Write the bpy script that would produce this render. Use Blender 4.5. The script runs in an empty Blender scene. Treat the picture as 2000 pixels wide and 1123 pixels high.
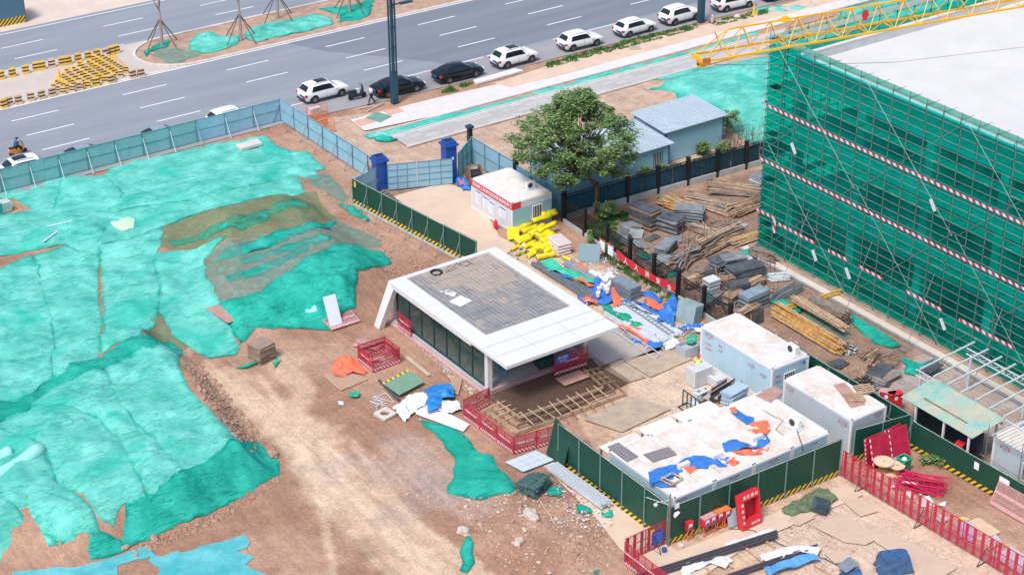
import bpy, math, random
import numpy as np
from mathutils import Vector, Matrix, noise as mnoise
from mathutils.geometry import delaunay_2d_cdt
random.seed(7)
R = math.radians
scene = bpy.context.scene
col = scene.collection
# ------------------------------------------------------------------ camera
CAM = Vector((-63.2759, -91.1061, 62.0)); FPX = 3606.43
RT = Vector((0.81984126, -0.57257195, -0.00465488)); UP = Vector((0.27179179, 0.38198602, 0.88329831)); FW = Vector((0.50397374, 0.72542956, -0.46878826))
cd = bpy.data.cameras.new('camera'); cam = bpy.data.objects.new('camera', cd); col.objects.link(cam)
m = Matrix((RT, UP, -FW)).transposed().to_4x4(); m.translation = CAM; cam.matrix_world = m
cd.sensor_width = 36; cd.lens = FPX/2000*36; cd.clip_start = 1; cd.clip_end = 1500
scene.camera = cam
# ------------------------------------------------------------------ light
SUN_EL, SUN_AZ = R(58), R(205)          # azimuth measured counter-clockwise from +X to where the sun stands
w = bpy.data.worlds.new('World'); scene.world = w; w.use_nodes = True
nt = w.node_tree; bg = nt.nodes['Background']; sky = nt.nodes.new('ShaderNodeTexSky')
sky.sky_type = 'NISHITA'; sky.sun_disc = False; sky.sun_elevation = SUN_EL; sky.sun_rotation = R(90)-SUN_AZ
sky.air_density = 1.0; sky.dust_density = 3.5; sky.ozone_density = 1.0
nt.links.new(sky.outputs[0], bg.inputs[0]); bg.inputs[1].default_value = 0.14
sd = bpy.data.lights.new('sun', 'SUN'); sun = bpy.data.objects.new('sun', sd); col.objects.link(sun)
sd.energy = 1.8; sd.angle = R(13); sd.color = (1, .95, .88)
sdir = Vector((math.cos(SUN_AZ)*math.cos(SUN_EL), math.sin(SUN_AZ)*math.cos(SUN_EL), math.sin(SUN_EL)))
sun.rotation_euler = sdir.to_track_quat('Z', 'Y').to_euler()
vs = scene.view_settings; vs.view_transform = 'Standard'; vs.look = 'None'; vs.gamma = 1; vs.use_curve_mapping = False; vs.exposure = 0.48
# ------------------------------------------------------------------ survey: a sight line through the camera station meets the plane of height z
def g(px, py, z=0.0):
    d = FW*FPX + RT*(px-1000) + UP*(561.5-py); t = (z-CAM.z)/d.z
    return Vector((CAM.x+d.x*t, CAM.y+d.y*t, z))
# ------------------------------------------------------------------ noise (vectorised)
def vnoise(x, y, seed=0):
    xi = np.floor(x).astype(np.int64); yi = np.floor(y).astype(np.int64); fx = x-xi; fy = y-yi
    fx = fx*fx*(3-2*fx); fy = fy*fy*(3-2*fy)
    def hsh(a, b):
        n = (a*374761393 + b*668265263 + seed*362437) & 0x7fffffff
        n = ((n ^ (n >> 13))*1274126177) & 0x7fffffff
        return ((n ^ (n >> 16)) & 0xffff)/65535.0
    return (hsh(xi, yi)*(1-fx)+hsh(xi+1, yi)*fx)*(1-fy)+(hsh(xi, yi+1)*(1-fx)+hsh(xi+1, yi+1)*fx)*fy
def fbm(x, y, sc, seed=0, o=4):
    s = 0; a = .5; t = 0
    for i in range(o):
        s = s+a*vnoise(x/sc*2**i+17*i, y/sc*2**i-9*i, seed+i); t += a; a *= .55
    return s/t
def inpoly(x, y, P):
    c = np.zeros(x.shape, bool); n = len(P)
    for i in range(n):
        x0, y0 = P[i]; x1, y1 = P[(i+1) % n]
        k = ((y0 > y) != (y1 > y)) & (x < (x1-x0)*(y-y0)/((y1-y0) if y1 != y0 else 1e-9)+x0); c ^= k
    return c
def distline(x, y, P, closed=True):
    d = np.full(x.shape, 1e9); n = len(P)
    for i in range(n if closed else n-1):
        x0, y0 = P[i]; x1, y1 = P[(i+1) % n]; dx, dy = x1-x0, y1-y0; L = dx*dx+dy*dy+1e-12
        t = np.clip(((x-x0)*dx+(y-y0)*dy)/L, 0, 1); d = np.minimum(d, np.hypot(x-x0-t*dx, y-y0-t*dy))
    return d
def sst(v, a, b):
    t = np.clip((v-a)/(b-a), 0, 1); return t*t*(3-2*t)
def G2(pts, z=0): return [tuple(g(a, b, z)[:2]) for a, b in pts]
MOUNDS = [(G2([(-90,1120),(0,1098),(60,1078),(180,1098),(245,1072),(400,1008),(545,928),(500,850),(425,745),(372,690),(300,650),(150,690),(0,740),(-120,800)]), 1.9, 2.6),
          (G2([(330,440),(600,372),(690,450),(800,540),(745,600),(690,640),(560,645),(450,690),(380,600)]), 1.5, 4.0),
          (G2([(-150,400),(0,430),(200,380),(420,330),(560,330),(600,400),(480,690),(300,700),(-150,900)]), .7, 5.0),
          (G2([(880,960),(1000,900),(1060,1000),(1200,1040),(1180,1123),(1000,1150),(900,1060)]), .5, 2.0),
          (G2([(1240,160),(1500,105),(1900,60),(1900,300),(1500,330),(1400,240),(1330,215)]), .5, 3.0)]
FLAT = []   # polygons (world) where made ground keeps the soil level
def H(x, y):
    x = np.asarray(x, float); y = np.asarray(y, float)
    h = np.zeros(x.shape)
    for P, hh, W in MOUNDS:
        d = np.where(inpoly(x, y, P), distline(x, y, P), 0)
        h = h+hh*sst(d, 0, W)*(.72+.56*fbm(x, y, 4.0, 5, 2))
    soft = sst(h, .02, .5)
    h = h+soft*.5*(fbm(x, y, 2.6, 9, 3)-.5)+.07*(fbm(x, y, 1.3, 3, 3)-.5)
    return h-.05
def h1(x, y): return float(H(np.array([x]), np.array([y]))[0])
def gt(px, py):
    z = 0.0
    for _ in range(14):
        p = g(px, py, z); z = .5*z+.5*h1(p.x, p.y)
    return Vector((p.x, p.y, z))
# ------------------------------------------------------------------ materials
MATS = {}
def nd(nt, t, **k):
    n = nt.nodes.new(t)
    for a, b in k.items(): setattr(n, a, b)
    return n
def M(name, c, rough=.65, var=.12, sc=2.0, bump=0.0, bsc=None, metal=0.0, c2=None, k2=.5, detail=6, alpha=None, emit=None, stretch=None, trans=0.0, dirt=0, dc=(.42,.32,.23), spec=.5):
    """procedural surface: base colour with two scales of mottling, optional second colour, dust blotches and relief"""
    if name in MATS: return MATS[name]
    m = bpy.data.materials.new(name); m.use_nodes = True; nt = m.node_tree; L = nt.links
    b = nt.nodes['Principled BSDF']; b.inputs['Roughness'].default_value = rough; b.inputs['Metallic'].default_value = metal
    b.inputs['Specular IOR Level'].default_value = spec
    geo = nd(nt, 'ShaderNodeNewGeometry'); vec = geo.outputs['Position']
    if stretch:
        mp = nd(nt, 'ShaderNodeMapping'); mp.inputs['Scale'].default_value = stretch; L.new(vec, mp.inputs[0]); vec = mp.outputs[0]
    n1 = nd(nt, 'ShaderNodeTexNoise'); n1.inputs['Scale'].default_value = sc; n1.inputs['Detail'].default_value = detail; n1.inputs['Roughness'].default_value = .65; L.new(vec, n1.inputs['Vector'])
    mx = nd(nt, 'ShaderNodeMix', data_type='RGBA'); rp = nd(nt, 'ShaderNodeMapRange'); rp.inputs[1].default_value = .3; rp.inputs[2].default_value = .7; L.new(n1.outputs[0], rp.inputs[0])
    L.new(rp.outputs[0], mx.inputs[0])
    ca = tuple(v*(1-var) for v in c); cb = tuple(min(1, v*(1+var)) for v in c)
    if c2: ca, cb = c, c2
    mx.inputs[6].default_value = (*ca, 1); mx.inputs[7].default_value = (*cb, 1); out = mx.outputs[2]
    if dirt:
        n2 = nd(nt, 'ShaderNodeTexNoise'); n2.inputs['Scale'].default_value = .9; n2.inputs['Detail'].default_value = 8; n2.inputs['Roughness'].default_value = .7; L.new(geo.outputs['Position'], n2.inputs['Vector'])
        r2 = nd(nt, 'ShaderNodeMapRange'); r2.inputs[1].default_value = .62-dirt*.25; r2.inputs[2].default_value = .78-dirt*.1; r2.inputs[4].default_value = min(1, .5+dirt*.4); L.new(n2.outputs[0], r2.inputs[0])
        m2 = nd(nt, 'ShaderNodeMix', data_type='RGBA'); L.new(r2.outputs[0], m2.inputs[0]); L.new(out, m2.inputs[6]); m2.inputs[7].default_value = (*dc, 1); out = m2.outputs[2]
    L.new(out, b.inputs['Base Color'])
    if bump:
        nb = nd(nt, 'ShaderNodeTexNoise'); nb.inputs['Scale'].default_value = bsc or sc*4; nb.inputs['Detail'].default_value = 5; L.new(vec, nb.inputs['Vector'])
        bp = nd(nt, 'ShaderNodeBump'); bp.inputs['Strength'].default_value = min(1, bump); bp.inputs['Distance'].default_value = .06*bump; L.new(nb.outputs[0], bp.inputs['Height']); L.new(bp.outputs[0], b.inputs['Normal'])
    if trans: b.inputs['Transmission Weight'].default_value = trans
    if emit: b.inputs['Emission Color'].default_value = (*emit, 1); b.inputs['Emission Strength'].default_value = 1
    if alpha is not None:
        b.inputs['Alpha'].default_value = alpha
    MATS[name] = m; return m
def netmat(name, ca, cb, lo, hi, sc=.55, fine=(9, 9, 9), crease=None, tint=(1, 1, 1)):
    """woven dust net: colour mottles between two tones, the weave lets part of what lies behind show through"""
    m = bpy.data.materials.new(name); m.use_nodes = True; nt = m.node_tree; L = nt.links; nt.nodes.remove(nt.nodes['Principled BSDF']); out = nt.nodes['Material Output']
    geo = nd(nt, 'ShaderNodeNewGeometry')
    n1 = nd(nt, 'ShaderNodeTexNoise'); n1.inputs['Scale'].default_value = sc; n1.inputs['Detail'].default_value = 9; n1.inputs['Roughness'].default_value = .62; L.new(geo.outputs['Position'], n1.inputs['Vector'])
    mp = nd(nt, 'ShaderNodeMapping'); mp.inputs['Scale'].default_value = fine; mp.inputs['Rotation'].default_value = (0, 0, .5); L.new(geo.outputs['Position'], mp.inputs[0])
    n2 = nd(nt, 'ShaderNodeTexNoise'); n2.inputs['Scale'].default_value = 1; n2.inputs['Detail'].default_value = 4; L.new(mp.outputs[0], n2.inputs['Vector'])
    ad = nd(nt, 'ShaderNodeMath', operation='ADD'); ml = nd(nt, 'ShaderNodeMath', operation='MULTIPLY'); ml.inputs[1].default_value = .38; L.new(n2.outputs[0], ml.inputs[0]); L.new(n1.outputs[0], ad.inputs[0]); L.new(ml.outputs[0], ad.inputs[1])
    mr = nd(nt, 'ShaderNodeMapRange'); mr.inputs[1].default_value = .5; mr.inputs[2].default_value = .86; L.new(ad.outputs[0], mr.inputs[0])
    mx = nd(nt, 'ShaderNodeMix', data_type='RGBA'); mx.inputs[6].default_value = (*ca, 1); mx.inputs[7].default_value = (*cb, 1); L.new(mr.outputs[0], mx.inputs[0])
    cc_ = mx.outputs[2]; hgt = ad.outputs[0]
    if crease:
        # folds where the net lies double: narrow, denser coloured lines
        for k, (rz_, sx_, th_) in enumerate(((.45, (.16, 1.0, 1), .010), (1.75, (.2, 1.3, 1), .008))):
            m3 = nd(nt, 'ShaderNodeMapping'); m3.inputs['Rotation'].default_value = (0, 0, rz_); m3.inputs['Scale'].default_value = sx_; m3.inputs['Location'].default_value = (7*k, 3, 0); L.new(geo.outputs['Position'], m3.inputs[0])
            n3 = nd(nt, 'ShaderNodeTexNoise'); n3.inputs['Scale'].default_value = .55; n3.inputs['Detail'].default_value = 4; n3.inputs['Roughness'].default_value = .6; L.new(m3.outputs[0], n3.inputs['Vector'])
            a1 = nd(nt, 'ShaderNodeMath', operation='SUBTRACT'); L.new(n3.outputs[0], a1.inputs[0]); a1.inputs[1].default_value = .5; a2 = nd(nt, 'ShaderNodeMath', operation='ABSOLUTE'); L.new(a1.outputs[0], a2.inputs[0])
            a3 = nd(nt, 'ShaderNodeMapRange'); a3.inputs[1].default_value = 0; a3.inputs[2].default_value = th_; a3.inputs[3].default_value = (.6, .5)[k]; a3.inputs[4].default_value = 0; L.new(a2.outputs[0], a3.inputs[0])
            m4 = nd(nt, 'ShaderNodeMix', data_type='RGBA'); L.new(a3.outputs[0], m4.inputs[0]); L.new(cc_, m4.inputs[6]); m4.inputs[7].default_value = (*crease, 1); cc_ = m4.outputs[2]
            h2 = nd(nt, 'ShaderNodeMath', operation='MULTIPLY_ADD'); L.new(a3.outputs[0], h2.inputs[0]); h2.inputs[1].default_value = .8; L.new(hgt, h2.inputs[2]); hgt = h2.outputs[0]
    if crease:
        # patches where two layers overlap read deeper and more saturated
        n6 = nd(nt, 'ShaderNodeTexNoise'); n6.inputs['Scale'].default_value = .22; n6.inputs['Detail'].default_value = 5; n6.inputs['Distortion'].default_value = .6; L.new(geo.outputs['Position'], n6.inputs['Vector'])
        r6 = nd(nt, 'ShaderNodeMapRange'); r6.inputs[1].default_value = .56; r6.inputs[2].default_value = .66; r6.inputs[4].default_value = .65; L.new(n6.outputs[0], r6.inputs[0])
        m6 = nd(nt, 'ShaderNodeMix', data_type='RGBA'); L.new(r6.outputs[0], m6.inputs[0]); L.new(cc_, m6.inputs[6]); m6.inputs[7].default_value = (.02, ca[1]*1.02, ca[2]*.98, 1); cc_ = m6.outputs[2]
        hm = nd(nt, 'ShaderNodeAttribute', attribute_name='hem'); m5 = nd(nt, 'ShaderNodeMix', data_type='RGBA'); L.new(hm.outputs['Fac'], m5.inputs[0]); L.new(cc_, m5.inputs[6]); m5.inputs[7].default_value = (*crease, 1); cc_ = m5.outputs[2]
    bp = nd(nt, 'ShaderNodeBump'); bp.inputs['Strength'].default_value = .6; bp.inputs['Distance'].default_value = .06; L.new(hgt, bp.inputs['Height'])
    df = nd(nt, 'ShaderNodeBsdfDiffuse'); tl = nd(nt, 'ShaderNodeBsdfTranslucent'); tr = nd(nt, 'ShaderNodeBsdfTransparent')
    tr.inputs[0].default_value = (*tint, 1)
    for q in (df, tl): L.new(cc_, q.inputs[0]); L.new(bp.outputs[0], q.inputs['Normal'])
    m1 = nd(nt, 'ShaderNodeMixShader'); m1.inputs[0].default_value = .25; L.new(df.outputs[0], m1.inputs[1]); L.new(tl.outputs[0], m1.inputs[2])
    m2 = nd(nt, 'ShaderNodeMixShader'); mo = nd(nt, 'ShaderNodeMapRange'); mo.inputs[1].default_value = .42; mo.inputs[2].default_value = .95; mo.inputs[3].default_value = lo; mo.inputs[4].default_value = hi; L.new(ad.outputs[0], mo.inputs[0])
    L.new(mo.outputs[0], m2.inputs[0]); L.new(tr.outputs[0], m2.inputs[1]); L.new(m1.outputs[0], m2.inputs[2]); L.new(m2.outputs[0], out.inputs[0])
    MATS[name] = m; return m
net_lt = netmat('net_turquoise', (.085,.56,.47), (.25,.79,.71), .86, 1.0, fine=(2.2, 14, 6), crease=(.01,.40,.31))
net_dk = netmat('net_deep_green', (.01,.40,.31), (.06,.60,.49), .85, 1.0, fine=(2.2, 14, 6), crease=(.0,.24,.18))
net_thin = netmat('net_threadbare', (.07,.26,.12), (.20,.42,.24), .12, .72, sc=1.6, fine=(3, 14, 6))
net_grey = netmat('net_dusty_grey_green', (.10,.33,.28), (.22,.46,.42), .2, .75, sc=1.6, fine=(3, 14, 6))
net_cyan = netmat('net_cyan', (.06,.52,.60), (.22,.68,.74), .82, 1.0)
net_scaf = netmat('net_scaffold', (.0,.22,.17), (.006,.40,.32), .16, .44, sc=.35, fine=(4, 4, .25), tint=(.07,.90,.79))
net_scaf2 = netmat('net_scaffold_thin', (.0,.42,.32), (.03,.6,.46), .10, .34, sc=.5, fine=(4, 4, .25), tint=(.62,.97,.90))
white_paint = M('white_paint', (.72,.73,.75), .45, .04, 1.5)
steel_white = M('galvanised_white', (.62,.68,.74), .4, .10, 3, metal=.1)
galv = M('galvanised_tube', (.33,.38,.42), .45, .2, 4, metal=.5)
darkmetal = M('dark_steel', (.045,.05,.06), .5, .3, 4, metal=.3)
black = M('black_paint', (.012,.014,.018), .5, .2, 4)
rubber = M('rubber', (.03,.03,.032), .85, .3, 5)
glass_dk = M('dark_glass', (.015,.02,.028), .08, .1, 1)
lampmetal = M('teal_blue_lacquer', (.012,.06,.10), .4, .15, 2)
yellow = M('yellow_paint', (.85,.47,.02), .5, .12, 5, dirt=.15, dc=(.5,.3,.1))
redp = M('red_paint', (.62,.03,.045), .45, .15, 4)
redmesh = M('crimson_lacquer', (.45,.022,.06), .5, .18, 4, dirt=.12, dc=(.45,.25,.22))
orange = M('orange_paint', (.80,.20,.06), .5, .15, 4)
tarp_o = M('orange_tarp', (.70,.13,.07), .6, .22, 3, bump=.9, bsc=5, c2=(.86,.20,.10))
tarp_b = M('blue_tarp', (.02,.15,.48), .5, .4, 3, bump=.9, bsc=5, c2=(.05,.20,.60))
tarp_b2 = M('light_blue_tarp', (.10,.33,.68), .5, .25, 3, bump=.5, bsc=7, stretch=(1,4,1))
tarp_nb = M('navy_tarp', (.04,.11,.24), .5, .35, 3, bump=.6, bsc=7)
tarp_g = M('green_tarp', (.02,.36,.20), .55, .3, 3, bump=.6, bsc=9)
tarp_k = M('khaki_tarp', (.12,.17,.095), .7, .3, 3, bump=.7, bsc=8)
tarp_w = M('white_plastic', (.72,.75,.82), .4, .2, 5, bump=.8, bsc=12)
tarp_y = M('yellow_wrap', (.80,.66,.02), .35, .25, 4, bump=.5, bsc=9)
hoard_g = M('hedge_print_green', (.004,.062,.04), .55, .45, 9, bump=.0)
hoard_b = M('hoarding_blue', (.26,.47,.60), .5, .10, .8, dirt=.08, dc=(.45,.42,.38))
hoard_t = M('hoarding_teal', (.20,.42,.45), .5, .12, .8, dirt=.08, dc=(.4,.42,.36))
hoard_f = M('hoarding_rail', (.10,.24,.32), .5, .1, 2)
pillar_b = M('pillar_blue', (.012,.085,.36), .45, .15, 1.5, dirt=.05)
wood = M('weathered_plank', (.27,.185,.125), .8, .45, 3, bump=.3, bsc=20)
wood2 = M('pale_plank', (.47,.34,.235), .8, .35, 3, bump=.3, bsc=20)
wood3 = M('grey_plank', (.24,.21,.20), .85, .4, 3, bump=.3, bsc=20)
woody = M('yellow_batten', (.55,.32,.09), .75, .4, 3, bump=.2, bsc=20)
ply = M('plywood_sheet', (.40,.29,.21), .8, .2, 2, dirt=.4, dc=(.5,.4,.3))
plyp = M('pinkish_plywood', (.42,.25,.21), .75, .2, 2, dirt=.2)
formply = M('black_form_panel', (.075,.085,.10), .45, .45, 2, dirt=.35, dc=(.2,.21,.23))
formgrey = M('grey_form_panel', (.22,.245,.27), .5, .3, 2, dirt=.3, dc=(.3,.29,.28))
steelplate = M('worn_steel_plate', (.33,.27,.23), .6, .25, 1.2, c2=(.52,.40,.29), dirt=.35, dc=(.55,.41,.29))
conc = M('concrete', (.56,.53,.50), .85, .10, 1.2, bump=.2, bsc=12)
concd = M('dusty_concrete', (.60,.47,.37), .9, .10, .5, bump=.15, bsc=10, dirt=.2, dc=(.66,.52,.40))
concg = M('grey_concrete', (.42,.43,.45), .85, .15, 1, bump=.2, bsc=12)
bark = M('bark', (.12,.085,.065), .9, .35, 5, bump=.5)
barkg = M('pale_bark', (.36,.29,.26), .9, .25, 5, bump=.4)
propw = M('prop_pole', (.12,.075,.06), .8, .2, 5)
cont_w = M('container_white', (.74,.76,.78), .45, .03, 1, dirt=.04)
cont_b = M('container_pale_blue', (.42,.60,.72), .45, .06, 1, dirt=.05, dc=(.4,.4,.4))
cont_g = M('container_pale_grey', (.46,.52,.57), .45, .06, 1, dirt=.05, dc=(.4,.4,.4))
cont_r = M('container_roof_dusty', (.70,.70,.70), .6, .05, 1, dirt=.85, dc=(.56,.43,.32))
roofgrey = M('ribbed_roof_grey', (.34,.43,.50), .45, .10, 1.2, stretch=(1,.3,1))
roofteal = M('turquoise_sheet_rusted', (.13,.46,.44), .6, .25, 2, dirt=1.3, dc=(.52,.43,.32))
brickm = M('brick_red', (.42,.17,.10), .9, .25, 5)
leaf1 = M('leaf_green', (.095,.18,.055), .55, .45, 1.2)
leaf2 = M('leaf_light', (.21,.31,.11), .55, .35, 1.5)
grass_m = M('grass_blades', (.05,.17,.03), .7, .5, 2)
letter_w = M('lettering_white', (.85,.85,.85), .5, .02)
letter_r = M('lettering_red', (.65,.03,.10), .5, .05)
letter_c = M('lettering_cyan', (.05,.40,.42), .5, .05)
letter_b = M('lettering_blue', (.03,.10,.40), .5, .05)
blue_sign = M('blue_sign', (.02,.12,.50), .4, .05)
plate_blue = M('plate_blue', (.02,.10,.55), .4, .05)
paper = M('paper', (.78,.80,.86), .6, .06, 6)
skin = M('skin', (.42,.24,.17), .6, .05); clothw = M('shirt_white', (.70,.72,.78), .8, .05); clothk = M('trousers_dark', (.02,.02,.025), .8, .1)
clothb = M('jacket_blue', (.03,.10,.22), .8, .15); hiviz = M('hi_viz', (.55,.85,.06), .6, .05); hair = M('hair_dark', (.01,.01,.01), .7, .1)
def stripes(name, a, b, axis, period, slant=1.0, frac=.5, rough=.5, off=0.):
    """painted diagonal bars, in world metres"""
    m = bpy.data.materials.new(name); m.use_nodes = True; nt = m.node_tree; L = nt.links; bs = nt.nodes['Principled BSDF']; bs.inputs['Roughness'].default_value = rough
    geo = nd(nt, 'ShaderNodeNewGeometry'); sp = nd(nt, 'ShaderNodeSeparateXYZ'); L.new(geo.outputs['Position'], sp.inputs[0])
    s = nd(nt, 'ShaderNodeMath', operation='MULTIPLY_ADD'); L.new(sp.outputs[2], s.inputs[0]); s.inputs[1].default_value = slant; L.new(sp.outputs[axis], s.inputs[2])
    d = nd(nt, 'ShaderNodeMath', operation='MULTIPLY_ADD'); L.new(s.outputs[0], d.inputs[0]); d.inputs[1].default_value = 1/period; d.inputs[2].default_value = 100+off
    f = nd(nt, 'ShaderNodeMath', operation='FRACT'); L.new(d.outputs[0], f.inputs[0])
    c = nd(nt, 'ShaderNodeMath', operation='GREATER_THAN'); L.new(f.outputs[0], c.inputs[0]); c.inputs[1].default_value = frac
    mx = nd(nt, 'ShaderNodeMix', data_type='RGBA'); L.new(c.outputs[0], mx.inputs[0]); mx.inputs[6].default_value = (*a, 1); mx.inputs[7].default_value = (*b, 1); L.new(mx.outputs[2], bs.inputs['Base Color'])
    MATS[name] = m; return m
YB_Y = stripes('hazard_stripe_y', (.72,.50,.03), (.03,.035,.03), 1, .42, 1.0); YB_X = stripes('hazard_stripe_x', (.72,.50,.03), (.03,.035,.03), 0, .42, -1.0)
RW_Y = stripes('tape_red_white_y', (.48,.02,.07), (.66,.66,.70), 1, .56, -.8); RW_X = stripes('tape_red_white_x', (.48,.02,.07), (.66,.66,.70), 0, .56, .8)
RWs_Y = stripes('toe_red_white_y', (.50,.02,.07), (.70,.62,.66), 1, .24, -1.0); RWs_X = stripes('toe_red_white_x', (.50,.02,.07), (.70,.62,.66), 0, .24, 1.0)
# ------------------------------------------------------------------ objects
def tag(o, label=None, cat=None, group=None, kind=None):
    if label: o['label'] = label
    if cat: o['category'] = cat
    if group: o['group'] = group
    if kind: o['kind'] = kind
    return o
def thing(name, label, cat, loc=(0,0,0), rz=0, group=None):
    o = bpy.data.objects.new(name, None); o.empty_display_size = .2; col.objects.link(o); o.location = loc; o.rotation_euler = (0,0,rz)
    return tag(o, label, cat, group)
def onode(name, me, parent=None, loc=None):
    o = bpy.data.objects.new(name, me); col.objects.link(o)
    if parent: o.parent = parent
    if loc is not None: o.location = loc
    return o
def copy_tree(o, parent=None):
    c = o.copy(); col.objects.link(c)
    if parent: c.parent = parent
    for ch in list(o.children): copy_tree(ch, c)
    return c
def put(proto, loc, rz=0, label=None, first=[]):
    c = copy_tree(proto); c.location = loc; c.rotation_euler = (0,0,rz)
    if label: c['label'] = label
    return c
class MB:
    def __init__(s): s.v = []; s.f = []; s.m = []; s.k = 0
    def add(s, vs, fs):
        n = len(s.v); s.v += [tuple(a) for a in vs]; s.f += [tuple(i+n for i in f) for f in fs]; s.m += [s.k]*len(fs); return s
    def box(s, x0, y0, z0, x1, y1, z1):
        return s.add([(x0,y0,z0),(x1,y0,z0),(x1,y1,z0),(x0,y1,z0),(x0,y0,z1),(x1,y0,z1),(x1,y1,z1),(x0,y1,z1)], [(0,3,2,1),(4,5,6,7),(0,1,5,4),(1,2,6,5),(2,3,7,6),(3,0,4,7)])
    def bev(s, x0, y0, z0, x1, y1, z1, b=.03):
        """box with chamfered top edges"""
        return s.add([(x0,y0,z0),(x1,y0,z0),(x1,y1,z0),(x0,y1,z0),(x0,y0,z1-b),(x1,y0,z1-b),(x1,y1,z1-b),(x0,y1,z1-b),(x0+b,y0+b,z1),(x1-b,y0+b,z1),(x1-b,y1-b,z1),(x0+b,y1-b,z1)],
            [(0,3,2,1),(8,9,10,11),(0,1,5,4),(1,2,6,5),(2,3,7,6),(3,0,4,7),(4,5,9,8),(5,6,10,9),(6,7,11,10),(7,4,8,11)])
    def beam(s, a, b, w, h=None, up=(0,0,1)):
        a = Vector(a); b = Vector(b); h = h or w; d = (b-a).normalized(); u = Vector(up)
        if abs(d.dot(u)) > .98: u = Vector((1,0,0))
        r = d.cross(u).normalized()*w/2; t = r.cross(d).normalized()*h/2
        return s.add([a-r-t,a+r-t,a+r+t,a-r+t,b-r-t,b+r-t,b+r+t,b-r+t], [(0,1,2,3),(7,6,5,4),(0,4,5,1),(1,5,6,2),(2,6,7,3),(3,7,4,0)])
    def tube(s, a, b, r, n=6, r2=None, caps=True):
        a = Vector(a); b = Vector(b); r2 = r if r2 is None else r2; d = (b-a).normalized(); u = Vector((0,0,1)) if abs(d.z) < .95 else Vector((1,0,0))
        p = d.cross(u).normalized(); q = d.cross(p); vs = []
        for c, rr in ((a, r), (b, r2)):
            for i in range(n):
                t = 2*math.pi*i/n; vs.append(c+p*rr*math.cos(t)+q*rr*math.sin(t))
        fs = [(i, (i+1) % n, n+(i+1) % n, n+i) for i in range(n)]
        if caps: fs += [tuple(range(n-1,-1,-1)), tuple(range(n,2*n))]
        return s.add(vs, fs)
    def path(s, pts, r, n=5, r2=None):
        pts = [Vector(p) for p in pts]; vs = []; N = len(pts)
        for i, c in enumerate(pts):
            d = (pts[min(i+1,N-1)]-pts[max(i-1,0)]).normalized(); u = Vector((0,0,1)) if abs(d.z) < .95 else Vector((1,0,0)); p = d.cross(u).normalized(); q = d.cross(p)
            rr = r if r2 is None else r+(r2-r)*i/(N-1)
            vs += [c+p*rr*math.cos(2*math.pi*k/n)+q*rr*math.sin(2*math.pi*k/n) for k in range(n)]
        fs = [(i*n+k, i*n+(k+1)%n, (i+1)*n+(k+1)%n, (i+1)*n+k) for i in range(N-1) for k in range(n)]+[tuple(range(n-1,-1,-1)), tuple(range((N-1)*n,N*n))]
        return s.add(vs, fs)
    def lathe(s, prof, c=(0,0,0), n=12):
        vs = []; c = Vector(c)
        for r, z in prof: vs += [(c.x+r*math.cos(2*math.pi*k/n), c.y+r*math.sin(2*math.pi*k/n), c.z+z) for k in range(n)]
        N = len(prof); fs = [(i*n+k, i*n+(k+1)%n, (i+1)*n+(k+1)%n, (i+1)*n+k) for i in range(N-1) for k in range(n)]+[tuple(range(n-1,-1,-1)), tuple(range((N-1)*n,N*n))]
        return s.add(vs, fs)
    def prism(s, pts, z0, z1):
        n = len(pts); vs = [(a, b, z0) for a, b in pts]+[(a, b, z1) for a, b in pts]
        return s.add(vs, [tuple(range(n-1,-1,-1)), tuple(range(n,2*n))]+[(i,(i+1)%n,n+(i+1)%n,n+i) for i in range(n)])
    def quad(s, *p): return s.add(p, [tuple(range(len(p)))])
    def mesh(s, name, mats, smooth=False):
        me = bpy.data.meshes.new(name); me.from_pydata(s.v, [], s.f)
        for q in (mats if isinstance(mats, (list, tuple)) else [mats]): me.materials.append(q)
        if s.m and max(s.m) > 0: me.polygons.foreach_set('material_index', s.m)
        if smooth: me.polygons.foreach_set('use_smooth', [True]*len(me.polygons))
        me.update(); return me
    def build(s, name, mats, parent=None, loc=None, smooth=False):
        return onode(name, s.mesh(name, mats, smooth), parent, loc)
def struct(o): o['kind'] = 'structure'; return o
def stuff(o): o['kind'] = 'stuff'; return o
_txt = {}
def text(name, s, size, mat, parent, loc, rot, align='CENTER'):
    """flat lettering from the built-in font, turned into a mesh"""
    k = (s, size, mat.name, align)
    if k not in _txt:
        cu = bpy.data.curves.new('t', 'FONT'); cu.body = s; cu.size = size; cu.align_x = align; cu.align_y = 'CENTER'; cu.offset = size*.012; cu.resolution_u = 3
        o = bpy.data.objects.new('t', cu); col.objects.link(o); bpy.context.view_layer.update()
        me = bpy.data.meshes.new_from_object(o.evaluated_get(bpy.context.evaluated_depsgraph_get())); bpy.data.objects.remove(o); me.materials.clear(); me.materials.append(mat); _txt[k] = me
    o = onode(name, _txt[k], parent, loc); o.rotation_euler = rot; return o
FACE_XN = (R(90), 0, R(-90))    # lettering on a wall that faces -X
FACE_YN = (R(90), 0, 0)         # lettering on a wall that faces -Y
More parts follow.
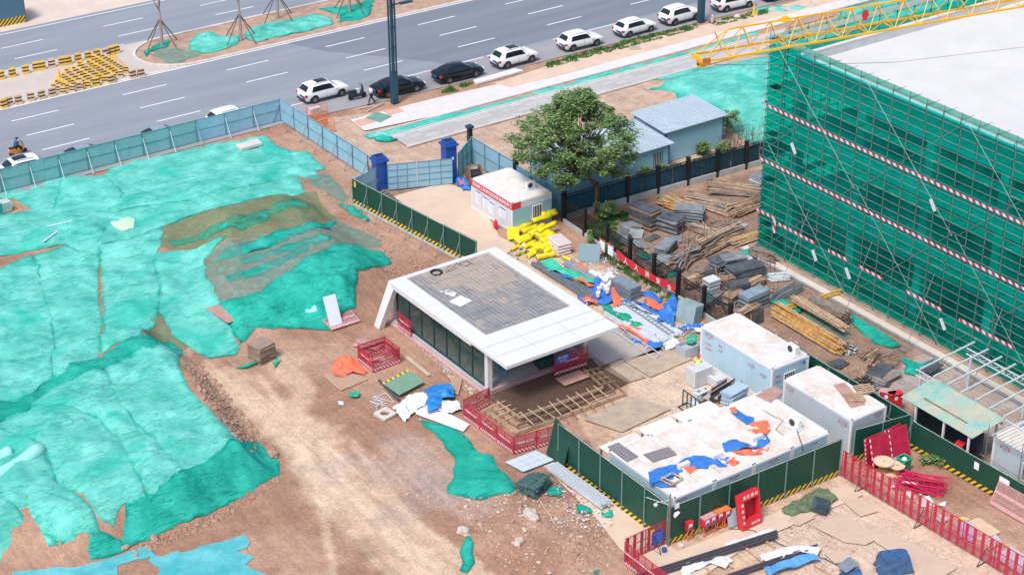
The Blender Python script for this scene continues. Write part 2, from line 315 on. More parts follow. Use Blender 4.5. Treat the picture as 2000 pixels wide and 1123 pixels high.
# ================================================================== GROUND
def cells(a, b, c, d, s): return list(np.arange(a, b, 30))+list(np.arange(b, c, s))+list(np.arange(c, d, 8.0))+[d]
xs = np.array(sorted(set(np.round(list(np.arange(-300, -60, 40))+list(np.arange(-60, -34, 3))+list(np.arange(-34, 26, .3))+list(np.arange(26, 60, 1.2))+list(np.arange(60, 120, 5))+list(np.arange(120, 421, 50)), 3))))
ys = np.array(sorted(set(np.round(list(np.arange(-300, -60, 40))+list(np.arange(-60, -42, 3))+list(np.arange(-42, 44, .3))+list(np.arange(44, 100, 3))+list(np.arange(100, 421, 40)), 3))))
X, Y = np.meshgrid(xs, ys); Z = H(X, Y)
near = (X > -40)&(X < 60)&(Y > -60)&(Y < 44)
def ln(pts): return G2(pts)
brown = np.array([.42,.27,.195]); rust = np.array([.34,.20,.14]); sand = np.array([.63,.465,.34]); grey = np.array([.42,.365,.345]); pale = np.array([.57,.45,.36])
n1 = fbm(X, Y, 5, 21); n2 = fbm(X, Y, 1.6, 33, 5); n3 = fbm(X, Y, .7, 44, 3)
Cc = brown+(rust-brown)*sst(n1, .42, .62)[..., None]
def lay(c, w): 
    global Cc; w = np.clip(w, 0, 1)[..., None]; Cc = Cc*(1-w)+c*w
tr = distline(X, Y, ln([(400,735),(500,790),(600,850),(650,950),(760,1040),(900,1160)]), False)
lay(sand, (1-sst(tr+2.2*(n2-.5), .6, 2.7))*.85)
for pl, wd in (([(430,745),(560,880),(600,950),(700,1060),(790,1150)], .28), ([(560,860),(640,870),(700,980),(820,1080),(950,1160)], .32), ([(620,850),(720,950),(800,1010),(960,1123)], .22), ([(560,860),(610,940),(640,1010)], .2)):
    d = distline(X, Y, ln(pl), False); lay(np.array([.66,.50,.36]), (1-sst(d+.5*(n3-.5), wd*.4, wd*1.8))*.6)
for k_, (ax, ay, bx_, by_, cx_, cy_) in enumerate(((440,760,560,900,760,1123),(470,770,600,900,830,1123),(540,760,660,930,900,1123),(500,730,620,850,650,1123),(600,830,640,960,820,1123),(610,830,650,960,840,1123),(560,940,640,1010,760,1123),(690,860,760,980,930,1123))):
    t_ = np.linspace(0, 1, 9); cv = [((1-q_)**2*ax+2*q_*(1-q_)*bx_+q_*q_*cx_, (1-q_)**2*ay+2*q_*(1-q_)*by_+q_*q_*cy_) for q_ in t_]; d = distline(X, Y, ln(cv), False); lay(np.array([.70,.54,.40]) if k_ % 2 else np.array([.36,.25,.185]), (1-sst(d, .1, .42))*(.5 if k_ % 2 else .42)*sst(n2, .3, .5))
d = distline(X, Y, ln([(620,920),(700,900),(800,940),(860,960),(780,1000)]), False); lay(grey, (1-sst(d+3*(n2-.5), .3, 1.8))*.35)
d = distline(X, Y, ln([(780,860),(860,940),(930,1000)]), False); lay(grey, (1-sst(d+2*(n2-.5), .3, 1.8))*.4)
d = distline(X, Y, ln([(560,700),(600,760),(560,820)]), False); lay(sand, (1-sst(d+3*(n2-.5), .3, 1.6))*.6)
# dirt around the gate road and the verge, pale and trodden
P = ln([(560,240),(760,215),(1700,20),(1900,-60),(2600,-200),(2600,60),(1500,330),(1100,330),(900,330),(760,340),(640,290)])
lay(pale, inpoly(X, Y, P)*(.55+.5*(n2-.4)))
P = ln([(1130,520),(1380,640),(1700,930),(2100,1123),(2300,1400),(1250,1300),(1250,1060),(1200,960),(1100,760)])
lay(sand, inpoly(X, Y, P)*(.45+.9*(n2-.4)))
def soft(P, wd=1.5): return sst(np.where(inpoly(X, Y, P), 1, -1)*distline(X, Y, P)+2.0*(n2-.5)+.6*(n3-.5), -wd*.4, wd*.6)
P = ln([(1140,440),(1480,330),(1580,560),(1860,720),(1800,800),(1640,740),(1400,610)]); lay(np.array([.27,.185,.145]), soft(P)*(.7+.8*(n2-.4)))
lay(np.array([.60,.47,.37]), soft(ln([(1000,470),(1080,470),(1250,560),(1390,650),(1540,770),(1500,800),(1290,880),(1180,840),(1230,770),(1120,620),(985,505)]))*.85)
lay(np.array([.62,.49,.40]), soft(ln([(1420,1040),(1560,980),(1640,935),(1700,960),(1990,1123),(2040,1200),(1600,1200),(1480,1090)]))*.7)
P = ln([(1690,760),(1800,690),(1900,720),(2100,860),(2000,900),(1800,800)]); lay(np.array([.42,.40,.40]), inpoly(X, Y, P)*(.5+.9*(n2-.3)))
V = np.stack([X, Y, Z], -1).reshape(-1, 3); nx, ny = len(xs), len(ys)
idx = np.arange(nx*ny).reshape(ny, nx); F = np.stack([idx[:-1,:-1], idx[:-1,1:], idx[1:,1:], idx[1:,:-1]], -1).reshape(-1, 4)
me = bpy.data.meshes.new('ground'); me.from_pydata(V.tolist(), [], F.tolist()); at = me.color_attributes.new('soil', 'FLOAT_COLOR', 'POINT')
at.data.foreach_set('color', np.concatenate([np.clip(Cc, 0, 1).reshape(-1, 3), np.ones((nx*ny, 1))], 1).ravel()); me.polygons.foreach_set('use_smooth', [True]*len(me.polygons))
mt = bpy.data.materials.new('soil'); mt.use_nodes = True; nt = mt.node_tree; L = nt.links; b = nt.nodes['Principled BSDF']; b.inputs['Roughness'].default_value = .95; b.inputs['Specular IOR Level'].default_value = .15
va = nd(nt, 'ShaderNodeVertexColor', layer_name='soil'); geo = nd(nt, 'ShaderNodeNewGeometry')
def nz(s, dt, ro, vec=None, sx=None):
    q = nd(nt, 'ShaderNodeTexNoise'); q.inputs['Scale'].default_value = s; q.inputs['Detail'].default_value = dt; q.inputs['Roughness'].default_value = ro
    if sx: mp = nd(nt, 'ShaderNodeMapping'); mp.inputs['Scale'].default_value = sx; pass; L.new(geo.outputs['Position'], mp.inputs[0]); L.new(mp.outputs[0], q.inputs['Vector'])
    else: L.new(geo.outputs['Position'], q.inputs['Vector'])
    return q.outputs[0]
def mr(v, a, b_, c, d_):
    q = nd(nt, 'ShaderNodeMapRange'); L.new(v, q.inputs[0]); q.inputs[1].default_value = a; q.inputs[2].default_value = b_; q.inputs[3].default_value = c; q.inputs[4].default_value = d_; return q.outputs[0]
def mulc(c, f):
    q = nd(nt, 'ShaderNodeMix', data_type='RGBA', blend_type='MULTIPLY'); q.inputs[0].default_value = 1; L.new(c, q.inputs[6]); L.new(f, q.inputs[7]); return q.outputs[2]
c = mulc(va.outputs[0], mr(nz(.8, 8, .7), .3, .7, .78, 1.2)); fine = nz(6, 8, .75); c = mulc(c, mr(fine, .3, .7, .72, 1.25))
st = nz(1, 5, .6, sx=(3.0, .16, 1)); c = mulc(c, mr(st, .35, .65, .9, 1.09))
vo = nd(nt, 'ShaderNodeTexVoronoi'); vo.inputs['Scale'].default_value = 3.2; L.new(geo.outputs['Position'], vo.inputs['Vector'])
peb = mr(vo.outputs[0], .08, .16, 1, 0); mk = mr(nz(.35, 3, .6), .45, .6, 0, .8)
mm = nd(nt, 'ShaderNodeMath', operation='MULTIPLY'); L.new(peb, mm.inputs[0]); L.new(mk, mm.inputs[1])
mx = nd(nt, 'ShaderNodeMix', data_type='RGBA'); L.new(mm.outputs[0], mx.inputs[0]); L.new(c, mx.inputs[6]); mx.inputs[7].default_value = (.62,.52,.44,1); L.new(mx.outputs[2], b.inputs['Base Color'])
bp = nd(nt, 'ShaderNodeBump'); bp.inputs['Strength'].default_value = .9; bp.inputs['Distance'].default_value = .12; ad = nd(nt, 'ShaderNodeMath', operation='ADD'); L.new(nz(2.2, 9, .7), ad.inputs[0]); L.new(mm.outputs[0], ad.inputs[1]); L.new(ad.outputs[0], bp.inputs['Height']); L.new(bp.outputs[0], b.inputs['Normal'])
me.materials.append(mt); me.update(); struct(onode('ground', me))

# ---- roads: flat sheets 4 mm and more above each other
asph = M('asphalt', (.20,.232,.28), .85, .08, .4, c2=(.265,.295,.34), bump=.15, bsc=20, stretch=(.12, 1.3, 1), dirt=.12, dc=(.32,.31,.31))
asphd = M('asphalt_newer', (.145,.172,.215), .85, .08, .4, c2=(.20,.228,.27), bump=.15, bsc=20, stretch=(.12, 1.3, 1), dirt=.08, dc=(.26,.26,.27))
dustroad = M('dusty_asphalt', (.33,.31,.32), .9, .12, .6, c2=(.25,.27,.31), stretch=(.3, 1.2, 1))
def sheet(name, poly, z, mat, dz=0): 
    o = MB().add([(x, y, z) for x, y in poly], [tuple(range(len(poly)))]).build(name, mat); return struct(o)
def rect(x0, y0, x1, y1): return [(x0,y0),(x1,y0),(x1,y1),(x0,y1)]
Rr = 300
sheet('road', rect(-120, 43.9, Rr, 58.05), .012, asph)
o = sheet('road', rect(-120, 66.6, Rr, 76.9), .012, asph)
sheet('road_shoulder', rect(-120, 41.2, Rr, 43.9), .010, dustroad)
sheet('road_shoulder', [(-120,40.6),(6,40.9),(14,40.2),(22,39.9),(34,39.9),(60,39.4),(300,38.5),(300,41.2),(-120,41.2)], .006, dustroad)
# newer darker asphalt beyond a slanted seam
sheet('road_patch', [(14.4,57.9),(Rr,57.9),(Rr,44.3),(24,44.3),(20.3,49.2),(16.2,54)], .018, asphd)
sheet('crossing_pavement', rect(-120, 58.05, 5.2, 66.6), .014, M('bleached_concrete', (.50,.45,.42), .9, .1, .5, dirt=.3, dc=(.58,.46,.38)))
sheet('far_pavement', rect(-120, 76.9, Rr, 95), .016, M('bleached_pavement', (.60,.50,.44), .9, .1, .4, dirt=.3, dc=(.45,.36,.32)))
mk = MB(); wp = M('road_paint', (.72,.74,.77), .7, .06, 3, dirt=.3, dc=(.35,.38,.42))
def dash(x0, x1, y, w=.16): mk.box(x0, y-w/2, .022, x1, y+w/2, .026)
dash(-60, Rr, 76.2); dash(-60, 1.5, 66.8); dash(-60, Rr, 58.0); dash(-60, 1.2, 58.45)
dash(-60, Rr, 66.25) if 0 else None
for i in range(-6, 30):
    x = -10.2+i*6.25-4.1*0
    dash(-14.4+i*10.4, -10.1+i*10.4, 55.0); dash(-14.5+i*10.45, -10.2+i*10.45, 51.27)
    dash(-4.2+i*10.4, 0+i*10.4, 47.6) if i != 1 else None
    dash(-8.5+i*10.45, -4.3+i*10.45, 72.6); dash(-8.5+i*10.45, -4.3+i*10.45, 69.2)
for a, b_ in ((5.5,14),(19.1,21.6),(24.5,27.5),(27.9,32.2),(35.5,43)): dash(a, b_, 44.02)
struct(mk.build('road_marking', wp))
# ---- planted median island with rounded nose
xc, yc, rr_ = 5.3, 62.25, 4.25
def nose(r, zx=300):
    pts = [(xc+(r+.0)*1.12*math.cos(t), yc+r*math.sin(t)) for t in np.linspace(math.pi/2, 3*math.pi/2, 25)]
    return pts+[(zx, yc-r), (zx, yc+r)]
struct(MB().prism(nose(3.82), .02, .10).build('median_soil', M('median_soil', (.40,.27,.20), .95, .3, 1.2, bump=.6, bsc=5)))
k = 0
outer = nose(4.2); inner = nose(3.84)
kb = MB(); ka = nose(4.2); 
def arclen(pts, step):
    out = [pts[0]]; acc = 0
    for p, q in zip(pts, pts[1:]):
        L_ = math.dist(p, q); t = step-acc
        while t <= L_: out.append((p[0]+(q[0]-p[0])*t/L_, p[1]+(q[1]-p[1])*t/L_)); t += step
        acc = L_-(t-step)
    return out
curb = thing('kerb', 'pale concrete kerb stones round the median nose between the carriageways', 'kerb', (5, 62, 0))
km = None
path_ = [(60, yc+4.03)]+[(xc+4.03*1.12*math.cos(t), yc+4.03*math.sin(t)) for t in np.linspace(math.pi/2, 3*math.pi/2, 49)]+[(60, yc-4.03)]
pp = arclen(path_, .75)
kme = MB().bev(-.365, -.15, 0, .365, .15, .17, .025).mesh('kerb_stone', conc)
for i, (p, q) in enumerate(zip(pp, pp[1:])):
    o = onode('kerb_stone', kme, curb, ((p[0]+q[0])/2-5, (p[1]+q[1])/2-62, 0)); o.rotation_euler = (0, 0, math.atan2(q[1]-p[1], q[0]-p[0]))
kb.box(60, yc+3.88, 0, Rr, yc+4.18, .16).box(60, yc-4.18, 0, Rr, yc-3.88, .16); o = stuff(kb.build('kerb_stone', conc, curb, (-5, -62, 0))) 
struct(MB().prism([(0.2,57.9)]+[(p[0], p[1]) for p in nose(4.55)[12:25]]+[(Rr, 57.72),(Rr,57.6),(0.2,57.9)][0:2], .0, .015).build('gutter', conc)) if 0 else None
# ---- footpath side: concrete path, planting strip, paved path
pale_c = M('pale_concrete_path', (.62,.60,.60), .85, .08, 1, bump=.1, dirt=.3, dc=(.62,.50,.42))
sheet('footpath', [(9.4,35.4),(16.5,34.6),(Rr,34.45),(Rr,36.0),(46,36.2),(30,36.1),(25.2,36.2),(24.6,37.6),(18,38.1),(9.6,38.2)], .05, pale_c)
sheet('verge', [(25,36.2),(Rr,36.0),(Rr,38.5),(60,38.6),(34,38.9),(24.5,38.0)], .03, M('verge_sand', (.60,.46,.36), .95, .12, .7, bump=.3))
pb = thing('path_kerb', 'double row of pale kerb stones between the concrete path and the netted planting strip', 'kerb', (30, 34.4, 0))
kme2 = MB().bev(-.49, -.09, 0, .49, .09, .14, .02).mesh('kerb_stone', conc)
for r_, y0, xa, xb in ((0, 34.42, 10, 70), (1, 33.12, 10.5, 56), (2, 30.35, 10.5, 54)):
    for i in range(int(xb-xa)): onode('kerb_stone', kme2, pb, (xa+i+.5-30, y0-34.4, 0))
sheet('planting_strip', rect(10.2, 33.2, 62, 34.3), .03, M('strip_soil', (.38,.27,.2), .95, .2, 2))
pav = M('paving_grey', (.43,.42,.42), .85, .12, 9, detail=2)
bm_ = MB(); sheet('pavement', rect(10.6, 30.45, 56, 33.0), .05, M('paving_joint', (.30,.28,.27), .9))
tiles = thing('paved_path', 'grey block paved footpath with white edging running past the blue site offices', 'path', (10.6, 30.45, .05))
t_me = [MB().box(0, 0, 0, 1.18, .58, .012+.004*j).mesh('paving_slab', M('paving_slab_%d' % j, (.40+.03*j, .395+.03*j, .395+.03*j), .85, .14, 10, detail=2)) for j in range(3)]
for i in range(37):
    for j in range(4): onode('paving_slab', random.choice(t_me), tiles, (i*1.2+.01, .02+j*.6+.02, 0))
stuff(MB().box(0, 2.42, 0, 45, 2.54, .03).build('edging_strip', white_paint, tiles))
# ---- yard concrete by the gate, footpath along hedge print hoarding
sheet('yard_slab', G2([(765,385),(868,357),(925,375),(975,462),(1010,480),(985,500),(1110,600),(1085,640),(1010,590),(905,510),(800,430),(775,400)]), .03, concd)
sheet('path_slab', [(-8.3,-15.2),(-7.3,-15.2),(-7.2,-26.6),(5.3,-27.2),(5.3,-28.6),(-3,-28.4),(-7.5,-29.2),(-9.8,-28.2),(-9.7,-24.5),(-8.9,-21)], .035, concd)
# hedge foundation wall beside green fence
# ================================================================== NETS
def resample(P, s):
    out = []
    for i in range(len(P)):
        a = Vector(P[i]); b = Vector(P[(i+1) % len(P)]); n = max(1, int((b-a).length/s))
        for k in range(n): out.append(a+(b-a)*k/n)
    return out
def triang(P2, s, jit=0.0):
    P2 = resample(P2, s); x = np.array([p[0] for p in P2]); y = np.array([p[1] for p in P2]); Pt = list(zip(x, y))
    gx, gy = np.meshgrid(np.arange(x.min(), x.max(), s), np.arange(y.min(), y.max(), s)); gx = gx.ravel(); gy = gy.ravel()
    k = inpoly(gx, gy, Pt) & (distline(gx, gy, Pt) > s*.55); gx = gx[k]; gy = gy[k]
    pts = [Vector((a, b)) for a, b in Pt]+[Vector((a, b)) for a, b in zip(gx, gy)]; n = len(Pt)
    vv, ee, ff, *_ = delaunay_2d_cdt(pts, [], [list(range(n))], 1, 1e-5)
    return np.array([(a.x, a.y) for a in vv]), [tuple(f) for f in ff]
def ridged(x, y, ang, sc, seed, el=5.0):
    c, s = math.cos(ang), math.sin(ang); u = (x*c+y*s)/(sc*el); v = (-x*s+y*c)/sc
    w_ = fbm(u*2, v*.7, 1.0, seed+50, 2)
    return 1-np.abs(2*vnoise(u, v+2.2*w_, seed)-1)
def offset(P, d):
    A = sum(P[i][0]*P[(i+1) % len(P)][1]-P[(i+1) % len(P)][0]*P[i][1] for i in range(len(P))); s_ = 1 if A > 0 else -1; out = []
    for i in range(len(P)):
        a, b = P[i-1], P[(i+1) % len(P)]; tx_, ty_ = b[0]-a[0], b[1]-a[1]; L_ = math.hypot(tx_, ty_) or 1; out.append((P[i][0]+s_*ty_/L_*d, P[i][1]-s_*tx_/L_*d))
    return out
def drape(name, label, cat, px, mat, lift=.05, fold=.16, ang=0.6, fs=.55, seed=0, step=.24, group=None, edge=True, base=None, rough=.05, wob=.25, z=None, grow=0):
    """cloth lying on the ground: outline on the terrain, folds and lumps as relief"""
    P = [gt(a, b) if z is None else g(a, b, z) for a, b in px]; P2 = [(p.x, p.y) for p in P]
    P2 = [(p.x, p.y) for p in resample(P2, .5)]
    rn = random.Random(seed+len(px)); P2 = [(x+rn.uniform(-wob, wob)*.5, y+rn.uniform(-wob, wob)*.5) for x, y in P2]
    if grow: P2 = offset(P2, grow)
    v, f = triang(P2, step)
    x, y = v[:, 0], v[:, 1]; d = distline(x, y, P2)
    r1 = ridged(x, y, ang, fs, seed)**3; r2 = ridged(x, y, ang+1.1, fs*1.7, seed+3, 3)**4; r3 = fbm(x, y, .9, seed+5, 3)
    ef = .35+.65*sst(d, 0, .8); zz = (H(x, y) if z is None else z)+lift*ef+ef*fold*(r1*.7*sst(fbm(x, y, 3, seed+8, 2), .35, .65)+r2*.5)+rough*4*(r3-.5)*min(1, fold*5)
    if z is None: zz = np.maximum(zz, H(x, y)+.02+.015*(seed % 3))
    c = np.array([x.mean(), y.mean(), 0]); c[2] = float(np.min(zz))
    me = bpy.data.meshes.new(name); me.from_pydata([(a-c[0], b-c[1], e-c[2]) for a, b, e in zip(x, y, zz)], [], f)
    ha = me.attributes.new('hem', 'FLOAT', 'POINT'); ha.data.foreach_set('value', (.95*(1-sst(d+.12*(r3-.5), .02, .16))*(.35+.65*sst(fbm(x, y, 1.5, seed+2, 2), .4, .6))).astype(np.float32))
    me.materials.append(mat); me.polygons.foreach_set('use_smooth', [True]*len(me.polygons)); me.update()
    o = onode(name, me, None, tuple(c)); return tag(o, label, cat, group)
NG = 'dust nets spread over the spoil heaps'
def nn(label, px, mat=net_lt, **k):
    k.setdefault('grow', .1 if mat in (net_lt, net_dk) else .08); k['fold'] = k.get('fold', .16)*1.15; k.setdefault('wob', .2)
    return drape('dust_net', label, 'dust net', px, mat, group=NG, **k)
nn('large turquoise net spread below the blue hoarding, top of the heap', [(-40,388),(28,372),(70,361),(120,348),(162,340),(168,357),(207,341),(220,326),(297,309),(355,296),(425,281),(470,276),(515,267),(545,290),(570,298),(597,297),(635,331),(615,335),(625,353),(580,345),(592,376),(500,394),(425,406),(375,421),(317,443),(250,468),(195,478),(192,500),(130,478),(60,490),(-40,508),(-40,430),(65,410),(30,388)], ang=.15, seed=1, fold=.14, step=.27)
nn('turquoise net overlapping the upper sheet in a long seam near the hoarding corner', [(205,395),(330,365),(460,335),(560,318),(600,330),(560,352),(430,380),(300,402),(214,418)], lift=.16, ang=.15, seed=2, fold=.12)
nn('turquoise net with a narrow end between two long seams left of the thin olive net', [(120,348),(210,345),(240,380),(215,420),(190,475),(120,470),(100,430)], lift=.14, ang=1.2, seed=3, fold=.12)
nn('turquoise net at the left picture edge above the lower heap', [(-60,560),(-20,540),(60,500),(75,520),(80,570),(100,620),(104,680),(98,735),(60,768),(-60,830)], ang=1.2, seed=11, lift=.1)
nn('turquoise net with two slits beside it, second strip from the left', [(70,500),(130,480),(192,503),(188,560),(196,640),(192,690),(150,722),(106,738),(106,650),(92,600),(78,560)], ang=1.3, seed=12)
nn('turquoise net strip between the two long slits, third from the left', [(195,480),(250,470),(317,445),(312,480),(300,505),(312,560),(305,615),(275,655),(215,680),(199,690),(204,600),(199,520)], ang=1.2, seed=13)
nn('turquoise net with a pointed tip under the pinkish board', [(300,495),(440,463),(395,510),(400,540),(418,575),(440,600),(462,680),(460,693),(410,700),(340,655),(322,622),(310,612),(316,560),(303,510)], ang=1.0, seed=14, lift=.13)
nn('deep green rumpled net beside the leaning white board and plank stack', [(430,595),(500,575),(600,505),(700,482),(745,492),(762,515),(740,520),(700,530),(690,560),(692,600),(660,622),(640,645),(560,640),(500,640),(470,670),(455,655),(440,620)], net_dk, ang=.35, seed=15, fold=.28, lift=.1)
nn('threadbare olive net with soil showing through', [(317,445),(375,421),(425,406),(500,394),(592,378),(615,375),(625,400),(655,428),(640,440),(540,455),(400,500),(395,508),(440,465),(335,487),(312,480)], net_thin, ang=.2, seed=16, fold=.1)
nn('dusty grey green net running down from the olive one', [(655,430),(700,450),(745,470),(740,482),(700,480),(600,503),(500,572),(430,592),(402,540),(400,506),(540,458),(640,440)], net_grey, ang=.2, seed=17, fold=.1)
nn('bright rumpled net ribbon dividing the olive net from the grey one', [(430,500),(520,462),(600,440),(655,432),(640,448),(560,470),(470,500),(420,512)], net_dk, ang=.3, seed=18, fold=.25, lift=.12)
for k_, P_ in enumerate(([(330,470),(400,452),(470,440),(520,425),(522,432),(470,450),(400,466),(340,480)], [(440,430),(520,412),(600,400),(602,406),(530,422),(450,438)], [(440,540),(520,515),(600,480),(604,486),(530,528),(450,552)], [(470,505),(560,480),(640,462),(642,468),(560,492),(480,515)])): nn('narrow green net ribbon caught on the threadbare nets, %s' % ['longest at the upper left edge','uppermost near the far end','lowest one above the deep green net','middle one below the bright ribbon'][k_], P_, net_dk, ang=.2, seed=140+k_, fold=.12, step=.18, wob=.4)
nn('small grey green net remnant beside the blue hoarding', [(600,345),(640,340),(680,385),(668,398),(640,378),(610,362)], net_grey, seed=19)
nn('narrow net remnant at the foot of the hedge print hoarding', [(660,400),(690,405),(722,430),(720,434),(690,420)], net_dk, seed=119, fold=.1)
nn('dark rumpled net seam between the upper and the lower netted heaps', [(-60,800),(60,768),(100,738),(215,686),(285,655),(330,668),(352,684),(280,700),(205,722),(110,764),(60,800),(-60,850)], net_dk, ang=.3, seed=120, fold=.2, step=.22)
nn('threadbare olive net in the hollow between the strips and the lower heap', [(292,628),(312,612),(342,655),(370,672),(356,684),(330,668),(285,655)], net_thin, ang=.3, seed=61, fold=.12)
nn('turquoise net on top of the lower heap ending above the steep bank', [(205,720),(355,683),(343,715),(380,780),(430,825),(465,850),(470,862),(432,880),(360,935),(330,890),(290,850),(235,800),(215,760)], ang=-.9+1.57, seed=21, fold=.14)
nn('turquoise net in the middle of the lower heap with diagonal folds', [(55,795),(110,760),(205,725),(235,795),(290,850),(330,890),(362,935),(330,945),(292,980),(270,930),(230,860),(190,820),(120,790)], net_lt, ang=2.5, seed=22, fold=.3, lift=.12)
nn('turquoise net hanging to a point at the foot of the lower heap', [(0,820),(60,795),(120,790),(190,815),(230,860),(270,930),(282,975),(240,980),(222,1022),(195,1010),(165,965),(115,945),(82,870),(0,838)], ang=2.3, seed=23, fold=.16)
nn('turquoise net left of the pointed one, under the pale rolled net', [(-50,840),(0,838),(80,872),(112,948),(150,968),(186,1012),(192,1042),(130,1058),(60,1030),(30,985),(-50,950)], ang=2.3, seed=24, fold=.2)
nn('deep green net band along the foot of the lower heap', [(245,975),(290,962),(330,940),(440,880),(500,862),(540,903),(542,925),(470,970),(400,1005),(350,1020),(260,1066),(240,1062),(250,1010)], net_dk, ang=.35, seed=25, fold=.3, lift=.12)
nn('turquoise net corner at the lower left picture edge', [(-60,960),(30,990),(50,1020),(110,1060),(60,1070),(20,1090),(-60,1100)], ang=.5, seed=26)
nn('crumpled net end at the bottom tip of the lower heap', [(120,1060),(190,1040),(240,1060),(245,1075),(175,1095),(140,1075)], net_dk, seed=27, fold=.2)
nn('narrow cyan net crossing the bare soil at the bottom edge', [(20,1160),(30,1118),(150,1110),(225,1090),(290,1068),(300,1085),(228,1103),(215,1160)], net_cyan, ang=.3, seed=28, fold=.15)
nn('wide cyan net with a ragged right side at the bottom edge', [(300,1088),(380,1075),(440,1058),(468,1046),(480,1058),(462,1080),(492,1092),(480,1105),(520,1120),(540,1160),(320,1160)], net_cyan, ang=.3, seed=29, fold=.08, wob=.5)
nn('bright green net tongue lying across the trodden soil below the rubbish', [(820,822),(880,835),(900,850),(935,885),(960,890),(962,902),(985,925),(1005,950),(1000,965),(980,962),(940,976),(875,960),(888,930),(888,895),(860,855)], net_dk, ang=2.4, seed=31, fold=.2)
nn('twisted green net scrap below the boulders', [(912,1045),(925,1062),(920,1082),(924,1098),(910,1120),(898,1116),(908,1098),(898,1078),(908,1062)], net_dk, seed=32, fold=.3, step=.15)
nn('turquoise net field behind the blue site offices', [(1253,175),(1290,170),(1325,150),(1375,135),(1490,113),(1640,85),(1800,120),(1800,420),(1500,300),(1440,262),(1400,215),(1350,193),(1325,196),(1320,182),(1290,176)], ang=.1, seed=33, step=.5)
nn('ragged turquoise net along the far edge of the paved path', [(1270,156),(1345,133),(1372,126),(1366,136),(1330,150),(1290,158)], seed=34, step=.4)
nn('turquoise net lying beyond the crane jib by the kerb', [(1420,112),(1500,93),(1640,62),(1640,72),(1500,105)], seed=35, step=.4)
nn('turquoise net in the planting strip beside the paved path', [(713,266),(745,256),(800,244),(900,218),(1000,194),(1200,138),(1400,86),(1478,63),(1482,68),(1400,97),(1200,148),(1010,202),(900,230),(760,268),(722,272)], ang=0, seed=36, step=.3, lift=.12, fold=.12)
nn('turquoise net along the kerb beyond the last white car', [(1476,18),(1500,14),(1660,-2),(1700,-8),(1700,2),(1660,8),(1500,30),(1478,31)], seed=37, step=.4)
nn('turquoise net in front of the scaffold top beyond the kerb', [(1640,20),(1760,-5),(1900,-30),(1900,10),(1700,50),(1640,55)], seed=38, step=.5)
MG = 'dust nets in the road median'
def mn(label, px, mat, seed): return drape('dust_net', label, 'dust net', px, mat, group=MG, z=.11, lift=.05, fold=.3, seed=seed, step=.25)
mn('green net wrapped round the foot of the first bare tree', [(281,101),(300,92),(315,82),(332,78),(330,92),(310,98),(290,104),(287,118),(283,112)], net_dk, 41)
mn('grey green net patch beside the first bare tree', [(288,104),(325,94),(360,98),(395,108),(350,124),(325,124),(305,112)], net_grey, 42)
mn('turquoise net between the first and second bare trees', [(372,78),(385,67),(410,62),(430,72),(468,70),(466,85),(440,97),(400,106),(368,98)], net_lt, 43)
mn('turquoise net from the second bare tree towards the third', [(474,68),(500,52),(570,38),(612,28),(650,38),(652,48),(600,62),(540,74),(500,84),(480,76)], net_lt, 44)
mn('crumpled green net round the fourth bare tree', [(618,18),(650,14),(690,10),(730,-2),(724,30),(700,40),(662,44),(665,30),(630,22)], net_dk, 45)
# ================================================================== HOARDINGS AND FENCES
def along(a, b): a = Vector(a); b = Vector(b); return (b-a).length, math.atan2(b.y-a.y, b.x-a.x)
def hoarding(name, label, cat, a, b, h, bay, mats, brace=0, rail=hoard_f, postm=None, group=None, z0=.0, sub=2, stripe=None, post_r=.03, postside=-1, bracemat=None, tilt=0, capm=None, wall=0):
    """sheet hoarding from a to b; local x runs along it, local -y is the side with the posts"""
    L_, ang = along(a, b); t = thing(name, label, cat, (a[0], a[1], z0), ang, group); n = max(1, round(L_/bay)); w_ = L_/n/sub
    sb = .32 if stripe else 0; cache = {}
    zb = wall
    for i in range(n*sub):
        m_ = mats[min(len(mats)-1, int(i/(n*sub)*len(mats)))]
        if m_.name not in cache:
            q = MB(); q.box(.006, -.018, zb+.04+sb, w_-.006, .018, h)
            cache[m_.name] = q.mesh('panel', m_)
        o = onode('panel', cache[m_.name], t, (i*w_, 0, 0)); o.rotation_euler = (R(random.uniform(-.8, .8)), 0, 0)
    if stripe: MB().box(0, -.022, zb+.02, L_, .02, zb+sb+.04).build('striped_skirt', stripe, t)
    if wall: MB().box(0, -.12, 0, L_, .12, wall).build('plinth', concg, t)
    pm = MB().box(-post_r, -.02-2*post_r if postside < 0 else .02, 0, post_r, -.02 if postside < 0 else .02+2*post_r, h+.03).mesh('post', postm or rail)
    for i in range(n+1): onode('post', pm, t, (i*L_/n, 0, 0))
    ys = -.035 if postside < 0 else .035
    for zz in ((h*.52, .06, h-.02) if not stripe else (h-.01,)): 
        MB().box(.03, ys-.012, zz-.02, L_-.03, ys+.012, zz+.02).build('rail', capm or rail, t)
    if brace:
        bm_ = MB().beam((0, brace*.06, h*.8), (0, brace*.85, .03), .045).beam((0, brace*.85, .0), (0, brace*.95, .06), .16, .05).mesh('brace', bracemat or galv)
        for i in range(n+1): onode('brace', bm_, t, (i*L_/n+.06, 0, 0))
    return t
hoarding('blue_hoarding', 'long grey teal sheet hoarding with white raking struts along the road', 'hoarding', (-27.8, 41.6), (-3.3, 41.6), 2.0, 2.45, [hoard_t], brace=-1, rail=M('teal_rail', (.05,.25,.25), .5, .1, 2), bracemat=steel_white)
hoarding('blue_hoarding', 'light blue end of the roadside hoarding meeting the corner near the white van', 'hoarding', (-3.3, 41.6), (4.7, 41.6), 2.0, 2.67, [hoard_b], brace=-1, bracemat=steel_white)
hoarding('blue_hoarding', 'light blue hoarding running from the road corner down towards the gate', 'hoarding', (4.71, 41.6), (4.71, 26.9), 2.05, 2.45, [hoard_b], brace=-1, sub=3)
